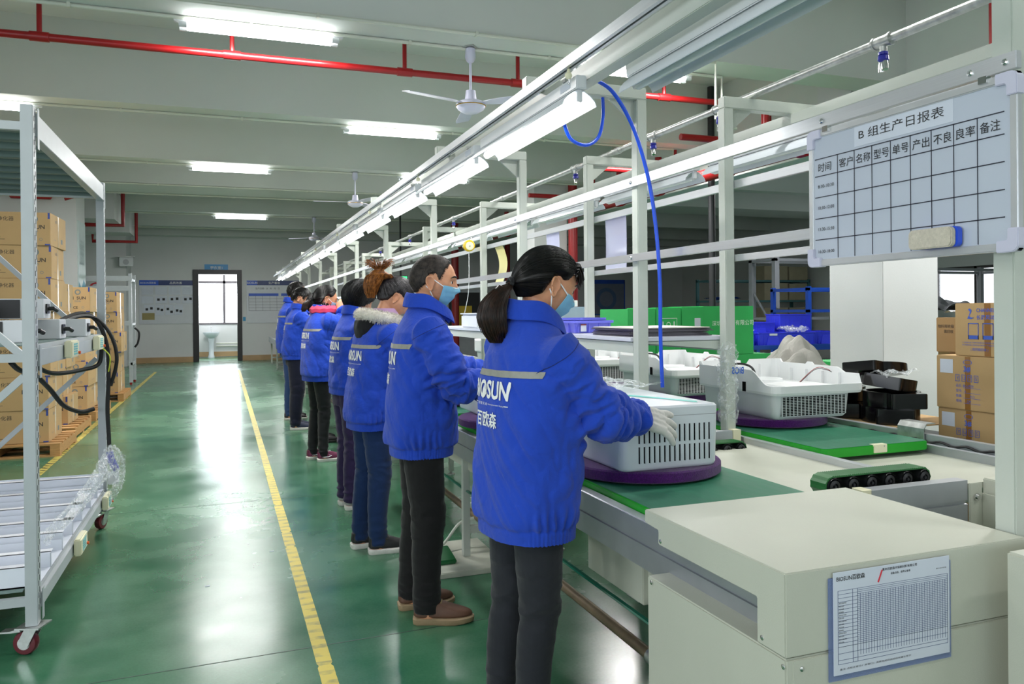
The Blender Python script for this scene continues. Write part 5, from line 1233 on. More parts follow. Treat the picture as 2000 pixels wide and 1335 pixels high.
# curved plastic sheets and a tool balancer hung on the rails
def hung_sheet(label, y0, y1, z1, z0, mat, bow, shear=0.0):
    x = XRp+PW+0.0245; g = thing('hanging_sheet', label, 'sheet', (x, (y0+y1)/2, z1), group='flexible sheets hung on the rear rail')
    n = 20; vs = []
    for i in range(n+1):
        s = i/n; z = z1+(z0-z1)*s; b_ = bow*math.sin(math.pi*s)
        for (y, th) in ((y0, 0), (y1, 0), (y1, 0.0012), (y0, 0.0012)): vs.append((x+th+abs(b_)*0.6, y+b_+shear*s, z))
    fs = [(4*i+j, 4*i+(j+1) % 4, 4*i+4+(j+1) % 4, 4*i+4+j) for i in range(n) for j in range(4)]+[(0, 1, 2, 3), (4*n+3, 4*n+2, 4*n+1, 4*n)]
    wpart(MB().add(vs, fs), 'sheet', mat, g, smooth=True)
hung_sheet('bowed white plastic sheet hung across the rear rails, with a bright reflection', 4.61, 4.91, 2.06, 1.69, pmat('glossy_lilac_sheet', rgb(196, 198, 222), 0.12, var=0.01), 0.05)
hung_sheet('small pale sheet hung on the rear rail just above the nearest head', 5.71, 5.97, 2.05, 1.78, pmat('pale_lilac_sheet', rgb(206, 208, 236), 0.2, var=0.02), 0.02)
hung_sheet('bowed yellow plastic strip hung on the rear rails', 7.05, 7.28, 2.05, 1.69, pmat('straw_yellow_sheet', rgb(216, 208, 142), 0.35, var=0.04), -0.05)
t = thing('tool_balancer', 'yellow and cream spring balancer hanging from the rail behind the masked man', 'balancer', (2.45, 7.80, 2.1))
wpart(MB().lathe([(0.01, -0.03), (0.052, -0.028), (0.06, -0.02), (0.06, 0.02), (0.052, 0.028), (0.01, 0.03)], (2.40, 7.80, 2.10), 28, 'y'), 'drum', M['yellow'], t, smooth=True)
wpart(MB().lathe([(0.01, -0.036), (0.04, -0.034), (0.044, -0.029)], (2.40, 7.80, 2.095), 24, 'y'), 'face_plate', M['ivory'], t, smooth=True)
wpart(MB().cyl((2.40, 7.76, 2.095), (2.40, 7.768, 2.095), 0.008, 10), 'hub', M['galv'], t)
wpart(MB().tube([(2.40, 7.80, 2.15), (2.41, 7.80, 2.19), (2.43, 7.80, 2.175)], 0.006, 6), 'hook', M['galv'], t)
wpart(MB().tube(spline([(2.40, 7.80, 2.05), (2.405, 7.82, 1.8), (2.40, 7.84, 1.6), (2.37, 7.88, 1.4), (2.35, 7.88, 1.3)]), 0.004, 6), 'cord', M['cord'], t, smooth=True)

# ------------------------------------------------------------------ right side stock
M['gcard'] = pmat('green_carton', rgb(40, 168, 84), 0.6, var=0.06, vscale=5)
def plain_carton(label, a, b, mat, group=None, name='carton', tape=None, prints=(), bevel=0.004):
    g = thing(name, label, 'carton', ((a[0]+b[0])/2, (a[1]+b[1])/2, a[2]), group=group)
    wpart(MB().box(a, b), 'box', mat, g, bevel=bevel)
    if tape:
        xm = (a[0]+b[0])/2; wpart(MB().box((xm-0.025, a[1]-0.0012, a[2]+0.004), (xm+0.025, a[1]+0.0003, b[2]-0.003)).box((xm-0.025, a[1], b[2]-0.0005), (xm+0.025, b[1], b[2]+0.001)), 'packing_tape', tape, g)
    return g
GL_ = 'green cartons behind the centre shelf'
# stand under the green cartons
plain_carton('green carton at the bottom of the pile beside the blue table', (4.2, 7.0, 0.0), (5.6, 7.8, 0.46), M['gcard'], GL_)
plain_carton('green carton in the middle of the pile beside the blue table', (4.25, 7.0, 0.462), (5.55, 7.75, 0.94), M['gcard'], GL_)
g = plain_carton('largest green carton on top of the pile, company name on its side', (4.70, 7.0, 0.942), (5.32, 7.7, 1.452), M['gcard'], GL_)
mb = MB(); put2d(mb, text2d('深圳市友', 0.055), (4.80, 6.9985, 1.245), (1, 0, 0), (0, 0, 1), 0); put2d(mb, text2d('有限公司', 0.055), (5.09, 6.9985, 1.25), (1, 0, 0), (0, 0, 1), 0); wpart(mb, 'lettering', M['print_white'], g)
g = plain_carton('green carton with a white label, left of the largest one', (4.42, 6.98, 0.942), (4.695, 7.6, 1.445), M['gcard'], GL_)
wpart(MB().box((4.575, 6.978, 1.24), (4.645, 6.981, 1.33)), 'label', M['paper'], g)
g = plain_carton('green carton with white handling symbols, left in the pile', (4.12, 6.98, 0.942), (4.415, 7.6, 1.44), M['gcard'], GL_)
mb = MB(); 
for i in range(3): put2d(mb, ring2d(0.018, 0.025, 16) if i == 1 else rect2d(-0.006, -0.03, 0.006, 0.03), (4.20+0.065*i, 6.9785, 1.27), (1, 0, 0), (0, 0, 1), 0)
for (a_, b_, c_, d_) in ((0, 0, 0.2, 0.004), (0, 0.12, 0.2, 0.124), (0, 0, 0.004, 0.124), (0.196, 0, 0.2, 0.124)): put2d(mb, rect2d(a_, b_, c_, d_), (4.165, 6.9785, 1.21), (1, 0, 0), (0, 0, 1), 0)
wpart(mb, 'handling_symbols', M['print_white'], g)
plain_carton('green carton partly hidden behind the blue hose', (3.80, 6.98, 0.942), (4.115, 7.6, 1.43), M['gcard'], GL_)
for k, (x0, x1) in enumerate(((3.55, 4.15),)): plain_carton('green carton under the one behind the blue hose', (x0, 7.02, 0.46), (x1, 7.7, 0.941), M['gcard'], GL_); plain_carton('green carton at floor level below the blue hose', (x0, 7.02, 0.0), (x1, 7.7, 0.459), M['gcard'], GL_)
# brown cartons and pale box behind the lilac bin
plain_carton('brown carton with a white label behind the lilac bin', (4.24, 8.6, 0.95), (4.74, 9.1, 1.31), M['card2'], tape=M['tape_brown'])
plain_carton('brown carton standing left of the one with the white label', (3.72, 8.7, 0.95), (4.22, 9.2, 1.315), M['card2'])
plain_carton('large brown carton under the labelled carton, behind the centre posts', (3.6, 8.65, 0.0), (4.95, 9.3, 0.949), M['card2'])
wthing(MB().box((4.60, 8.597, 1.17), (4.69, 8.6, 1.27)), 'carton_label', M['paper'], 'white paper label on the brown carton behind the lilac bin', 'label', (4.65, 8.598, 1.17))
plain_carton('pale blue grey box stacked behind the nearest face mask', (3.76, 8.75, 1.317), (4.21, 9.15, 1.465), pmat('pale_blue_box', rgb(132, 150, 168), 0.6), name='box')
plain_carton('small white box on the pale blue grey box', (3.93, 8.76, 1.467), (4.08, 8.95, 1.545), M['white'], name='box')
# blue table with bins
M['blue_steel'] = pmat('blue_steel', rgb(24, 66, 158), 0.4, var=0.05)
t = thing('blue_table', 'blue steel table carrying the rows of blue bins', 'table', (7.9, 9.9, 0))
TX0, TX1, TY0, TY1, TZ = 6.75, 9.2, 9.55, 10.6, 0.88
wpart(MB().box((TX0, TY0, TZ-0.06), (TX1, TY1, TZ)), 'top', M['blue_steel'], t, bevel=0.004)
for (x, y) in ((7.32, TY0), (TX1-0.1, TY0), (TX0, TY1-0.06), (TX1-0.1, TY1-0.06)): wpart(MB().box((x, y+0.01, 0), (x+0.055, y+0.065, TZ-0.06)), 'leg', M['blue_steel'], t)
wpart(MB().box((TX0, TY0+0.3, 0.25), (TX1, TY0+0.34, 0.31)), 'stretcher', M['blue_steel'], t)
gb_ = 'blue bins on the blue table'
for k, (x, y, z, w, d, h, rz, lab) in enumerate(((7.14, 9.95, TZ, 0.50, 0.62, 0.185, -14, 'blue bin nearest the centre post on the blue table'), (7.74, 9.92, TZ, 0.46, 0.6, 0.185, -14, 'blue bin with a white label, second along the blue table'), (8.24, 9.92, TZ, 0.46, 0.6, 0.185, -14, 'blue bin third along the blue table'), (8.74, 9.92, TZ, 0.46, 0.6, 0.185, -14, 'blue bin beside the white pillar on the blue table'),
      (7.86, 10.32, TZ, 0.46, 0.5, 0.33, -14, 'blue bin stacked in the back row, lower one'), (8.45, 10.25, TZ, 0.52, 0.5, 0.45, -14, 'highest blue bin in the back row beside the pillar'))):
    b = bin_(lab, w, d, h, M['binblue'], (x, y, z+0.001), rz, gb_)
    MB().prism([(-0.10, 0.0), (0.10, 0.0), (0.075, h*0.72), (-0.075, h*0.72)], 1, -d/2-0.008, -d/2+0.006).build('hand_grip', M['binblue'], b)
    if k == 1: MB().box((-0.06, -d/2-0.011, h*0.76), (0.06, -d/2-0.009, h*0.92)).build('label', M['paper'], b)
crumple('plastic_bag', 'clear plastic bag in the bin nearest the centre post', 7.2, 9.9, 1.05, 0.4, 0.4, 0.10, 6, 'bag')
crumple('plastic_bag', 'clear plastic bag in the third bin on the blue table', 8.25, 9.9, 1.05, 0.36, 0.36, 0.12, 7, 'bag')
# blue steel frame and grey racks beyond
def open_rack(label, x0, x1, y0, y1, zs, mat, top, post=0.05, diag=True, name='storage_rack'):
    g = thing(name, label, 'rack', ((x0+x1)/2, (y0+y1)/2, 0), group='racks in the right storage area')
    for x in (x0, x1-post):
        for y in (y0, y1-post): wpart(MB().box((x, y, 0), (x+post, y+post, top)), 'upright', mat, g)
    for z in zs:
        for y in (y0, y1-post*0.6): wpart(MB().box((x0, y+0.005, z-0.05), (x1, y+post*0.6, z)), 'shelf_beam', mat, g)
        for x in (x0, x1-post*0.6): wpart(MB().box((x, y0, z-0.05), (x+post*0.6, y1, z)), 'cross_tie', mat, g)
    if diag: wpart(MB().bar((x0+post/2, y0+0.02, zs[0]), (x0+post/2, y1-0.02, zs[0]+0.85), 0.03, 0.03, (1, 0, 0)), 'brace', mat, g); 
    return g
M['rack_grey'] = pmat('rack_dark_grey', rgb(122, 126, 132), 0.45, var=0.05); M['rack_teal'] = pmat('rack_teal', rgb(74, 122, 128), 0.5, var=0.05)
open_rack('grey slotted upright rack in the right storage area beside the green cartons', 9.85, 13.2, 12.3, 13.1, (0.95, 1.25, 2.38), M['rack_grey'], 2.49, 0.10)
open_rack('blue steel frame rack behind the blue bins', 9.50, 11.0, 11.0, 12.0, (0.75, 1.40, 1.78), M['blue_steel'], 1.80, 0.07, False)
open_rack('teal green shelving far behind the green cartons', 12.5, 15.8, 18.2, 19.0, (0.6, 1.66, 2.22), M['rack_teal'], 2.25, 0.07, False)
M['cream_card'] = pmat('cream_carton', rgb(168, 158, 134), 0.7, var=0.06)
for k, (x, w, h) in enumerate(((14.25, 0.8, 0.40), (15.1, 0.65, 0.38))):
    plain_carton('cream carton on top of the teal shelving, %s' % ['left one', 'right one'][k], (x, 18.25, 2.225), (x+w, 18.9, 2.225+h), M['cream_card'], 'cream cartons on the teal shelving')
    plain_carton('cream carton on the middle teal shelf, %s' % ['left one', 'right one'][k], (x, 18.25, 1.665), (x+w, 18.9, 1.665+h+0.08), M['cream_card'], 'cream cartons on the teal shelving')
    plain_carton('cream carton on the lowest teal shelf, %s' % ['left one', 'right one'][k], (x, 18.25, 0.605), (x+w, 18.9, 1.45), M['cream_card'], 'cream cartons on the teal shelving')
crumple('plastic_bag', 'blue plastic lying on the left end of the teal shelving', 13.1, 18.6, 1.665, 0.9, 0.5, 0.12, 12, 'bag', M['blue_steel'])
open_rack('dark grey rack at the far right below the whiteboard, before the daylight window', 11.2, 13.8, 10.2, 11.2, (1.2, 2.1), M['rack_grey'], 2.18, 0.08)
# sacks, green cartons and offcuts under the blue table
plain_carton('long green carton lying under the blue table', (6.55, 9.0, 0), (8.3, 9.4, 0.62), M['gcard'])
plain_carton('green carton standing left of the white pillar', (5.95, 6.3, 0), (6.9, 6.9, 0.86), M['gcard'])
crumple('grey_sack', 'crumpled grey sack leaning left of the white pillar', 5.5, 6.55, 0.74, 0.62, 0.5, 0.42, 21, 'sack', pmat('grey_sack', rgb(150, 148, 142), 0.6, var=0.1), fn=lambda X, Y, Z: Z*0.5+0.30*(1-4*np.abs(X*Y))*np.clip(1-(2*X)**2, 0, 1)*np.clip(1-(2*Y)**2, 0, 1))
plain_carton('carton supporting the grey sack behind the open housings', (5.1, 6.3, 0.0), (5.9, 6.85, 0.74), M['card2'])
crumple('white_sack', 'white plastic sack on the long green carton under the table', 7.4, 9.2, 0.625, 0.75, 0.36, 0.22, 22, 'sack', M['white'])
# stack of black mouldings on cardboard at the far side of the right lane
M['gloss_black'] = pmat('glossy_black_plastic', rgb(12, 12, 14), 0.15, var=0.1)
t = thing('side_table', 'low table under the black mouldings at the far side of the right lane', 'table', (3.65, 3.7, 0))
wpart(MB().box((3.36, 3.28, 0.64), (4.0, 4.12, 0.68)), 'top', M['black'], t)
for (x, y) in ((3.37, 3.30), (3.94, 3.30), (3.37, 4.06), (3.94, 4.06)): wpart(MB().box((x, y, 0), (x+0.05, y+0.05, 0.64)), 'leg', M['darkpipe'], t)
def moulding(label, x, y, z, r, h, rz, tilt=(0, 0), sc=True):
    g = thing('fan_moulding', label, 'moulding', (x, y, z), 0, 'glossy black scroll mouldings')
    g.rotation_euler = (R(tilt[0]), R(tilt[1]), R(rz))
    n = 40; out = []; inn = []
    for k in range(n):
        a = 2*math.pi*k/n; rr = r*(0.82+0.18*k/n); out.append((rr*math.cos(a), rr*math.sin(a))); inn.append(((rr-0.02)*math.cos(a), (rr-0.02)*math.sin(a)))
    mb = MB(); loft(mb, [[(p, q, 0) for p, q in out], [(p, q, h) for p, q in out], [(p, q, h) for p, q in inn], [(p, q, 0.012) for p, q in inn]]); mb.build('scroll', M['gloss_black'], g, bevel=0.002, smooth=True)
    if sc: MB().rbox((r*0.55, -0.10, 0.0), (r*1.18, 0.10, h*1.0), 0.015, 2).build('outlet', M['gloss_black'], g, bevel=0.003)
    MB().lathe([(0.07, 0.012), (0.07, h*0.5), (0.05, h*0.5), (0.05, 0.012)], (0, 0, 0), 24).build('hub_ring', M['gloss_black'], g, smooth=True)
    return g
def card_sheet(label, x0, x1, y0, y1, z): return wthing(MB().box((x0, y0, z), (x1, y1, z+0.006)), 'cardboard_sheet', M['card'], label, 'cardboard', ((x0+x1)/2, (y0+y1)/2, z))
for (x, y, z, r_, h, rz, tl, lab) in ((3.56, 3.86, 0.682, 0.19, 0.082, 200, (0, 0), 'at the bottom of the pile, left'), (3.58, 3.47, 0.682, 0.18, 0.082, 100, (0, 0), 'at the bottom of the pile, right'),
      (3.56, 3.84, 0.772, 0.18, 0.085, 230, (0, 0), 'in the second layer, left'), (3.60, 3.49, 0.772, 0.17, 0.085, 230, (0, 0), 'in the second layer, right'),
      (3.57, 3.88, 0.858, 0.18, 0.085, 180, (0, 0), 'in the third layer, left'), (3.62, 3.50, 0.858, 0.17, 0.085, 250, (0, 0), 'in the third layer, right'),
      (3.60, 3.52, 0.955, 0.17, 0.07, 215, (-8, -6), 'tilted on top of the pile, right'), (3.62, 3.62, 1.03, 0.19, 0.055, 200, (7, -8), 'on the very top of the pile')):
    moulding('glossy black scroll moulding ' + lab, x, y, z, r_, h, rz, tl)
card_sheet('cardboard sheet between the lowest black mouldings', 3.37, 3.98, 3.29, 4.10, 0.7645)
crumple('film_scrap', 'crumpled clear film caught between the top black mouldings', 3.55, 3.42, 1.03, 0.22, 0.14, 0.05, 31)
# numbered cartons on the right
bx = 'numbered cartons stacked at the right'
def num_face(mb, y1, zt, items): pass
def num_carton(label, x0, x1, y0, y1, z0, z1):
    g = thing('carton', label, 'carton', ((x0+x1)/2, (y0+y1)/2, z0), group=bx)
    wpart(MB().box((x0, y0, z0), (x1, y1, z1)), 'box', M['card'], g, bevel=0.004)
    ym = (y0+y1)/2; x = x0-0.0016; U, Z = (0, -1, 0), (0, 0, 1); mb = MB(); zt = z1
    wpart(MB().box((x0-0.0010, ym-0.016, z0+0.003), (x0+0.0003, ym+0.016, z1-0.002)), 'packing_tape', M['tape_brown'], g)
    put2d(mb, text2d('3#', 0.032, bold=0.03), (x, ym+0.024, zt-0.085), U, Z, 0)
    for i in range(4):
        for (p, q, r_, s) in ((0, 0, 0.026, 0.0025), (0, 0.034, 0.026, 0.0365), (0, 0, 0.0025, 0.036), (0.0235, 0, 0.026, 0.036)): put2d(mb, rect2d(p, q, r_, s), (x, ym+0.074-0.037*i, zt-0.135), U, Z, 0)
        put2d(mb, text2d('YUT5'[i], 0.018), (x, ym+0.067-0.037*i, zt-0.126), U, Z, 0)
    for i, s in enumerate(('品名: 离心风叶', '型号:   6', '数量:          PCS', '规格:      CM')):
        if zt-0.165-0.027*i < z0+0.01: break
        put2d(mb, text2d(s, 0.0155), (x, ym+0.07, zt-0.165-0.027*i), U, Z, 0); put2d(mb, rect2d(0, 0, 0.10, 0.0016), (x, ym+0.025, zt-0.169-0.027*i), U, Z, 0)
    rv, rf = ring2d(0.019, 0.022, 24); put2d(mb, (rv*np.array([1.2, 0.6]), rf), (x, ym, zt-0.032), U, Z, 0)
    wpart(mb, 'lettering', M['print_blue'], g)
    wpart(MB().box((x0-0.0009, y1-0.105, zt-0.095), (x0+0.0003, y1-0.025, zt-0.02)), 'delivery_note', M['paper'], g)
    return g
num_carton('brown carton marked 3#, upper of the two, beside the black mouldings', 3.70, 4.28, 2.885, 3.275, 0.872, 1.158)
num_carton('brown carton marked 3#, lower of the two, beside the black mouldings', 3.705, 4.28, 2.89, 3.27, 0.585, 0.870)
plain_carton('brown carton below the two marked 3#', (3.71, 2.89, 0.29), (4.28, 3.27, 0.584), M['card'], bx); plain_carton('brown carton on the floor under the right stack', (3.71, 2.89, 0.0), (4.28, 3.27, 0.289), M['card'], bx)
g = thing('carton', 'brown carton with a bird emblem and CHANNEL lettering, topmost of the right stack', 'carton', (4.0, 2.95, 1.16), group=bx)
X0, Y0c, Y1c = 3.712, 2.70, 3.166
wpart(MB().box((X0, Y0c, 1.160), (4.28, Y1c, 1.440)), 'box', M['card'], g, bevel=0.004)
wpart(MB().box((X0-0.001, 2.955, 1.163), (X0+0.0003, 2.99, 1.438)), 'packing_tape', M['tape_brown'], g)
mb = MB(); x = X0-0.0016; U, Z = (0, -1, 0), (0, 0, 1); yl = 3.09
put2d(mb, text2d('CHANNEL', 0.020, 0.105, bold=0.012), (x, yl-0.055, 1.392), U, Z, 0); put2d(mb, text2d('长晟风动', 0.026, 0.105, bold=0.012), (x, yl-0.055, 1.352), U, Z, 0)
cv = np.array([[0, 0.055], [0.012, 0.06], [0.022, 0.05], [0.018, 0.035], [0.006, 0.02], [0.02, 0.012], [0.038, 0.012], [0.02, 0.004], [-0.004, 0.006], [0.008, 0.028], [0.012, 0.042]]); put2d(mb, (cv, [tuple(range(len(cv)))]), (x, yl-0.005, 1.352), U, Z, 0)
for q in (0.005, 0.090):
    for (a_, b_, r_, s_) in ((0, 0, 0.062, 0.020), (0, 0.080, 0.062, 0.085), (0, 0, 0.004, 0.085), (0.058, 0, 0.062, 0.085)): put2d(mb, rect2d(a_, b_, r_, s_), (x, yl-q, 1.250), U, Z, 0)
put2d(mb, text2d('广东服务热线: 东莞市长安镇风机科技有限公司服务部', 0.0075, 0.21), (x, yl+0.03, 1.228), U, Z, 0); put2d(mb, text2d('浙江服务热线: 余姚市临山镇风机厂产品售后服务部', 0.0075, 0.21), (x, yl+0.03, 1.215), U, Z, 0)
put2d(mb, text2d('( 周转箱回收 )', 0.018), (x, yl-0.02, 1.186), U, Z, 0)
wpart(mb, 'lettering', M['print_blue'], g)
g = thing('carton', 'dark brown carton behind the right stack, beside the white pillar', 'carton', (4.2, 3.5, 1.16))
wpart(MB().box((3.92, 3.30, 1.16), (4.5, 3.47, 1.36)), 'box', M['card2'], g, bevel=0.004)
mb = MB(); x = 3.9185; put2d(mb, text2d('物料周转箱', 0.02), (x, 3.455, 1.30), U, Z, 0); put2d(mb, text2d('需回收', 0.020), (x, 3.415, 1.27), U, Z, 0); wpart(mb, 'lettering', M['print_dark'], g)
for k, (z0, z1) in enumerate(((0.0, 0.4), (0.401, 0.8), (0.801, 1.159))): plain_carton('dark brown carton under the one beside the pillar, %s' % ['lowest', 'middle', 'upper'][k], (4.02, 3.30, z0), (4.5, 3.47, z1), M['card2'], 'dark cartons behind the right stack')
crumple('foam_wrap', 'folded white foam sheet on the dark brown carton beside the pillar', 4.2, 3.385, 1.362, 0.45, 0.16, 0.05, 41, 'foam', M['white'])
plain_carton('small brown carton at the right edge above the topmost carton', (4.6, 3.25, 1.43), (5.1, 3.6, 1.56), M['card2'], tape=M['tape_clear'])
plain_carton('tall brown carton behind the right post', (4.6, 3.25, 0.0), (5.1, 3.66, 1.429), M['card2'])
crumple('grey_sack', 'dark grey sack bundle in front of the daylight window', 10.6, 9.4, 1.25, 1.6, 0.8, 0.35, 43, 'sack', pmat('dark_grey_sack', rgb(92, 94, 98), 0.7, var=0.1))
plain_carton('large carton carrying the dark grey sacks', (9.8, 9.0, 0), (11.4, 9.8, 1.25), M['card2'])
plain_carton('brown flat box on the floor behind the nearest open housing', (4.35, 5.6, 0.0), (4.85, 6.1, 0.80), M['card2'])
# door-like dark opening and grey cabinet on the far wall right of the line
t = thing('dark_doorway', 'dark doorway in the far right wall between the fire pipes', 'doorway', (10.9, YF, 0))
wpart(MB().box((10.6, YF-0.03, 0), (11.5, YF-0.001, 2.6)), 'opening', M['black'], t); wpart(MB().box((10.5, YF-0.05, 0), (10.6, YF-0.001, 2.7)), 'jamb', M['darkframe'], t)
t = thing('wall_cabinet', 'pale framed hose cabinet on the wall behind the masked man', 'cabinet', (7.1, 23.8, 0.55))
wpart(MB().box((6.55, 23.8, 0.55), (7.75, 24.0, 2.1)), 'frame', M['alu2'], t); wpart(MB().box((6.6, 23.85, 0), (7.7, 23.99, 0.55)), 'stand', M['alu2'], t); wpart(MB().box((6.64, 23.79, 0.63), (7.66, 23.8, 2.02)), 'glass_door', M['black'], t); wpart(MB().box((6.95, 23.785, 0.9), (7.4, 23.789, 1.6)), 'yellow_parts', M['yellow'], t)
t = thing('exit_sign', 'small green lit exit sign beyond the fur hooded woman', 'exit sign', (4.32, 20.0, 2.2))
wpart(MB().box((4.14, 20.0, 2.16), (4.50, 20.06, 2.36)), 'case', M['black'], t); wpart(MB().box((4.16, 19.996, 2.18), (4.48, 20.0, 2.34)), 'lit_face', emat('green_sign_light', (0.05, 0.9, 0.25, 1), 1.6), t)
mb = MB(); put2d(mb, text2d('EXIT', 0.09, 0.22), (4.21, 19.9955, 2.21), (1, 0, 0), (0, 0, 1), 0.0); wpart(mb, 'lettering', M['ink_white'], t)
wpart(MB().box((4.30, 20.02, 2.36), (4.34, 20.05, ZS)), 'hanger', M['darkpipe'], t)
# ------------------------------------------------------------------ people
_HG = np.random.RandomState(11).rand(32, 32, 32)
def vnoise(P):
    P = np.asarray(P, float); i = np.floor(P).astype(int); f = P-i; f = f*f*(3-2*f)
    i0 = i & 31; i1 = (i+1) & 31
    def g(a, b, c): return _HG[a, b, c]
    x0, y0, z0 = i0.T; x1, y1, z1 = i1.T; fx, fy, fz = f.T
    c00 = g(x0, y0, z0)*(1-fx)+g(x1, y0, z0)*fx; c10 = g(x0, y1, z0)*(1-fx)+g(x1, y1, z0)*fx
    c01 = g(x0, y0, z1)*(1-fx)+g(x1, y0, z1)*fx; c11 = g(x0, y1, z1)*(1-fx)+g(x1, y1, z1)*fx
    return (c00*(1-fy)+c10*fy)*(1-fz)+(c01*(1-fy)+c11*fy)*fz
def ridge(P): # 0..1, sharp creases
    a = vnoise(P); b = vnoise(np.asarray(P)*1.9+7.3)
    return 1-np.abs(2*(0.68*a+0.32*b)-1)*1.6
def crease(P): # long soft slopes meeting in sharp valleys and crests
    n = 0.7*vnoise(P)+0.3*vnoise(np.asarray(P)*2.1+3.7); return np.abs(2*n-1)**0.8
def sstep(a, b, x): t = np.clip((x-a)/(b-a), 0, 1); return t*t*(3-2*t)

class Shell:
    """collects closed tubes and lofts, then fuses them into one skin by voxel remeshing"""
    def __init__(self): self.mb = MB()
    def limb(self, pts, rad, n=18, flat=None, up=None, caps=True):
        P = [Vector(p) for p in pts]; m = len(P); vs = []
        u, v = frame_of(P[1]-P[0])
        if up is not None:
            t = (P[1]-P[0]).normalized(); v = (Vector(up)-t*Vector(up).dot(t)).normalized(); u = v.cross(t)
        # rounded end caps
        ext = []
        for k in range(m):
            t = (P[min(k+1, m-1)]-P[max(k-1, 0)]).normalized(); ext.append((P[k], rad[k], t))
        if caps:
            t0 = (P[1]-P[0]).normalized(); t1 = (P[-1]-P[-2]).normalized()
            pre = [(P[0]-t0*rad[0]*math.sin(R(a))*0.9, rad[0]*math.cos(R(a)), t0) for a in (80, 55, 28)]
            post = [(P[-1]+t1*rad[-1]*math.sin(R(a))*0.9, rad[-1]*math.cos(R(a)), t1) for a in (28, 55, 80)]
            ext = pre+ext+post
        fl = flat or 1.0
        for (p, r, t) in ext:
            u = (u-t*u.dot(t)).normalized(); v = t.cross(u)
            for i in range(n):
                a = 2*math.pi*i/n; vs.append(p+u*(math.cos(a)*r)+v*(math.sin(a)*r*fl))
        q = len(ext)
        fs = [(k*n+i, k*n+(i+1) % n, (k+1)*n+(i+1) % n, (k+1)*n+i) for k in range(q-1) for i in range(n)]
        fs += [tuple(range(n-1, -1, -1)), tuple((q-1)*n+i for i in range(n))]
        self.mb.add(vs, fs); return self
    def rings(self, rs, n=36, p=2.3, mat=None):
        """rs: (center xyz, half width a, half depth b[, back half depth])"""
        vs = []
        for rr in rs:
            c, a, b = rr[0], rr[1], rr[2]; bb = rr[3] if len(rr) > 3 else b
            for i in range(n):
                t = 2*math.pi*i/n; ct, st = math.cos(t), math.sin(t)
                x = a*math.copysign(abs(ct)**(2/p), ct); y = (b if st > 0 else bb)*math.copysign(abs(st)**(2/p), st)
                vs.append((c[0]+x, c[1]+y, c[2]))
        m = len(rs)
        fs = [(k*n+i, k*n+(i+1) % n, (k+1)*n+(i+1) % n, (k+1)*n+i) for k in range(m-1) for i in range(n)]
        fs += [tuple(range(n-1, -1, -1)), tuple((m-1)*n+i for i in range(n))]
        self.mb.add(vs, fs); return self
    def fuse(self, voxel, smooth=4, sfac=0.5):
        me = bpy.data.meshes.new('tmp'); me.from_pydata(self.mb.v, [], self.mb.f)
        bm = bmesh.new(); bm.from_mesh(me); bmesh.ops.recalc_face_normals(bm, faces=bm.faces); bm.to_mesh(me); bm.free()
        ob = bpy.data.objects.new('tmp', me); COL.objects.link(ob)
        md = ob.modifiers.new('r', 'REMESH'); md.mode = 'VOXEL'; md.voxel_size = voxel; md.use_smooth_shade = True
        if smooth: s = ob.modifiers.new('s', 'SMOOTH'); s.iterations = smooth; s.factor = sfac
        dg = bpy.context.evaluated_depsgraph_get(); out = bpy.data.meshes.new_from_object(ob.evaluated_get(dg))
        bpy.data.objects.remove(ob); bpy.data.meshes.remove(me)
        return out
def mverts(me):
    a = np.empty(len(me.vertices)*3); me.vertices.foreach_get('co', a); return a.reshape(-1, 3)
def mnorms(me):
    a = np.empty(len(me.vertices)*3); me.vertices.foreach_get('normal', a); return a.reshape(-1, 3)
def setv(me, V): me.vertices.foreach_set('co', V.ravel()); me.update()
def bvh_of(me): return BVHTree.FromPolygons([v.co[:] for v in me.vertices], [tuple(p.vertices) for p in me.polygons])
def seg_param(V, P):
    """closest arc length and distance of every vertex to polyline P"""
    best = np.full(len(V), 1e9); par = np.zeros(len(V)); cen = np.zeros_like(V); s0 = 0; tan = np.zeros_like(V)
    for a, b in zip(P[:-1], P[1:]):
        a = np.array(a); b = np.array(b); d = b-a; L = np.linalg.norm(d); t = np.clip(((V-a)@d)/L**2, 0, 1); c = a+t[:, None]*d
        dist = np.linalg.norm(V-c, axis=1); m = dist < best
        best[m] = dist[m]; par[m] = (s0+t*L)[m]; cen[m] = c[m]; tan[m] = d/L; s0 += L
    return par, best, cen, tan, s0

def skin_material(name, col):
    m, nt, b = nmat(name); L = nt.links
    tc = N(nt, 'ShaderNodeTexCoord'); n = N(nt, 'ShaderNodeTexNoise', Scale=22.0, Detail=5.0); L.new(tc.outputs['Object'], n.inputs['Vector'])
    cr = N(nt, 'ShaderNodeValToRGB'); c = Vector(col[:3]); cr.color_ramp.elements[0].position = 0.3; cr.color_ramp.elements[1].position = 0.72
    cr.color_ramp.elements[0].color = (c.x*0.86, c.y*0.76, c.z*0.72, 1); cr.color_ramp.elements[1].color = (min(1, c.x*1.08), c.y*1.06, c.z*1.04, 1)
    L.new(n.outputs['Fac'], cr.inputs[0]); L.new(cr.outputs[0], b.inputs['Base Color'])
    b.inputs['Roughness'].default_value = 0.48; b.inputs['Subsurface Weight'].default_value = 0.12; b.inputs['Subsurface Radius'].default_value = (0.012, 0.004, 0.002)
    return m
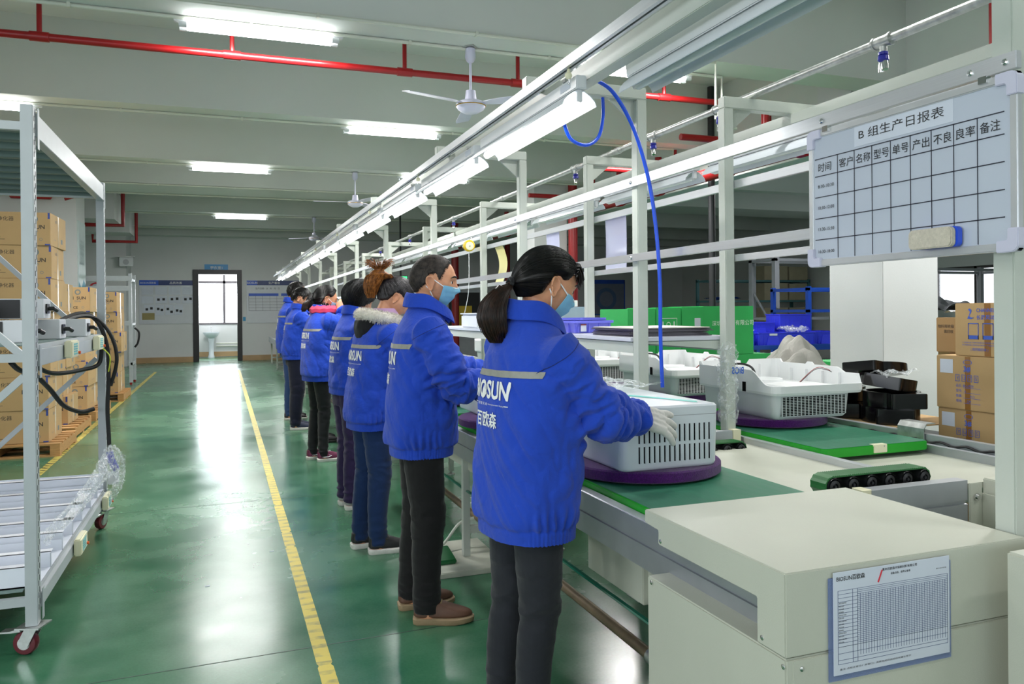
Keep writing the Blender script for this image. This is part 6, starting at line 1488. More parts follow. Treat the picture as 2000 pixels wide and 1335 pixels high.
def cloth_material(name, col, weave=900, rough=0.8, bump=0.12, var=0.06, sheen=0.15):
    m, nt, b = nmat(name); L = nt.links
    tc = N(nt, 'ShaderNodeTexCoord'); n = N(nt, 'ShaderNodeTexNoise', Scale=9.0, Detail=4.0); L.new(tc.outputs['Object'], n.inputs['Vector'])
    cr = N(nt, 'ShaderNodeValToRGB'); c = Vector(col[:3]); cr.color_ramp.elements[0].position = 0.3; cr.color_ramp.elements[1].position = 0.7
    cr.color_ramp.elements[0].color = (*(c*(1-var)), 1); cr.color_ramp.elements[1].color = (*[min(1, q) for q in c*(1+var)], 1)
    L.new(n.outputs['Fac'], cr.inputs[0]); L.new(cr.outputs[0], b.inputs['Base Color'])
    b.inputs['Roughness'].default_value = rough; b.inputs['Specular IOR Level'].default_value = 0.25; b.inputs['Sheen Weight'].default_value = sheen
    w = N(nt, 'ShaderNodeTexNoise', Scale=float(weave), Detail=2.0); L.new(tc.outputs['Object'], w.inputs['Vector'])
    w2 = N(nt, 'ShaderNodeTexNoise', Scale=26.0, Detail=3.0, Distortion=0.8); L.new(tc.outputs['Object'], w2.inputs['Vector'])
    mx = N(nt, 'ShaderNodeMath', operation='MULTIPLY_ADD'); mx.inputs[1].default_value = 4.0; L.new(w2.outputs['Fac'], mx.inputs[0]); L.new(w.outputs['Fac'], mx.inputs[2])
    bp = N(nt, 'ShaderNodeBump', Strength=bump, Distance=0.004); L.new(mx.outputs[0], bp.inputs['Height']); L.new(bp.outputs[0], b.inputs['Normal'])
    return m
def hair_material(name, c0, c1, rough=0.38):
    m, nt, b = nmat(name); L = nt.links
    tc = N(nt, 'ShaderNodeTexCoord'); n = N(nt, 'ShaderNodeTexNoise', Scale=60.0, Detail=3.0); L.new(tc.outputs['Object'], n.inputs['Vector'])
    cr = N(nt, 'ShaderNodeValToRGB'); cr.color_ramp.elements[0].position = 0.35; cr.color_ramp.elements[1].position = 0.7
    cr.color_ramp.elements[0].color = c0; cr.color_ramp.elements[1].color = c1
    L.new(n.outputs['Fac'], cr.inputs[0]); L.new(cr.outputs[0], b.inputs['Base Color'])
    b.inputs['Roughness'].default_value = rough; b.inputs['Specular IOR Level'].default_value = 0.32
    return m
M['skin'] = skin_material('skin', rgb(206, 152, 118))
M['jacket'] = cloth_material('royal_blue_workwear', rgb(27, 68, 184), bump=0.5)
M['strip'] = pmat('reflective_grey_tape', rgb(140, 140, 132), 0.5, var=0.08, vscale=60)
M['hair_black'] = hair_material('black_hair', rgb(8, 8, 9), rgb(20, 17, 16))
M['hair_brown'] = hair_material('dark_brown_hair', rgb(22, 13, 9), rgb(52, 30, 19))
M['hair_dyed'] = hair_material('dyed_ginger_hair', rgb(88, 50, 22), rgb(170, 108, 52), 0.45)
M['hair_grey'] = hair_material('greying_cropped_hair', rgb(28, 24, 22), rgb(58, 50, 45), 0.65)
M['mask'] = pmat('surgical_mask_blue', rgb(132, 192, 222), 0.75, var=0.04, vscale=30, bump=0.1, bscale=300)
M['glove'] = cloth_material('grey_white_work_glove', rgb(206, 203, 198), 700, 0.9, 0.2, 0.05)
M['eye_white'] = pmat('eye_white', rgb(225, 220, 212), 0.2); M['iris'] = pmat('dark_iris', rgb(22, 14, 10), 0.1)
M['black_cloth'] = cloth_material('black_knit', rgb(20, 20, 23), 500, 0.9)
M['fur'] = pmat('pale_fur', rgb(212, 206, 194), 0.9, var=0.14, vscale=40)

# ---- head, in its own frame: origin at the skull centre, +y forward, +z up; height 0.225
def head_verts(nu=84, nv=64, jaw=1.0):
    vs = np.zeros((nv, nu, 3))
    th = np.linspace(0.0, math.pi, nv)[:, None]; ph = np.linspace(0, 2*math.pi, nu, endpoint=False)[None, :]
    X = np.sin(th)*np.sin(ph); Y = np.sin(th)*np.cos(ph); Z = np.cos(th)*np.ones_like(ph)
    x = 0.075*X; y = 0.094*Y; z = 0.108*Z
    # cranium fuller behind, face flatter in front
    back = np.clip(-Y, 0, 1); y = y-0.008*back*np.clip(Z+0.3, 0, 1)
    low = np.clip(-Z, 0, 1)
    x = x*(1-0.30*low**1.5*jaw); front = np.clip(Y, 0, 1)
    y = y-0.012*low*np.clip(Y, 0, 1)+0.030*low**1.3*np.clip(-Y, 0, 1)      # chin back a little, nape forward
    z = z-0.010*low*front                                                   # chin down
    z = z+0.022*low*np.clip(-Y, 0, 1)
    def bump(cx, cz, sx, sz, amp, ysign=1):
        w = np.exp(-((x-cx)/sx)**2-((z-cz)/sz)**2)*(Y*ysign > 0)*sstep(0.15, 0.5, Y*ysign)
        return amp*w
    y = y+bump(0, -0.030, 0.010, 0.017, 0.013)+bump(0, -0.038, 0.015, 0.008, 0.007)+bump(0, -0.012, 0.008, 0.016, 0.004)   # nose
    y = y+bump(0.030, 0.020, 0.026, 0.010, 0.005)+bump(-0.030, 0.020, 0.026, 0.010, 0.005)   # brow
    y = y-bump(0.031, -0.001, 0.016, 0.011, 0.009)-bump(-0.031, -0.001, 0.016, 0.011, 0.009) # eye sockets
    y = y+bump(0, -0.066, 0.022, 0.008, 0.006)+bump(0, -0.095, 0.02, 0.013, 0.007)           # lips, chin
    y = y-bump(0, -0.057, 0.016, 0.004, 0.002)
    x = x+np.sign(x)*0.004*np.exp(-((z+0.022)/0.02)**2)*(Y > 0.2)*sstep(0.4, 0.9, np.abs(X))   # cheekbones
    vs[..., 0] = x; vs[..., 1] = y; vs[..., 2] = z
    fs = []
    V = [tuple(p) for p in vs[1:-1].reshape(-1, 3)]; m = nv-2
    V += [tuple(vs[0, 0]), tuple(vs[-1, 0])]
    for k in range(m-1):
        for i in range(nu): fs.append((k*nu+i, (k+1)*nu+i, (k+1)*nu+(i+1) % nu, k*nu+(i+1) % nu))
    for i in range(nu): fs.append((m*nu, i, (i+1) % nu)); fs.append((m*nu+1, (m-1)*nu+(i+1) % nu, (m-1)*nu+i))
    return V, fs
HV, HF = head_verts()
HBVH = BVHTree.FromPolygons([Vector(v) for v in HV], HF)
def hrad(d):
    """distance from the skull centre to the head surface along direction d"""
    d = Vector(d).normalized(); h = HBVH.ray_cast(d*0.4, -d)
    return h[0].length if h[0] is not None else 0.09
def ear_mb(side):
    mb = MB(); cx, cy, cz = 0.0715*side, -0.010, -0.010
    n = 22; vs = []
    prof = [(0.2, 0.004), (0.62, 0.003), (0.82, 0.009), (0.95, 0.011), (1.0, 0.006), (0.96, -0.002), (0.6, -0.006)]
    for (s, o) in prof:
        for i in range(n):
            a = 2*math.pi*i/n
            ry, rz = 0.0185*(1+0.15*math.sin(a)), 0.033
            dy, dz = math.cos(a)*ry*s, math.sin(a)*rz*s
            if dz < 0: dy *= 0.75
            back = max(0, -dy/0.017)
            vs.append((cx+side*(o*1.15+0.017*back*s+0.002), cy+dy-0.003*dz/0.03, cz+dz))
    m = len(prof)
    fs = [(k*n+i, k*n+(i+1) % n, (k+1)*n+(i+1) % n, (k+1)*n+i) for k in range(m-1) for i in range(n)]
    fs += [tuple(range(n-1, -1, -1)), tuple((m-1)*n+i for i in range(n))]
    return mb.add(vs, fs)
def hair_edge(az, style):
    """elevation (deg) of the hairline at azimuth az (deg, 0 = face, 180 = back)"""
    pts = {'pulled': [(0, 44), (28, 40), (48, 28), (62, 15), (72, 12), (82, 20), (100, 17), (110, -6), (120, -30), (150, -42), (180, -44)],
           'crop': [(0, 46), (22, 46), (36, 38), (50, 32), (62, 14), (70, -4), (80, 20), (102, 17), (112, -14), (150, -36), (180, -38)],
           'bob': [(0, 30), (25, 26), (45, 8), (60, -14), (80, -26), (110, -40), (180, -44)]}[style]
    a = abs(((az+180) % 360)-180)
    for (p, q), (r_, s) in zip(pts[:-1], pts[1:]):
        if a <= r_: return q+(s-q)*(a-p)/(r_-p)
    return pts[-1][1]
def dir_of(az, el): a, e = R(az), R(el); return Vector((math.sin(a)*math.cos(e), math.cos(a)*math.cos(e), math.sin(e)))
def hair_cap(style, off=0.009, seed=1, rough=0.0, lump=0.0):
    nu, nv = 96, 60; V = []; rs = np.random.RandomState(seed)
    for k in range(nv):
        el = 89.0-170.0*k/(nv-1)
        for i in range(nu):
            az = 360.0*i/nu; d = dir_of(az, el); e0 = hair_edge(az, style); t = (el-e0)/9.0
            t = max(0.0, min(1.0, t)); t = t*t*(3-2*t); r_ = hrad(d)
            V.append(d*(r_-0.006+(off+0.006)*t+(rs.rand()*rough*t)+lump*t*math.sin(az*0.15+el*0.2)))
    fs = [(k*nu+i, (k+1)*nu+i, (k+1)*nu+(i+1) % nu, k*nu+(i+1) % nu) for k in range(nv-1) for i in range(nu)]
    fs += [tuple(range(nu)), tuple((nv-1)*nu+i for i in range(nu-1, -1, -1))]
    return V, fs
def cap_rad(d, style, off):
    az = math.degrees(math.atan2(d.x, d.y)); el = math.degrees(math.asin(max(-1, min(1, d.normalized().z)))); t = max(0, min(1, (el-hair_edge(az, style))/9.0)); t = t*t*(3-2*t)
    return hrad(d)-0.006+(off+0.006)*t
def strands(paths, r0, mb, n=4):
    for P in paths:
        m = len(P); mb.tube(P, [r0*(0.55+0.45*math.sin(math.pi*min(0.85, 0.15+0.7*k/(m-1)))) for k in range(m)], n, True)
    return mb
def slerp(a, b, t):
    om = math.acos(max(-1, min(1, a.dot(b))))
    if om < 1e-4: return a
    return (a*math.sin((1-t)*om)+b*math.sin(t*om))/math.sin(om)
def pulled_strands(tie, style, off, count, seed, step=11):
    rnd = random.Random(seed); T = Vector(tie); td = T.normalized(); out = []
    for k in range(count):
        az = rnd.uniform(-180, 180); e0 = hair_edge(az, style); el = e0+rnd.random()**1.3*(88-e0)
        if rnd.random() < 0.35: el = e0+rnd.uniform(-1.5, 3)
        a = dir_of(az, el)
        if a.angle(td) < 0.12: continue
        P = []; j = rnd.uniform(0.0, 0.0022)
        for s in range(step):
            t = s/(step-1); d = slerp(a, td, t); rr = cap_rad(d, style, off)+j+0.0006
            rr = rr*(1-t**6)+T.length*t**6
            P.append(d*rr)
        out.append(P)
    return out
def short_strands(style, off, count, seed, length, lift=0.5, sweep=(0, 1, -0.4)):
    rnd = random.Random(seed); out = []
    for k in range(count):
        az = rnd.uniform(-180, 180); e0 = hair_edge(az, style); el = e0+(88-e0)*rnd.random()
        d = dir_of(az, el); p = d*(cap_rad(d, style, off)-0.003); sw = Vector(sweep)+Vector((rnd.gauss(0, .3), rnd.gauss(0, .3), rnd.gauss(0, .3)))
        sw = (sw-d*sw.dot(d)); sw = sw.normalized() if sw.length > 1e-3 else sw
        L = length*rnd.uniform(0.6, 1.2)
        out.append([p, p+(d*lift+sw*(1-lift)).normalized()*L*0.5, p+(d*lift*0.6+sw*(1-lift*0.6)).normalized()*L])
    return out

def mesh_tf(V, Mx): return [tuple(Mx @ Vector(v)) for v in V]
def hand_limbs(sh, wrist, d, nrm, side, s=1.0, curl=(12, 18, 12), spread=1.0, grow=0.0, thumb_out=38, tip=1.0):
    """wrist point, d fingers direction, nrm back-of-hand normal, side +1 when the thumb lies towards cross(d, nrm)"""
    d = Vector(d).normalized(); nrm = Vector(nrm); nrm = (nrm-d*nrm.dot(d)).normalized(); t = d.cross(nrm)*side
    wr = Vector(wrist); pl = 0.088*s
    for lat, w in ((-0.026, 0.0145), (-0.009, 0.0155), (0.009, 0.016), (0.026, 0.0155)):
        sh.limb([wr+t*lat*0.62*s-d*0.012, wr+d*pl*0.5+t*lat*s+nrm*0.002, wr+d*pl*0.98+t*lat*1.08*s], [(w+grow)*s*0.95, (w+grow)*s, (w*0.82+grow)*s], 10)
    for i, (lat, L) in enumerate(((-0.031, 0.062), (-0.0105, 0.076), (0.0105, 0.083), (0.031, 0.074))):
        a0 = lat*4.5*spread; dd = (d*math.cos(a0)+t*math.sin(a0)).normalized()
        p = wr+d*pl*0.95+t*lat*s; P = [p]; ang = 0; ra = [(0.0096+grow)*s]
        for j, (fr, c) in enumerate(((0.46, curl[0]), (0.30, curl[1]), (0.24, curl[2]))):
            ang += c*(1+0.12*(1.5-i)); q = dd*math.cos(R(ang))-nrm*math.sin(R(ang)); p = p+q*L*fr*s; P.append(p); ra.append(([0.0090, 0.0083, 0.0074][j]+grow)*s)
        sh.limb(P, ra, 10)
    b = wr+d*0.018*s+t*0.022*s-nrm*0.004
    td = (d*math.cos(R(thumb_out))+t*math.sin(R(thumb_out))-nrm*0.25).normalized(); td2 = (d*math.cos(R(thumb_out-22))+t*math.sin(R(thumb_out-22))-nrm*0.35).normalized()
    sh.limb([b, b+td*0.038*s, b+td*0.066*s, b+td*0.066*s+td2*0.030*s*tip], [(0.0155+grow)*s, (0.0125+grow)*s, (0.0108+grow)*s, (0.0086+grow)*s], 10)
    return sh
def ik(sh, wr, l1, l2, pole):
    sh = Vector(sh); wr = Vector(wr); d = wr-sh; L = min(d.length, (l1+l2)*0.998); dn = d.normalized()
    a = (l1*l1-l2*l2+L*L)/(2*L); h = math.sqrt(max(0, l1*l1-a*a)); pl = Vector(pole); pl = (pl-dn*pl.dot(dn)).normalized()
    return sh+dn*a+pl*h

def decal(mb, V2, F, bvh, o, u, v, d, off=0.0025, cut=0.022):
    """drape a flat 2-D mesh over a body: project along d"""
    if len(V2) == 0: return
    bm = bmesh.new(); vv = [bm.verts.new((p[0], p[1], 0)) for p in V2]
    for f in F:
        try: bm.faces.new([vv[i] for i in f])
        except ValueError: pass
    lo = V2.min(0); hi = V2.max(0)
    for ax in (0, 1):
        x = lo[ax]+cut
        while x < hi[ax]:
            co = [0, 0, 0]; co[ax] = x; no = [0, 0, 0]; no[ax] = 1
            bmesh.ops.bisect_plane(bm, geom=bm.verts[:]+bm.edges[:]+bm.faces[:], plane_co=co, plane_no=no); x += cut
    o, u, v, d = Vector(o), Vector(u), Vector(v), Vector(d).normalized()
    bm.verts.index_update(); P = []; ok = []
    for q in bm.verts:
        p = o+u*q.co.x+v*q.co.y; h = bvh.ray_cast(p-d*0.5, d)
        if h[0] is None: P.append(p); ok.append(False)
        else:
            n = h[1] if h[1].dot(d) < 0 else -h[1]
            P.append(h[0]+n*off-d*0.0005); ok.append(True)
    mb.add(P, [tuple(q.index for q in f.verts) for f in bm.faces if all(ok[q.index] for q in f.verts)])
    bm.free()

def shoe_parts(t, foot, ang, L, cols, kind):
    """foot: ankle ground point (x,y); ang: toe direction in the person's frame (deg from +y, clockwise)"""
    up_c, sole_c, acc = cols
    c, s = math.cos(R(-ang)), math.sin(R(-ang))
    def tf(x, y, z): return (foot[0]+x*c-y*s, foot[1]+x*s+y*c, z)
    def outline(k, z, grow=0.0, lift=0.0):
        pts = []
        prof = [(-0.26, 0.0), (-0.255, 0.55), (-0.20, 0.85), (-0.08, 0.86), (0.10, 0.88), (0.28, 1.06), (0.44, 1.08), (0.58, 0.92), (0.68, 0.62), (0.735, 0.25), (0.74, 0.0)]
        hw = 0.046*k+grow
        R_ = [(w*hw, y*L+(grow if y > 0 else -grow)) for y, w in prof]
        Lh = [(-x, y) for x, y in R_[::-1]][1:-1]
        for x, y in R_+Lh: pts.append(tf(x, y, z+max(0, y-0.42*L)*lift))
        return pts
    so = MB(); loft(so, [outline(0.96, 0.0, 0.0, 0.10), outline(1.04, 0.008, 0.002, 0.06), outline(1.05, 0.026, 0.003, 0.03), outline(1.0, 0.030, 0, 0.03)])
    upm = MB()
    rings = []
    for (z, kx, y0, y1) in ((0.026, 1.0, -0.26, 0.735), (0.045, 1.0, -0.262, 0.725), (0.060, 0.93, -0.258, 0.68), (0.072, 0.82, -0.25, 0.52), (0.085, 0.76, -0.245, 0.36), (0.098, 0.74, -0.24, 0.24)):
        pts = []
        prof = [(0.0, 0.0), (0.01, 0.55), (0.06, 0.85), (0.18, 0.86), (0.36, 0.86), (0.54, 1.0), (0.70, 0.98), (0.84, 0.84), (0.94, 0.56), (0.995, 0.22), (1.0, 0.0)]
        R_ = [(w*0.046*kx, (y0+(y1-y0)*q)*L) for q, w in prof]; Lh = [(-x, y) for x, y in R_[::-1]][1:-1]
        rings.append([tf(x, y, z) for x, y in R_+Lh])
    loft(upm, rings)
    sh = upm.build('shoe', up_c, t, smooth=True); sh.modifiers.new('sub', 'SUBSURF').levels = 1; sh.modifiers['sub'].render_levels = 2
    so.build('sole', sole_c, sh, smooth=True)
    la = MB()
    for k in range(4):
        y = (0.20+0.07*k)*L; z = 0.101-0.011*k
        la.tube([tf(-0.024, y, z-0.006), tf(0, y+0.004, z), tf(0.024, y, z-0.006)], 0.0028, 6)
    la.build('laces', acc, sh, smooth=True)
    if kind == 'runner':
        for sd in (1, -1):
            q = MB(); P = [tf(sd*0.047, -0.10*L, 0.047), tf(sd*0.0475, 0.12*L, 0.046), tf(sd*0.049, 0.25*L, 0.058), tf(sd*0.046, 0.14*L, 0.066)]
            q.tube(P, [0.002, 0.0045, 0.004, 0.002], 6).build('side_flash', acc, sh)
        MB().tube([tf(0.034*math.cos(R(a)), -0.02*L+0.20*L*math.sin(R(a))*0.9, 0.098) for a in range(0, 361, 24)], 0.004, 6).build('collar_lining', sole_c, sh)

def person(name_label, X, Y, face, H, sex='f', hem=0.43, width=1.0, lean=0.0, head=(0, 0), hair='crop', wrists=((-0.2, 0.33, 1.0), (0.2, 0.33, 1.0)), trousers=None, trouser_r=1.0, shoes=None, detail=1.0,
           mask=True, gloves=False, logo=True, collar=True, stance=0.09, seed=1, feet_ang=(0, 8), head_fwd=0.05, hand_opts=None, hair_opts=None, skin=None, jacket_mat=None, extra=None, bulk=1.0, tilt_side=0.0, feet_dy=(0.0, 0.0)):
    rz = R(face-90)
    t = thing('person', name_label, 'person', (X, Y, 0), rz, 'blue-jacketed workers at the line')
    rs = random.Random(seed); HN = H
    skin = skin or M['skin']; jm = jacket_mat or M['jacket']
    vox = 0.0065/detail
    # joints in the local frame (x right, y forward)
    ly = lambda z: lean*max(0.0, z-0.50*HN)      # forward lean
    hipz, shz = 0.515*HN, 0.800*HN
    sw = (0.112 if sex == 'm' else 0.104)*HN*width
    neck = Vector((tilt_side*0.5, ly(0.845*HN)+0.005, 0.845*HN)); hc = Vector((tilt_side, ly(0.93*HN)+head_fwd, 0.924*HN))
    hs = H/1.66*(1.0 if sex == 'm' else 1.0)*1.115
    Mh = Matrix.Translation(hc) @ Matrix.Rotation(R(head[0]), 4, 'Z') @ Matrix.Rotation(R(head[1]), 4, 'X') @ Matrix.Scale(hs, 4)
    S = [Vector((-sw, ly(shz), shz)), Vector((sw, ly(shz), shz))]
    l1, l2 = 0.168*HN, 0.148*HN
    W_ = []; E_ = []
    for k in range(2):
        w = Vector(wrists[k]); 
        d = w-S[k]
        if d.length > (l1+l2)*0.99: w = S[k]+d.normalized()*(l1+l2)*0.99
        W_.append(w); E_.append(ik(S[k], w, l1, l2, ((-0.5 if k == 0 else 0.5), -0.55, -0.8)))
    # ---------------- trousers / legs
    feet = [Vector((-stance, feet_dy[0], 0)), Vector((stance, feet_dy[1], 0))]
    hip = [Vector((-0.052*HN, 0, hipz)), Vector((0.052*HN, 0, hipz))]
    legs = []
    for k in range(2):
        kn = hip[k].lerp(feet[k], 0.47)+Vector((0, 0.018, 0)); kn.z = 0.285*HN; an = feet[k]+Vector((0, -0.012, 0.055*HN)); legs.append((hip[k], kn, an))
    # ---------------- body: one continuous skin
    B = Shell()
    B.rings([((0, 0, 0.47*HN), 0.085*HN, 0.06*HN), ((0, 0, 0.53*HN), 0.098*HN, 0.066*HN), ((0, ly(.62*HN), 0.62*HN), 0.08*HN, 0.058*HN), ((0, ly(.72*HN), 0.72*HN), 0.095*HN, 0.066*HN), ((0, ly(.785*HN), 0.785*HN), 0.07*HN, 0.046*HN), ((0, ly(.82*HN), 0.82*HN), 0.035*HN, 0.035*HN)], 28)
    for k in range(2):
        B.limb([legs[k][0], legs[k][1], legs[k][2], feet[k]+Vector((0, 0.0, 0.035))], [0.05*HN, 0.033*HN, 0.022*HN, 0.024*HN], 14)
        B.limb([feet[k]+Vector((0, -0.03, 0.032)), feet[k]+Vector((0, 0.10, 0.026))], [0.028, 0.022], 12)
        dz = Vector((0, 0, -0.016*HN)); B.limb([S[k].lerp(S[1-k], 0.25)+dz, S[k]+dz, E_[k], W_[k]], [0.026*HN, 0.025*HN, 0.022*HN, 0.0165*HN], 14)
    hb = Mh @ Vector((0, -0.012, -0.045))
    B.limb([neck-Vector((0, 0.002, 0.03*HN)), neck.lerp(hb, 0.5)+Vector((0, -0.004, 0)), hb], [0.040*HN*(1.06 if sex == 'm' else 0.92), 0.034*HN*(1.1 if sex == 'm' else 0.94), 0.036*HN*(1.06 if sex == 'm' else 0.95)], 20, caps=False)
    B.mb.add(mesh_tf(HV, Mh), HF)
    for sd in (1, -1): e = ear_mb(sd); B.mb.add(mesh_tf(e.v, Mh), e.f)
    ho = hand_opts or [{}, {}]
    for k in range(2):
        o = dict(d=(W_[k]-E_[k]).normalized(), nrm=(0, 0, 1), s=H/1.66*(1.03 if sex == 'm' else 0.95)); o.update(ho[k])
        hand_limbs(B, W_[k], o['d'], o['nrm'], (-1 if k == 0 else 1)*-1*-1 if False else (1 if k == 0 else -1)*o.get('flip', 1), o['s'], o.get('curl', (14, 20, 14)), o.get('spread', 1.0), 0.0, o.get('thumb', 38))
        ho[k] = o
    bme = B.fuse(0.0042/min(1.0, detail) if detail >= 0.8 else 0.006, 2, 0.5)
    bo = obj('body', bme, skin, t)
    # ---------------- trousers
    T = Shell(); tr = trouser_r
    T.rings([((0, 0, 0.455*HN), 0.088*HN, 0.064*HN, 0.070*HN), ((0, 0, 0.50*HN), 0.092*HN, 0.066*HN, 0.070*HN), ((0, 0, 0.56*HN), 0.085*HN, 0.06*HN)], 32)
    for k in range(2):
        a, b, c = legs[k]; lo = feet[k]+Vector((0, -0.01, 0.052))
        T.limb([a+Vector((0, -0.004, -0.01)), a.lerp(b, 0.45), b, b.lerp(c, 0.5)+Vector((0, -0.006, 0)), lo], [0.056*HN*(0.6+0.4*tr), 0.050*HN*(0.45+0.55*tr), 0.041*HN*tr, 0.036*HN*tr, 0.0295*HN*tr], 22, caps=False)
    tme = T.fuse(vox*1.05, 3)
    V = mverts(tme); Nn = mnorms(tme); D = np.zeros(len(V))
    for k in range(2):
        P = [legs[k][0], legs[k][1], feet[k]+Vector((0, -0.01, 0.04))]; s, dist, cen, tan, L = seg_param(V, P); w = sstep(0.15, 0.09, dist)
        kn = (legs[k][0]-legs[k][1]).length
        amp = 0.0018+0.0055*np.exp(-((s-kn)/0.10)**2)+0.0075*np.exp(-((s-L+0.06)/0.09)**2)+0.004*np.exp(-(s/0.10)**2)
        Q = np.stack([(V[:, 0]-cen[:, 0])*9+seed, (V[:, 1]-cen[:, 1])*9, s*24], 1)
        D += w*amp*(ridge(Q)-0.45)*1.5
    D += 0.004*(vnoise(V*np.array([9, 9, 5])+seed)-0.5)
    V = V+Nn*D[:, None]; V[:, 2] = np.maximum(V[:, 2], 0.035); setv(tme, V)
    obj('trousers', tme, trousers, t)
    # ---------------- jacket
    J = Shell(); bk = bulk; hz = hem*HN
    A = 0.118*HN*width*bk; Bf, Bb = 0.096*HN*bk, 0.094*HN*bk
    J.rings([((0, ly(hz)+0.004, hz), A*0.96, Bf*0.95, Bb*0.93), ((0, ly(hz)+0.004, hz+0.045), A*0.98, Bf*0.97, Bb*0.94), ((0, ly(hz+.08), hz+0.08), A*1.0, Bf*1.02, Bb*0.96), ((0, ly(0.55*HN), 0.56*HN), A*1.04, Bf*1.04, Bb*0.98),
             ((0, ly(0.65*HN), 0.65*HN), A*1.06, Bf*0.98, Bb*0.98), ((0, ly(0.73*HN), 0.73*HN), A*1.06, Bf*0.92, Bb*0.95), ((0, ly(0.785*HN), 0.785*HN), A*0.94, Bf*0.76, Bb*0.86), ((0, ly(0.815*HN), 0.815*HN), A*0.76, Bf*0.62, Bb*0.72), ((0, ly(0.842*HN), 0.842*HN), A*0.53, Bf*0.54, Bb*0.60), ((0, ly(0.860*HN), 0.860*HN), A*0.40, Bf*0.48, Bb*0.50)], 44, 2.35)
    ar = 0.0455*HN*bk
    for k in range(2):
        J.limb([S[k].lerp(S[1-k], 0.25)+Vector((0, 0, -0.02*HN)), S[k]+Vector((0, 0, -0.008*HN)), S[k].lerp(E_[k], 0.5), E_[k], E_[k].lerp(W_[k], 0.55), W_[k]-(W_[k]-E_[k]).normalized()*0.012], [ar*0.95, ar*1.12, ar*1.05, ar*0.98, ar*0.92, ar*0.74], 22, caps=False)
    jme = J.fuse(vox, 5)
    V = mverts(jme); Nn = mnorms(jme); D = np.zeros(len(V)); armw = np.zeros(len(V))
    for k in range(2):
        P = [S[k], E_[k], W_[k]]; s, dist, cen, tan, L = seg_param(V, P); w = sstep(ar*2.0, ar*1.35, dist)*sstep(-0.01, 0.05, s)
        armw = np.maximum(armw, w)
        e = (S[k]-E_[k]).length
        amp = 0.0075+0.014*np.exp(-((s-e)/0.09)**2)+0.011*np.exp(-((s-L+0.04)/0.07)**2)
        rad = (V-cen); Q = rad*11+tan*s[:, None]*26+seed*3.1+k*5
        D += w*amp*(ridge(Q)-0.5)*1.6+w*amp*2.2*(crease(Q*0.7+3.1)-0.3)
        # sleeve seam where the arm joins the body
        pl = np.abs(s-0.004-0.0*dist); 
    tw = 1-armw
    Q = np.stack([V[:, 0]*7+V[:, 2]*3.0, V[:, 1]*7, V[:, 2]*6.0-np.abs(V[:, 0])*7], 1)+seed*2.3
    Q2 = np.stack([V[:, 0]*9+V[:, 2]*6.0, V[:, 1]*11+V[:, 2]*2, V[:, 2]*6.5-V[:, 0]*8*math.cos(seed)], 1)+seed*2.3
    D += tw*(0.006*(ridge(Q)-0.5)+0.019*(crease(Q2+9.0)-0.3)+0.006*(crease(Q2*2.1+4.0)-0.3))*sstep(0.84*HN, 0.72*HN, V[:, 2])
    D += tw*0.026*(vnoise(V*np.array([6.5, 6.5, 4.5])+seed*1.7)-0.5)
    calm = np.exp(-(V[:, 0]/0.13)**4)*sstep(0.02, -0.04, V[:, 1])*np.exp(-((V[:, 2]-0.70*HN)/0.11)**4); D *= 1-0.72*calm
    ang = np.arctan2(V[:, 1], V[:, 0]); zl = V[:, 2]-hz
    side = np.exp(-((np.abs(np.cos(ang))-1)/0.10)**2)
    gather = np.exp(-((zl-0.075)/0.05)**2)*tw
    D += gather*side*0.006*np.sin(ang*40+vnoise(V*14)*7)
    band = sstep(0.056, 0.046, zl)*tw
    D = D*(1-0.75*band); D -= band*0.007
    D += band*side*0.002*np.sin(ang*85)
    seamz = np.exp(-((zl-0.052)/0.006)**2)*tw; D -= seamz*0.004
    V = V+Nn*D[:, None]; setv(jme, V)
    jo = obj('jacket', jme, jm, t); jb = bvh_of(jme)
    # sleeve seams as fine stitched lines
    for k in range(2):
        mb = MB(); ax = (E_[k]-S[k]).normalized(); u, v = frame_of(ax); c0 = S[k]+ax*0.012+Vector((0, 0, -0.01)); P = []
        for i in range(29):
            a = 2*math.pi*i/28; d = u*math.cos(a)+v*math.sin(a); sg = -1 if k == 0 else 1
            if d.x*sg < -0.55: P.append(None); continue
            h = jb.ray_cast(c0+d*0.3, -d); P.append(h[0]+d*0.0004 if h[0] is not None and (h[0]-c0).length < 0.13 else None)
        run = []
        for p in P+[None]:
            if p is None:
                if len(run) > 3: mb.tube(run, 0.0013, 5)
                run = []
            else: run.append(p)
        if mb.v and detail > 0.7: mb.build('sleeve_seam', M['seam'], jo)
    # collar: a folded band standing round the neck
    if collar:
        mb = MB(); n = 40; rings = []
        a0, b0 = 0.050*HN, 0.052*HN; cz = 0.856*HN; cy = ly(0.85*HN)+0.006
        for (rr, dz, back) in ((0.98, -0.014, 0), (1.0, 0.016, 0), (0.97, 0.040, 0), (1.02, 0.056, 0), (1.10, 0.050, 0.004), (1.18, 0.022, 0.008), (1.25, -0.012, 0.012), (1.23, -0.016, 0.010), (1.10, 0.016, 0.004)):
            ring = []
            for i in range(n):
                a = 2*math.pi*i/n; st, ct = math.sin(a), math.cos(a); fr = max(0, st); bkk = max(0, -st)
                zz = cz+dz*(1-0.1*fr)-0.070*fr**1.4+0.012*bkk
                ring.append((ct*a0*rr, cy+st*b0*rr*(1.0+0.20*fr)-(0.0 if st > 0 else 0.002+back*0.3), zz+0.002*math.sin(5*a+seed)))
            rings.append(ring)
        rings = rings+[rings[0]]
        loft(mb, rings, False, False); co = mb.build('collar', jm, jo, smooth=True)
        sm = co.modifiers.new('sub', 'SUBSURF'); sm.levels = 1; sm.render_levels = 2
    # reflective strip and printed logo on the back
    zst = 0.742*HN
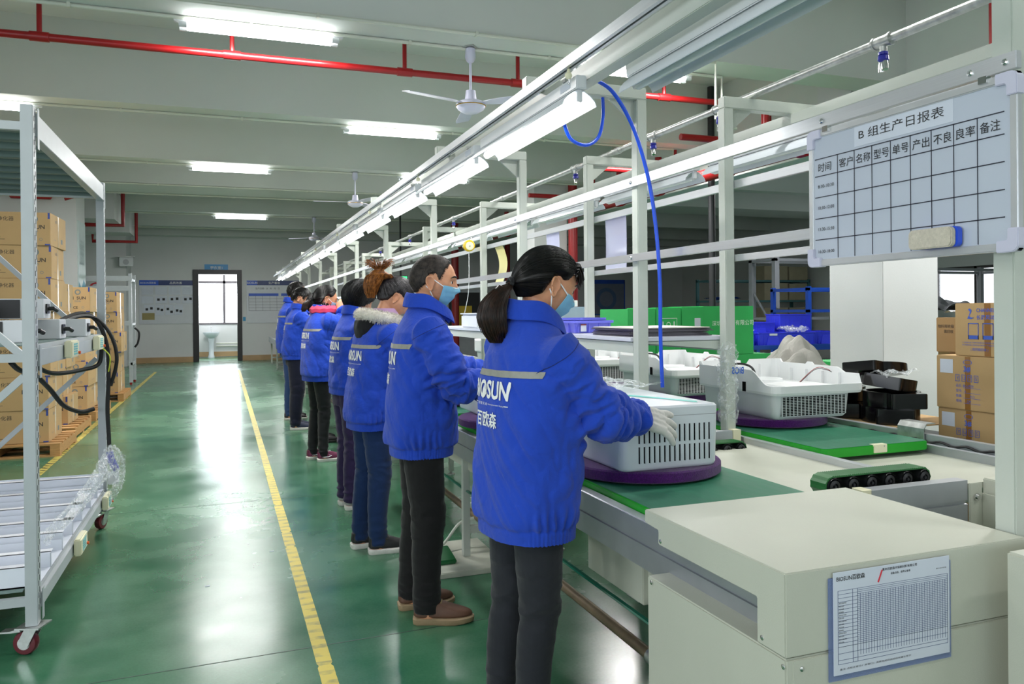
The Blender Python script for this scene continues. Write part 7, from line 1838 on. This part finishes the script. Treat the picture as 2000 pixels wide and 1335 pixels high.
    mb = MB(); ww = A*1.95
    decal(mb, *[np.array([[-ww/2, 0], [ww/2, 0], [ww/2, 0.021], [-ww/2, 0.021]]), [(0, 1, 2, 3)]], jb, (0, 0, zst), (1, 0, 0), (0, 0, 1), (0, 1, 0), 0.0025, 0.012)
    if mb.v: mb.build('reflective_strip', M['strip'], jo, smooth=True)
    if logo:
        mb = MB(); wl = 0.235*H/1.62
        Vt, Ft = text2d('BIOSUN', 0.060, wl, bold=0.028); decal(mb, Vt, Ft, jb, (-wl/2, 0, zst-0.073), (1, 0, 0), (0, 0, 1), (0, 1, 0), 0.003)
        # leaf-shaped emblem over the O
        lf = np.array([[0.0, 0.0], [0.012, 0.006], [0.016, 0.026], [0.006, 0.048], [-0.004, 0.03], [-0.008, 0.012]]); decal(mb, lf+np.array([-0.036, -0.002]), [(0, 1, 2, 3, 4, 5)], jb, (0, 0, zst-0.073), (1, 0, 0), (0, 0, 1), (0, 1, 0), 0.0036)
        Vt, Ft = text2d('创 享 新 风 尚', 0.010, wl*0.34); decal(mb, Vt, Ft, jb, (-wl*0.36, 0, zst-0.096), (1, 0, 0), (0, 0, 1), (0, 1, 0), 0.003)
        Vt, Ft = text2d('Embracing Innovation Enjoying', 0.006, wl*0.4); decal(mb, Vt, Ft, jb, (wl*0.01, 0, zst-0.094), (1, 0, 0), (0, 0, 1), (0, 1, 0), 0.003)
        for a in (-wl*0.48, wl*0.42): decal(mb, *rect2d(a, 0, a+wl*0.09, 0.0025), jb, (0, 0, zst-0.091), (1, 0, 0), (0, 0, 1), (0, 1, 0), 0.003)
        Vt, Ft = text2d('百欧森', 0.052, wl*0.62, bold=0.018); decal(mb, Vt, Ft, jb, (-wl*0.34, 0, zst-0.166), (1, 0, 0), (0, 0, 1), (0, 1, 0), 0.003)
        if mb.v: mb.build('logo_print', M['ink_white'], jo)
    # ---------------- gloves
    if gloves:
        for k in range(2):
            G = Shell(); o = ho[k]; hand_limbs(G, W_[k], o['d'], o['nrm'], (1 if k == 0 else -1)*o.get('flip', 1), o['s'], o.get('curl', (14, 20, 14)), o.get('spread', 1.0), 0.0022, o.get('thumb', 38), 0.25 if k == 1 else 1.0)
            G.limb([W_[k]-Vector(o['d'])*0.05, W_[k]+Vector(o['d'])*0.01], [0.030, 0.033], 14)
            gm = G.fuse(0.0033, 2); V = mverts(gm); Nn = mnorms(gm); V = V+Nn*(0.0016*(ridge(V*60+k)-0.4))[:, None]; setv(gm, V)
            obj('glove', gm, M['glove'], t)
    # ---------------- shoes
    for k in range(2): shoe_parts(t, (feet[k].x, feet[k].y), (-feet_ang[0] if k == 0 else feet_ang[1]), 0.255*H/1.65*(1.05 if sex == 'm' else 0.97), shoes[:3], shoes[3])
    # ---------------- eyes, brows, mask
    for sd in (1, -1):
        c = Vector((0.0305*sd, 0.0678, -0.001)); mb = MB(); V2 = []
        mb.lathe([(0.0005, -0.0115)]+[(0.0115*math.cos(R(a)), 0.0115*math.sin(R(a))) for a in range(-75, 76, 15)]+[(0.0005, 0.0115)], (0, 0, 0), 16); 
        ey = MB().add(mesh_tf([Vector(v)+c for v in mb.v], Mh), mb.f).build('eye', M['eye_white'], bo, smooth=True)
        ir = MB().lathe([(0.0072, -0.0022), (0.0066, 0.0), (0.0045, 0.0016), (0.001, 0.0024)], (0, 0, 0), 16, 'y'); ir.v = mesh_tf([Vector(v)+c+Vector((0, 0.0112, 0)) for v in ir.v], Mh); 
        if detail > 0.7: ir.build('iris', M['iris'], bo)
        br = MB(); P = []
        for q in np.linspace(0, 1, 7):
            x = sd*(0.014+0.036*q); z = 0.019+0.006*math.sin(math.pi*q)-0.003*q; h = HBVH.ray_cast(Vector((x, 0.3, z)), Vector((0, -1, 0))); P.append(h[0]+Vector((0, 0.0012, 0)))
        br.tube(P, [0.0022, 0.0034, 0.0036, 0.0034, 0.003, 0.0024, 0.0012], 6); br.v = mesh_tf(br.v, Mh); br.build('eyebrow', M['hair_black'], bo)
    if mask:
        nu, nv = 33, 22; V = []; 
        for layer in (0, 1):
            for j in range(nv):
                for i in range(nu):
                    s = i/(nu-1)*2-1; q = j/(nv-1); az = s*58; 
                    z = -0.021-0.083*q+(0.006*(abs(s)**1.5))*(1-2*q)
                    d = Vector((math.sin(R(az)), math.cos(R(az)), 0)); h = HBVH.ray_cast(Vector((0, 0, z))+d*0.3, -d)
                    rr = (h[0]-Vector((0, 0, z))).length if h[0] is not None else 0.055
                    rr = max(rr, 0.050*(1-0.3*abs(s)) if q > 0.7 else 0.0)
                    bulge = 0.0045*(1-s*s)*math.sin(math.pi*(0.15+0.75*q))+0.003+0.006*np.exp(-((q-0.45)/0.3)**2)*np.exp(-((abs(s)-0.22)/0.16)**2)
                    pleat = 0.0022*((q*4) % 1.0)*(1-abs(s)**4)*(0 < q < 1)
                    V.append(Vector((0, 0, z))+d*(rr+bulge+pleat-0.0016*layer))
        o = nu*nv; fs = [(j*nu+i, j*nu+i+1, (j+1)*nu+i+1, (j+1)*nu+i) for j in range(nv-1) for i in range(nu-1)]
        fs2 = [tuple(q+o for q in f[::-1]) for f in fs]
        rim = [j*nu for j in range(nv)]+[(nv-1)*nu+i for i in range(1, nu)]+[j*nu+nu-1 for j in range(nv-2, -1, -1)]+[i for i in range(nu-2, 0, -1)]
        fr = [(rim[i], rim[(i+1) % len(rim)], rim[(i+1) % len(rim)]+o, rim[i]+o) for i in range(len(rim))]
        mk = MB().add(mesh_tf(V, Mh), fs+fs2+fr).build('face_mask', M['mask'], t, smooth=True)
        for sd in (1, -1):
            ci = nu-1 if sd > 0 else 0
            for (row, z2) in ((1, 0.016), (nv-3, -0.034)):
                a = V[row*nu+ci]; b = Vector((0.078*sd, -0.012, z2)); mid = a.lerp(b, 0.5); mid = mid+Vector((sd*0.004, 0, 0))
                mb = MB().tube([a, mid, b, b+Vector((sd*0.006, -0.014, -z2*0.5-0.004))], 0.0021, 6); mb.v = mesh_tf(mb.v, Mh); mb.build('ear_loop', M['cord'], mk, smooth=True)
        mb = MB().tube([V[0*nu+i]+Vector((0, 0.001, -0.004)) for i in range(9, nu-9, 2)], 0.0022, 6); mb.v = mesh_tf(mb.v, Mh); mb.build('nose_wire', M['cord'], mk)
    # ---------------- hair
    hp = hair_opts or {}
    hm = hp.get('mat', M['hair_black'])
    style = {'pony': 'pulled', 'bun': 'pulled', 'crop': 'crop', 'bob': 'bob'}[hair]
    off = hp.get('off', {'pulled': 0.014, 'crop': 0.007, 'bob': 0.022}[style])
    Vc, Fc = hair_cap(style, off, seed, hp.get('rough', 0.0006), hp.get('lump', 0.0))
    hr = MB().add(mesh_tf(Vc, Mh), Fc).build('hair', hm, t, smooth=True)
    q = hp.get('density', 1.0)
    if hair in ('pony', 'bun'):
        tie = Vector(hp.get('tie', (0, -0.122, -0.012)))
        paths = pulled_strands(tie, style, off, int(2600*q), seed)
        mb = strands(paths, 0.0011/ (q**0.5), MB()); mb.v = mesh_tf(mb.v, Mh); mb.build('combed_strands', hm, hr, smooth=True)
        tm = MB(); tl = [tie+Vector((0.016*math.cos(R(a)), -0.002, 0.016*math.sin(R(a)))) for a in range(0, 361, 30)]
        tm.tube(tl, 0.0075, 8); tm.v = mesh_tf(tm.v, Mh); tm.build('hair_tie', M['black_cloth'], hr, smooth=True)
        tb = Mh @ tie; tail = [tb+Vector(p) for p in hp['tail']]          # offsets from the tie, body frame
        sp = spline(tail, 6); m = len(sp); rad = hp.get('rad', (0.012, 0.030, 0.036, 0.034, 0.018))
        paths = []; rnd = random.Random(seed+5)
        for k in range(int(hp.get('tail_n', 520)*2*q)):
            a = rnd.uniform(0, 6.283); rr = math.sqrt(rnd.random())*(1.12 if rnd.random() < 0.12 else 1.0); P = []; stop = rnd.uniform(0.72, 1.0); wob = rnd.uniform(-0.5, 0.5)
            for i in range(0, int(m*stop), 2):
                s = i/(m-1); f = s*(len(rad)-1); j = min(int(f), len(rad)-2); r_ = rad[j]+(rad[j+1]-rad[j])*(f-j)
                P.append(sp[i]+Vector((math.cos(a+wob*s), math.sin(a+wob*s)*0.8, 0.0))*r_*rr)
            if len(P) > 2: paths.append(P)
        mc = int(m*0.8); core = MB().tube(sp[:mc], [max(0.003, (rad[min(int(i/(m-1)*(len(rad)-1)), len(rad)-2)]*0.60*(1-(i/(mc-1))**5*0.9))) for i in range(mc)], 14)
        core.build('ponytail' if hair == 'pony' else 'bun', hp.get('tail_mat', hm), hr, smooth=True)
        mb = strands(paths, 0.0013/(q**0.5), MB()); mb.build('loose_strands', hp.get('tail_mat', hm), hr, smooth=True)
        if hair == 'bun':
            paths = []
            for k in range(260):
                a = rnd.uniform(0, 6.283); p = sp[min(6, m-1)]+Vector((math.cos(a)*0.03, math.sin(a)*0.03-0.01, 0.03)); g = Vector((math.cos(a)*0.6, math.sin(a)*0.6-0.1, rnd.uniform(0.4, 1.2))).normalized(); L_ = rnd.uniform(0.03, 0.085)
                paths.append([p, p+g*L_*0.4, p+g*L_*0.8+Vector((0, 0, 0.004)), p+g*L_+Vector((math.cos(a)*0.012, math.sin(a)*0.012, -0.008))])
            strands(paths, 0.0014, MB()).build('stray_strands', hp.get('tail_mat', hm), hr)
        if hp.get('fringe'):
            paths = []
            for k in range(90):
                az = rnd.uniform(-30, 50); d = dir_of(az, hair_edge(az, style)+rnd.uniform(2, 10)); p = d*cap_rad(d, style, off); o_ = Vector((d.x, d.y, 0)).normalized()
                paths.append([p, p+o_*0.012+Vector((0, 0, 0.004)), p+o_*0.024-Vector((0, 0, 0.012)), p+o_*rnd.uniform(0.022, 0.034)-Vector((0, 0, rnd.uniform(0.03, 0.05)))])
            mb = strands(paths, 0.0014, MB()); mb.v = mesh_tf(mb.v, Mh); mb.build('fringe', hm, hr)
    elif hair == 'crop':
        mb = strands(short_strands(style, off, int(5200*q), seed, hp.get('length', 0.012), 0.32, (0, 0.8, -0.5)), 0.0009/(q**0.5), MB(), 3); mb.v = mesh_tf(mb.v, Mh); mb.build('short_strands', hm, hr)
    else:
        rnd = random.Random(seed); paths = []
        for k in range(int(1100*q)):
            az = rnd.uniform(-180, 180); e0 = hair_edge(az, style); P = []
            el0 = rnd.uniform(30, 86); d0 = dir_of(az, el0)
            for s in range(8):
                el = el0+(e0-6-el0)*s/7; d = dir_of(az+3*math.sin(s+k), el); P.append(d*(cap_rad(d, style, off)+0.001+0.002*rnd.random()) if el > e0+9 else d*(hrad(d)+off*1.0))
            paths.append(P)
        mb = strands(paths, 0.0016/(q**0.5), MB()); mb.v = mesh_tf(mb.v, Mh); mb.build('loose_strands', hm, hr, smooth=True)
    if extra: extra(t, Mh, jo, jb, locals())
    return t
M['seam'] = pmat('dark_blue_seam', rgb(16, 36, 104), 0.8)
def w2l(X, Y, face, p):
    """world point to a person's local frame"""
    a = -R(face-90); dx, dy = p[0]-X, p[1]-Y
    return (dx*math.cos(a)-dy*math.sin(a), dx*math.sin(a)+dy*math.cos(a), p[2])
def d2l(face, d):
    a = -R(face-90); return (d[0]*math.cos(a)-d[1]*math.sin(a), d[0]*math.sin(a)+d[1]*math.cos(a), d[2])
def shoeset(a, b, c, kind): return (a, b, c, kind)
PM = lambda n, c, r=0.6: pmat(n, c, r, var=0.08, vscale=30, bump=0.1, bscale=200)
white_sole = PM('white_rubber_sole', rgb(216, 212, 206)); black_sole = PM('black_rubber_sole', rgb(30, 30, 30)); tan_sole = PM('tan_rubber_sole', rgb(150, 128, 98))

def neck_warmer(t, Mh, jo, jb, L):
    H = L['HN']; n = 32; rings = []; ly = L['ly']
    for (rr, z) in ((0.95, 0.838), (1.0, 0.856), (0.96, 0.872), (0.88, 0.874), (0.86, 0.85)):
        rings.append([(math.cos(2*math.pi*i/n)*0.040*H*rr, ly(0.85*H)+0.012+math.sin(2*math.pi*i/n)*0.046*H*rr, z*H-0.020*max(0, math.sin(2*math.pi*i/n))) for i in range(n)])
    mb = MB(); loft(mb, rings+[rings[0]], False, False); mb.build('undershirt_collar', M['black_cloth'], t, smooth=True)

# ---- the nearest woman
X, Y, F = 0.938, 2.45, 8
wr = w2l(X, Y, F, (1.352, 2.405, 1.052)); wl = w2l(X, Y, F, (1.34, 2.93, 1.06))
def w1_extra(t, Mh, jo, jb, L):
    neck_warmer(t, Mh, jo, jb, L)
    mb = MB().lathe([(0.0005, -0.0022), (0.0022, 0), (0.0005, 0.0022)], (0.078, -0.004, -0.040), 10); mb.v = mesh_tf(mb.v, Mh); mb.build('ear_stud', pmat('gold', rgb(220, 170, 60), 0.2, 1.0), t, smooth=True)
person('nearest woman, dark ponytail, blue jacket, grey gloves on a white case', X, Y, F, 1.63, 'f', hem=0.415, width=1.06, bulk=1.0, lean=0.055, head=(-4, -16), hair='pony', head_fwd=0.055,
       wrists=(wl, wr), trousers=cloth_material('black_denim', rgb(34, 36, 42), 600, 0.85, 0.15), trouser_r=0.98, shoes=shoeset(PM('black_shoe', rgb(26, 26, 28)), black_sole, M['cord'], 'plain'), detail=1.25,
       gloves=True, seed=3, stance=0.085, feet_dy=(-0.05, -0.02),
       hand_opts=[dict(d=d2l(F, (0.6, -0.35, -0.55)), nrm=d2l(F, (0.3, 0.8, 0.5))), dict(d=d2l(F, (0.93, 0.10, -0.28)), nrm=d2l(F, (0.12, -0.80, 0.60)), curl=(9, 14, 10), spread=2.3, thumb=26, s=1.14)],
       hair_opts=dict(tie=(0.0, -0.118, -0.030), tail=[(0, 0, 0), (0.0, -0.030, -0.018), (0.0, -0.062, -0.06), (0.0, -0.072, -0.11), (0.0, -0.060, -0.16), (0.0, -0.045, -0.205)], rad=(0.014, 0.034, 0.048, 0.053, 0.048, 0.024), mat=M['hair_black'], tail_mat=M['hair_brown'], fringe=True, tail_n=900, density=1.5), extra=w1_extra)
# ---- the masked man
X, Y, F = 0.862, 3.62, -9
wr = w2l(X, Y, F, (1.215, 3.43, 1.085)); wl = w2l(X, Y, F, (1.30, 3.95, 1.08))
def pocket(t, Mh, jo, jb, L):
    neck_warmer(t, Mh, jo, jb, L)
    H = L['HN']
    for sx in (0.075,):
        mb = MB(); decal(mb, np.array([[-0.05, 0], [0.05, 0], [0.05, 0.045], [-0.05, 0.045]]), [(0, 1, 2, 3)], jb, (sx, 0, 0.70*H), (1, 0, 0), (0, 0, 1), (0, -1, 0), 0.004, 0.02); 
        if mb.v: mb.build('pocket_flap', M['jacket'], jo)
        mb = MB(); h = jb.ray_cast(Vector((sx, 0.5, 0.71*H)), Vector((0, -1, 0)))
        if h[0] is not None: mb.lathe([(0.006, 0.004), (0.006, 0.007), (0.002, 0.008)], tuple(h[0]), 10, 'y').build('snap_button', M['darkpipe'], jo)
person('man with cropped greying hair and blue face mask, black trousers, brown shoes', X, Y, F, 1.69, 'm', hem=0.445, width=1.0, bulk=1.0, lean=0.06, head=(-8, -3), hair='crop', head_fwd=0.03,
       wrists=(wl, wr), trousers=cloth_material('black_trouser_cloth', rgb(20, 19, 20), 500, 0.85, 0.12), trouser_r=1.12, shoes=shoeset(PM('brown_suede_shoe', rgb(92, 62, 46)), tan_sole, PM('khaki_lace', rgb(150, 130, 90)), 'plain'), detail=1.15,
       seed=9, stance=0.10, feet_ang=(6, 10), feet_dy=(-0.03, 0.03), hair_opts=dict(mat=M['hair_grey'], off=0.005, length=0.008, density=1.4), extra=pocket,
       hand_opts=[dict(curl=(25, 30, 20)), dict(curl=(25, 30, 20))])
# ---- the woman with the fur hood
def fur_hood(t, Mh, jo, jb, L):
    H = L['HN']; n = 44; rings = []; c = Vector((0, L['ly'](0.83*H)-0.035, 0.848*H))
    pts = []
    for i in range(n):
        a = 2*math.pi*i/n; pts.append(Vector((math.cos(a)*0.125, c.y+math.sin(a)*0.105+0.02, c.z+0.005+0.022*math.sin(a)*-1)))
    mb = MB(); m = 14; vs = []
    for i in range(n):
        a = 2*math.pi*i/n; o = Vector((math.cos(a), math.sin(a)*0.9, 0)).normalized()
        for j in range(m):
            b = 2*math.pi*j/m; vs.append(pts[i]+(o*math.cos(b)+Vector((0, 0, 1))*math.sin(b))*0.033*(1+0.12*math.sin(i*2.1+j)))
    fs = [(i*m+j, ((i+1) % n)*m+j, ((i+1) % n)*m+(j+1) % m, i*m+(j+1) % m) for i in range(n) for j in range(m)]
    mb.add(vs, fs); fo = mb.build('fur_trim', M['fur'], t, smooth=True)
    rnd = random.Random(4); hs = MB()
    for k in range(2600):
        i = rnd.randrange(n); b = rnd.uniform(0, 6.283); a = 2*math.pi*(i+rnd.random())/n; o = Vector((math.cos(a), math.sin(a)*0.9, 0)).normalized(); dd = o*math.cos(b)+Vector((0, 0, 1))*math.sin(b)
        p = Vector((math.cos(a)*0.125, c.y+math.sin(a)*0.105+0.02, c.z+0.005-0.022*math.sin(a)))+dd*0.031; g = (dd+Vector((rnd.gauss(0, .5), rnd.gauss(0, .5), rnd.gauss(0, .5)))).normalized()
        hs.tube([p, p+g*0.010, p+g*0.018+Vector((0, 0, -0.003))], [0.0012, 0.001, 0.0004], 3, False)
    hs.build('fur_hairs', M['fur'], fo)
    S = Shell(); S.rings([((0, c.y-0.06, c.z-0.135), 0.05, 0.03), ((0, c.y-0.065, c.z-0.115), 0.085, 0.05), ((0, c.y-0.055, c.z-0.06), 0.105, 0.07), ((0, c.y-0.03, c.z-0.01), 0.105, 0.09)], 30)
    hm = S.fuse(0.007, 4); V = mverts(hm); Nn = mnorms(hm); V = V+Nn*(0.008*(ridge(V*14)-0.5))[:, None]; setv(hm, V); obj('hood', hm, M['black_cloth'], t)
    n2 = 26; rings = []
    for (rr, z) in ((1.15, 0.845), (1.12, 0.865), (1.0, 0.885), (0.9, 0.886), (0.9, 0.86)): rings.append([(math.cos(2*math.pi*i/n2)*0.042*H*rr, L['ly'](0.86*H)+0.02+math.sin(2*math.pi*i/n2)*0.045*H*rr, z*H) for i in range(n2)])
    mb = MB(); loft(mb, rings+[rings[0]], False, False); mb.build('lilac_collar', cloth_material('lilac_knit', rgb(186, 150, 190), 300), t, smooth=True)
X, Y, F = 0.828, 4.72, 7
person('woman with ginger bun and white fur hood trim, head bowed, dark jeans', X, Y, F, 1.63, 'f', hem=0.445, width=1.02, bulk=1.02, lean=0.13, head=(-10, -34), hair='bun', head_fwd=0.07,
       wrists=(w2l(X, Y, F, (1.34, 4.95, 1.05)), w2l(X, Y, F, (1.30, 4.55, 1.04))), trousers=cloth_material('dark_blue_jeans', rgb(18, 42, 82), 700, 0.85, 0.2), trouser_r=1.0, shoes=shoeset(PM('black_runner', rgb(22, 22, 24)), white_sole, PM('black_lace', rgb(34, 34, 36)), 'plain'), detail=1.0,
       seed=5, stance=0.08, feet_dy=(-0.04, 0.02), mask=False, hair_opts=dict(tie=(0, -0.100, 0.062), tail=[(0, 0.01, 0), (0.0, -0.03, 0.025), (-0.005, -0.065, 0.015), (0.0, -0.09, -0.03), (0.0, -0.10, -0.08), (0.0, -0.095, -0.13)], rad=(0.045, 0.066, 0.070, 0.060, 0.045, 0.018), mat=hair_material('greying_black_hair', rgb(24, 22, 24), rgb(62, 58, 60)), tail_mat=M['hair_dyed'], tail_n=700, density=0.9), extra=fur_hood, collar=False)
# ---- the person in purple trousers
X, Y, F = 0.868, 5.83, 8
person('worker with black bobbed hair, purple trousers and light grey trainers', X, Y, F, 1.65, 'f', hem=0.50, width=1.0, bulk=1.04, lean=0.09, head=(-12, -26), hair='bob', head_fwd=0.01,
       wrists=(w2l(X, Y, F, (1.32, 6.05, 1.10)), w2l(X, Y, F, (1.30, 5.7, 1.12))), trousers=cloth_material('purple_trouser_cloth', rgb(40, 26, 66), 500, 0.75, 0.12), trouser_r=1.22, shoes=shoeset(PM('grey_trainer', rgb(150, 148, 146)), white_sole, PM('red_lining', rgb(200, 70, 50)), 'plain'), detail=0.9,
       seed=12, stance=0.085, mask=False, hair_opts=dict(mat=M['hair_black'], density=0.8))
# ---- the woman with the pink scarf
def scarf(t, Mh, jo, jb, L):
    H = L['HN']; n = 40; rings = []
    for (rr, z, dy) in ((1.35, 0.838, 0), (1.75, 0.848, 0), (1.80, 0.868, 0), (1.45, 0.886, 0), (1.15, 0.885, 0), (1.05, 0.86, 0)):
        rings.append([(math.cos(2*math.pi*i/n)*0.044*H*rr*(1+0.05*math.sin(7*i)), L['ly'](0.86*H)+0.02+math.sin(2*math.pi*i/n)*0.047*H*rr, z*H+0.004*math.sin(i*1.7)) for i in range(n)])
    mb = MB(); loft(mb, rings+[rings[0]], False, False); mb.build('pink_hood_collar', cloth_material('coral_pink_knit', rgb(238, 72, 104), 300), t, smooth=True)
    rings = []
    for (rr, z) in ((1.1, 0.872), (1.16, 0.886), (1.06, 0.902), (0.98, 0.90), (0.98, 0.875)): rings.append([(math.cos(2*math.pi*i/n)*0.042*H*rr, L['ly'](0.86*H)+0.02+math.sin(2*math.pi*i/n)*0.045*H*rr, z*H) for i in range(n)])
    m, nt, b = nmat('dotted_black_scarf'); tc = N(nt, 'ShaderNodeTexCoord'); vo = N(nt, 'ShaderNodeTexVoronoi', Scale=70.0); nt.links.new(tc.outputs['Object'], vo.inputs['Vector'])
    cr = N(nt, 'ShaderNodeValToRGB'); cr.color_ramp.elements[0].position = 0.22; cr.color_ramp.elements[1].position = 0.30; cr.color_ramp.elements[0].color = rgb(225, 215, 215); cr.color_ramp.elements[1].color = rgb(26, 22, 26)
    nt.links.new(vo.outputs['Distance'], cr.inputs[0]); nt.links.new(cr.outputs[0], b.inputs['Base Color']); b.inputs['Roughness'].default_value = 0.9
    mb = MB(); loft(mb, rings+[rings[0]], False, False); mb.build('dotted_scarf', m, t, smooth=True)
X, Y, F = 0.865, 7.78, 12
plum = PM('plum_trainer', rgb(96, 28, 62))
person('woman with ponytail, coral pink collar and face mask, hand raised', X, Y, F, 1.68, 'f', hem=0.455, width=1.05, bulk=1.06, lean=0.07, head=(-8, -12), hair='pony', head_fwd=0.03,
       wrists=(w2l(X, Y, F, (1.08, 7.98, 1.42)), w2l(X, Y, F, (1.06, 7.70, 1.45))), trousers=cloth_material('black_leggings', rgb(18, 19, 23), 500, 0.7, 0.1), trouser_r=0.86, shoes=shoeset(plum, white_sole, M['cord'], 'runner'), detail=0.9,
       seed=15, stance=0.085, feet_dy=(-0.03, 0.02), hand_opts=[dict(d=(0.5, 0.3, 0.8), nrm=(-0.4, -0.8, 0.4), curl=(30, 40, 25)), dict(d=(-0.3, 0.35, 0.9), nrm=(0.5, -0.6, 0.3), curl=(30, 40, 25))],
       hair_opts=dict(tie=(0, -0.118, -0.03), tail=[(0, 0, 0), (0.0, -0.035, -0.012), (0.0, -0.058, -0.045), (0.0, -0.070, -0.085), (0.0, -0.085, -0.125)], rad=(0.013, 0.028, 0.036, 0.034, 0.016), mat=M['hair_black'], tail_mat=M['hair_brown'], tail_n=500, density=0.8), extra=scarf)
# ---- the three farther workers
X, Y, F = 1.0, 8.9, 0
person('worker mostly hidden behind the woman with the pink collar, only black hair showing', X, Y, F, 1.63, 'f', hem=0.45, lean=0.02, head=(-8, -14), hair='bob', head_fwd=-0.03, wrists=(w2l(X, Y, F, (1.3, 9.15, 1.02)), w2l(X, Y, F, (1.3, 8.8, 1.02))), trousers=cloth_material('dark_cloth', rgb(22, 22, 26), 500), shoes=shoeset(PM('dark_shoe', rgb(24, 24, 26)), black_sole, M['black_cloth'], 'plain'), detail=0.62, seed=18, hair_opts=dict(density=0.5))
X, Y, F = 0.84, 10.0, -4
person('man with bowed head, navy trousers and navy trainers with white soles', X, Y, F, 1.73, 'm', hem=0.49, width=1.02, bulk=1.08, lean=0.09, head=(-6, -26), hair='crop', head_fwd=0.0, wrists=(w2l(X, Y, F, (1.3, 10.2, 1.02)), w2l(X, Y, F, (1.3, 9.8, 1.02))),
       trousers=cloth_material('navy_trouser_cloth', rgb(16, 20, 40), 500), trouser_r=1.25, shoes=shoeset(PM('navy_trainer', rgb(28, 38, 66)), white_sole, M['cord'], 'plain'), detail=0.7, seed=21, hair_opts=dict(off=0.012, length=0.02, density=0.6), mask=False)
X, Y, F = 0.84, 10.95, -4
person('tall man farthest along the line, cropped black hair, blue jeans', X, Y, F, 1.84, 'm', hem=0.48, width=1.0, bulk=1.06, lean=0.06, head=(-6, -8), hair='crop', head_fwd=0.05, wrists=(w2l(X, Y, F, (1.3, 11.15, 1.05)), w2l(X, Y, F, (1.3, 10.8, 1.05))),
       trousers=cloth_material('mid_blue_jeans', rgb(42, 66, 112), 600), trouser_r=1.1, shoes=shoeset(PM('dark_trainer', rgb(40, 36, 36)), white_sole, M['cord'], 'plain'), detail=0.66, seed=24, hair_opts=dict(off=0.010, length=0.014, density=0.6))
# the small device the fifth worker holds up
tag(MB().rbox((-0.02, -0.045, -0.03), (0.02, 0.045, 0.03), 0.008, 1).build('plastic_bag_part', pmat('bagged_part', rgb(150, 160, 200), 0.2, var=0.1), None), 'small pale blue part in the raised hands of the pink collared woman', 'part').location = (1.12, 7.80, 1.53)
# ------------------------------------------------------------------ under the line
t = thing('floor_pipe', 'old grey air pipe running low along the line under the left lane', 'pipe', (1.45, 1.9, 0.18))
wpart(MB().cyl((1.42, 2.08, 0.19), (1.42, 12.0, 0.19), 0.021, 14), 'pipe', pmat('rusty_galvanised', rgb(128, 112, 90), 0.5, 0.4, var=0.25, vscale=12), t, smooth=True)
wpart(MB().cyl((1.42, 2.12, 0.19), (1.42, 2.30, 0.19), 0.031, 14), 'union', pmat('brass_union', rgb(150, 124, 76), 0.5, 0.4, var=0.2), t, smooth=True)
for (y, nm) in ((2.42, 'nearest'), (4.05, 'second')):
    g = thing('floor_coupling', '%s blue ringed air coupling on the low pipe, with clear tubes' % nm, 'air coupling', (1.42, y, 0.19), group='air couplings on the low pipe')
    wpart(MB().cyl((1.42, y-0.04, 0.19), (1.42, y+0.04, 0.19), 0.029, 14), 'tee', M['galv'], g, smooth=True)
    wpart(MB().lathe([(0.016, 0.02), (0.016, 0.05), (0.026, 0.055), (0.026, 0.085), (0.018, 0.095)], (1.42, y, 0.19), 14), 'coupling_ring', M['blue_fit'], g, smooth=True)
    for s in (-1, 1):
        wpart(MB().tube([(1.42, y+s*0.008, 0.28), (1.42+0.01*s, y+s*0.02, 0.33), (1.42+0.02*s, y+s*0.03, 0.38)], [0.013, 0.014, 0.009], 10), 'outlet', M['chrome'], g, smooth=True)
        wpart(MB().tube(spline([(1.42+0.02*s, y+s*0.03, 0.375), (1.43+0.02*s, y+s*0.05, 0.47), (1.46, y+0.03*s-0.03, 0.57), (1.47, y-0.05, 0.62)]), 0.007, 8), 'clear_tube', pmat('clear_tubing', rgb(200, 206, 196), 0.2, alpha=0.7), g, smooth=True)
t = thing('foot_pedal', 'green foot pedal on a cream plate beside the masked man', 'pedal', (1.15, 4.3, 0))
wpart(MB().box((1.02, 4.05, 0.0), (1.46, 4.62, 0.03)), 'base_plate', M['cab'], t, bevel=0.004)
mb = MB().prism([(4.18, 0.031), (4.38, 0.031), (4.38, 0.05), (4.36, 0.085), (4.18, 0.055)], 0, 1.10, 1.20); wpart(mb, 'pedal', pmat('green_pedal', rgb(20, 92, 48), 0.35, var=0.08), t, bevel=0.006)
wpart(MB().tube(spline([(1.15, 4.38, 0.06), (1.22, 4.45, 0.09), (1.32, 4.52, 0.16), (1.42, 4.5, 0.19)]), 0.008, 8), 'cable', M['conduit'], t, smooth=True)
t = thing('glass_shelf', 'clear green edged glass shelf under the left lane', 'shelf', (1.5, 3.5, 0.5))
wpart(MB().box((1.285, 2.05, 0.40), (1.30, 5.6, 0.408)), 'glass_edge', pmat('green_glass_edge', rgb(30, 110, 90), 0.1), t)
for k, (x, y) in enumerate(((0.25, 4.9), (-0.1, 4.4), (0.05, 6.6))):
    wthing(MB().box((x, y, 0.0004), (x+0.025, y+0.012, 0.002)), 'paper_scrap', M['paper'], 'tiny white scrap on the green floor, %s' % ['right of centre', 'nearest the rack', 'farthest along the aisle'][k], 'scrap', (x, y, 0.0004), 'scraps on the aisle floor')
# machines on the right lane seen past the workers: a dark fan rack on the far table end
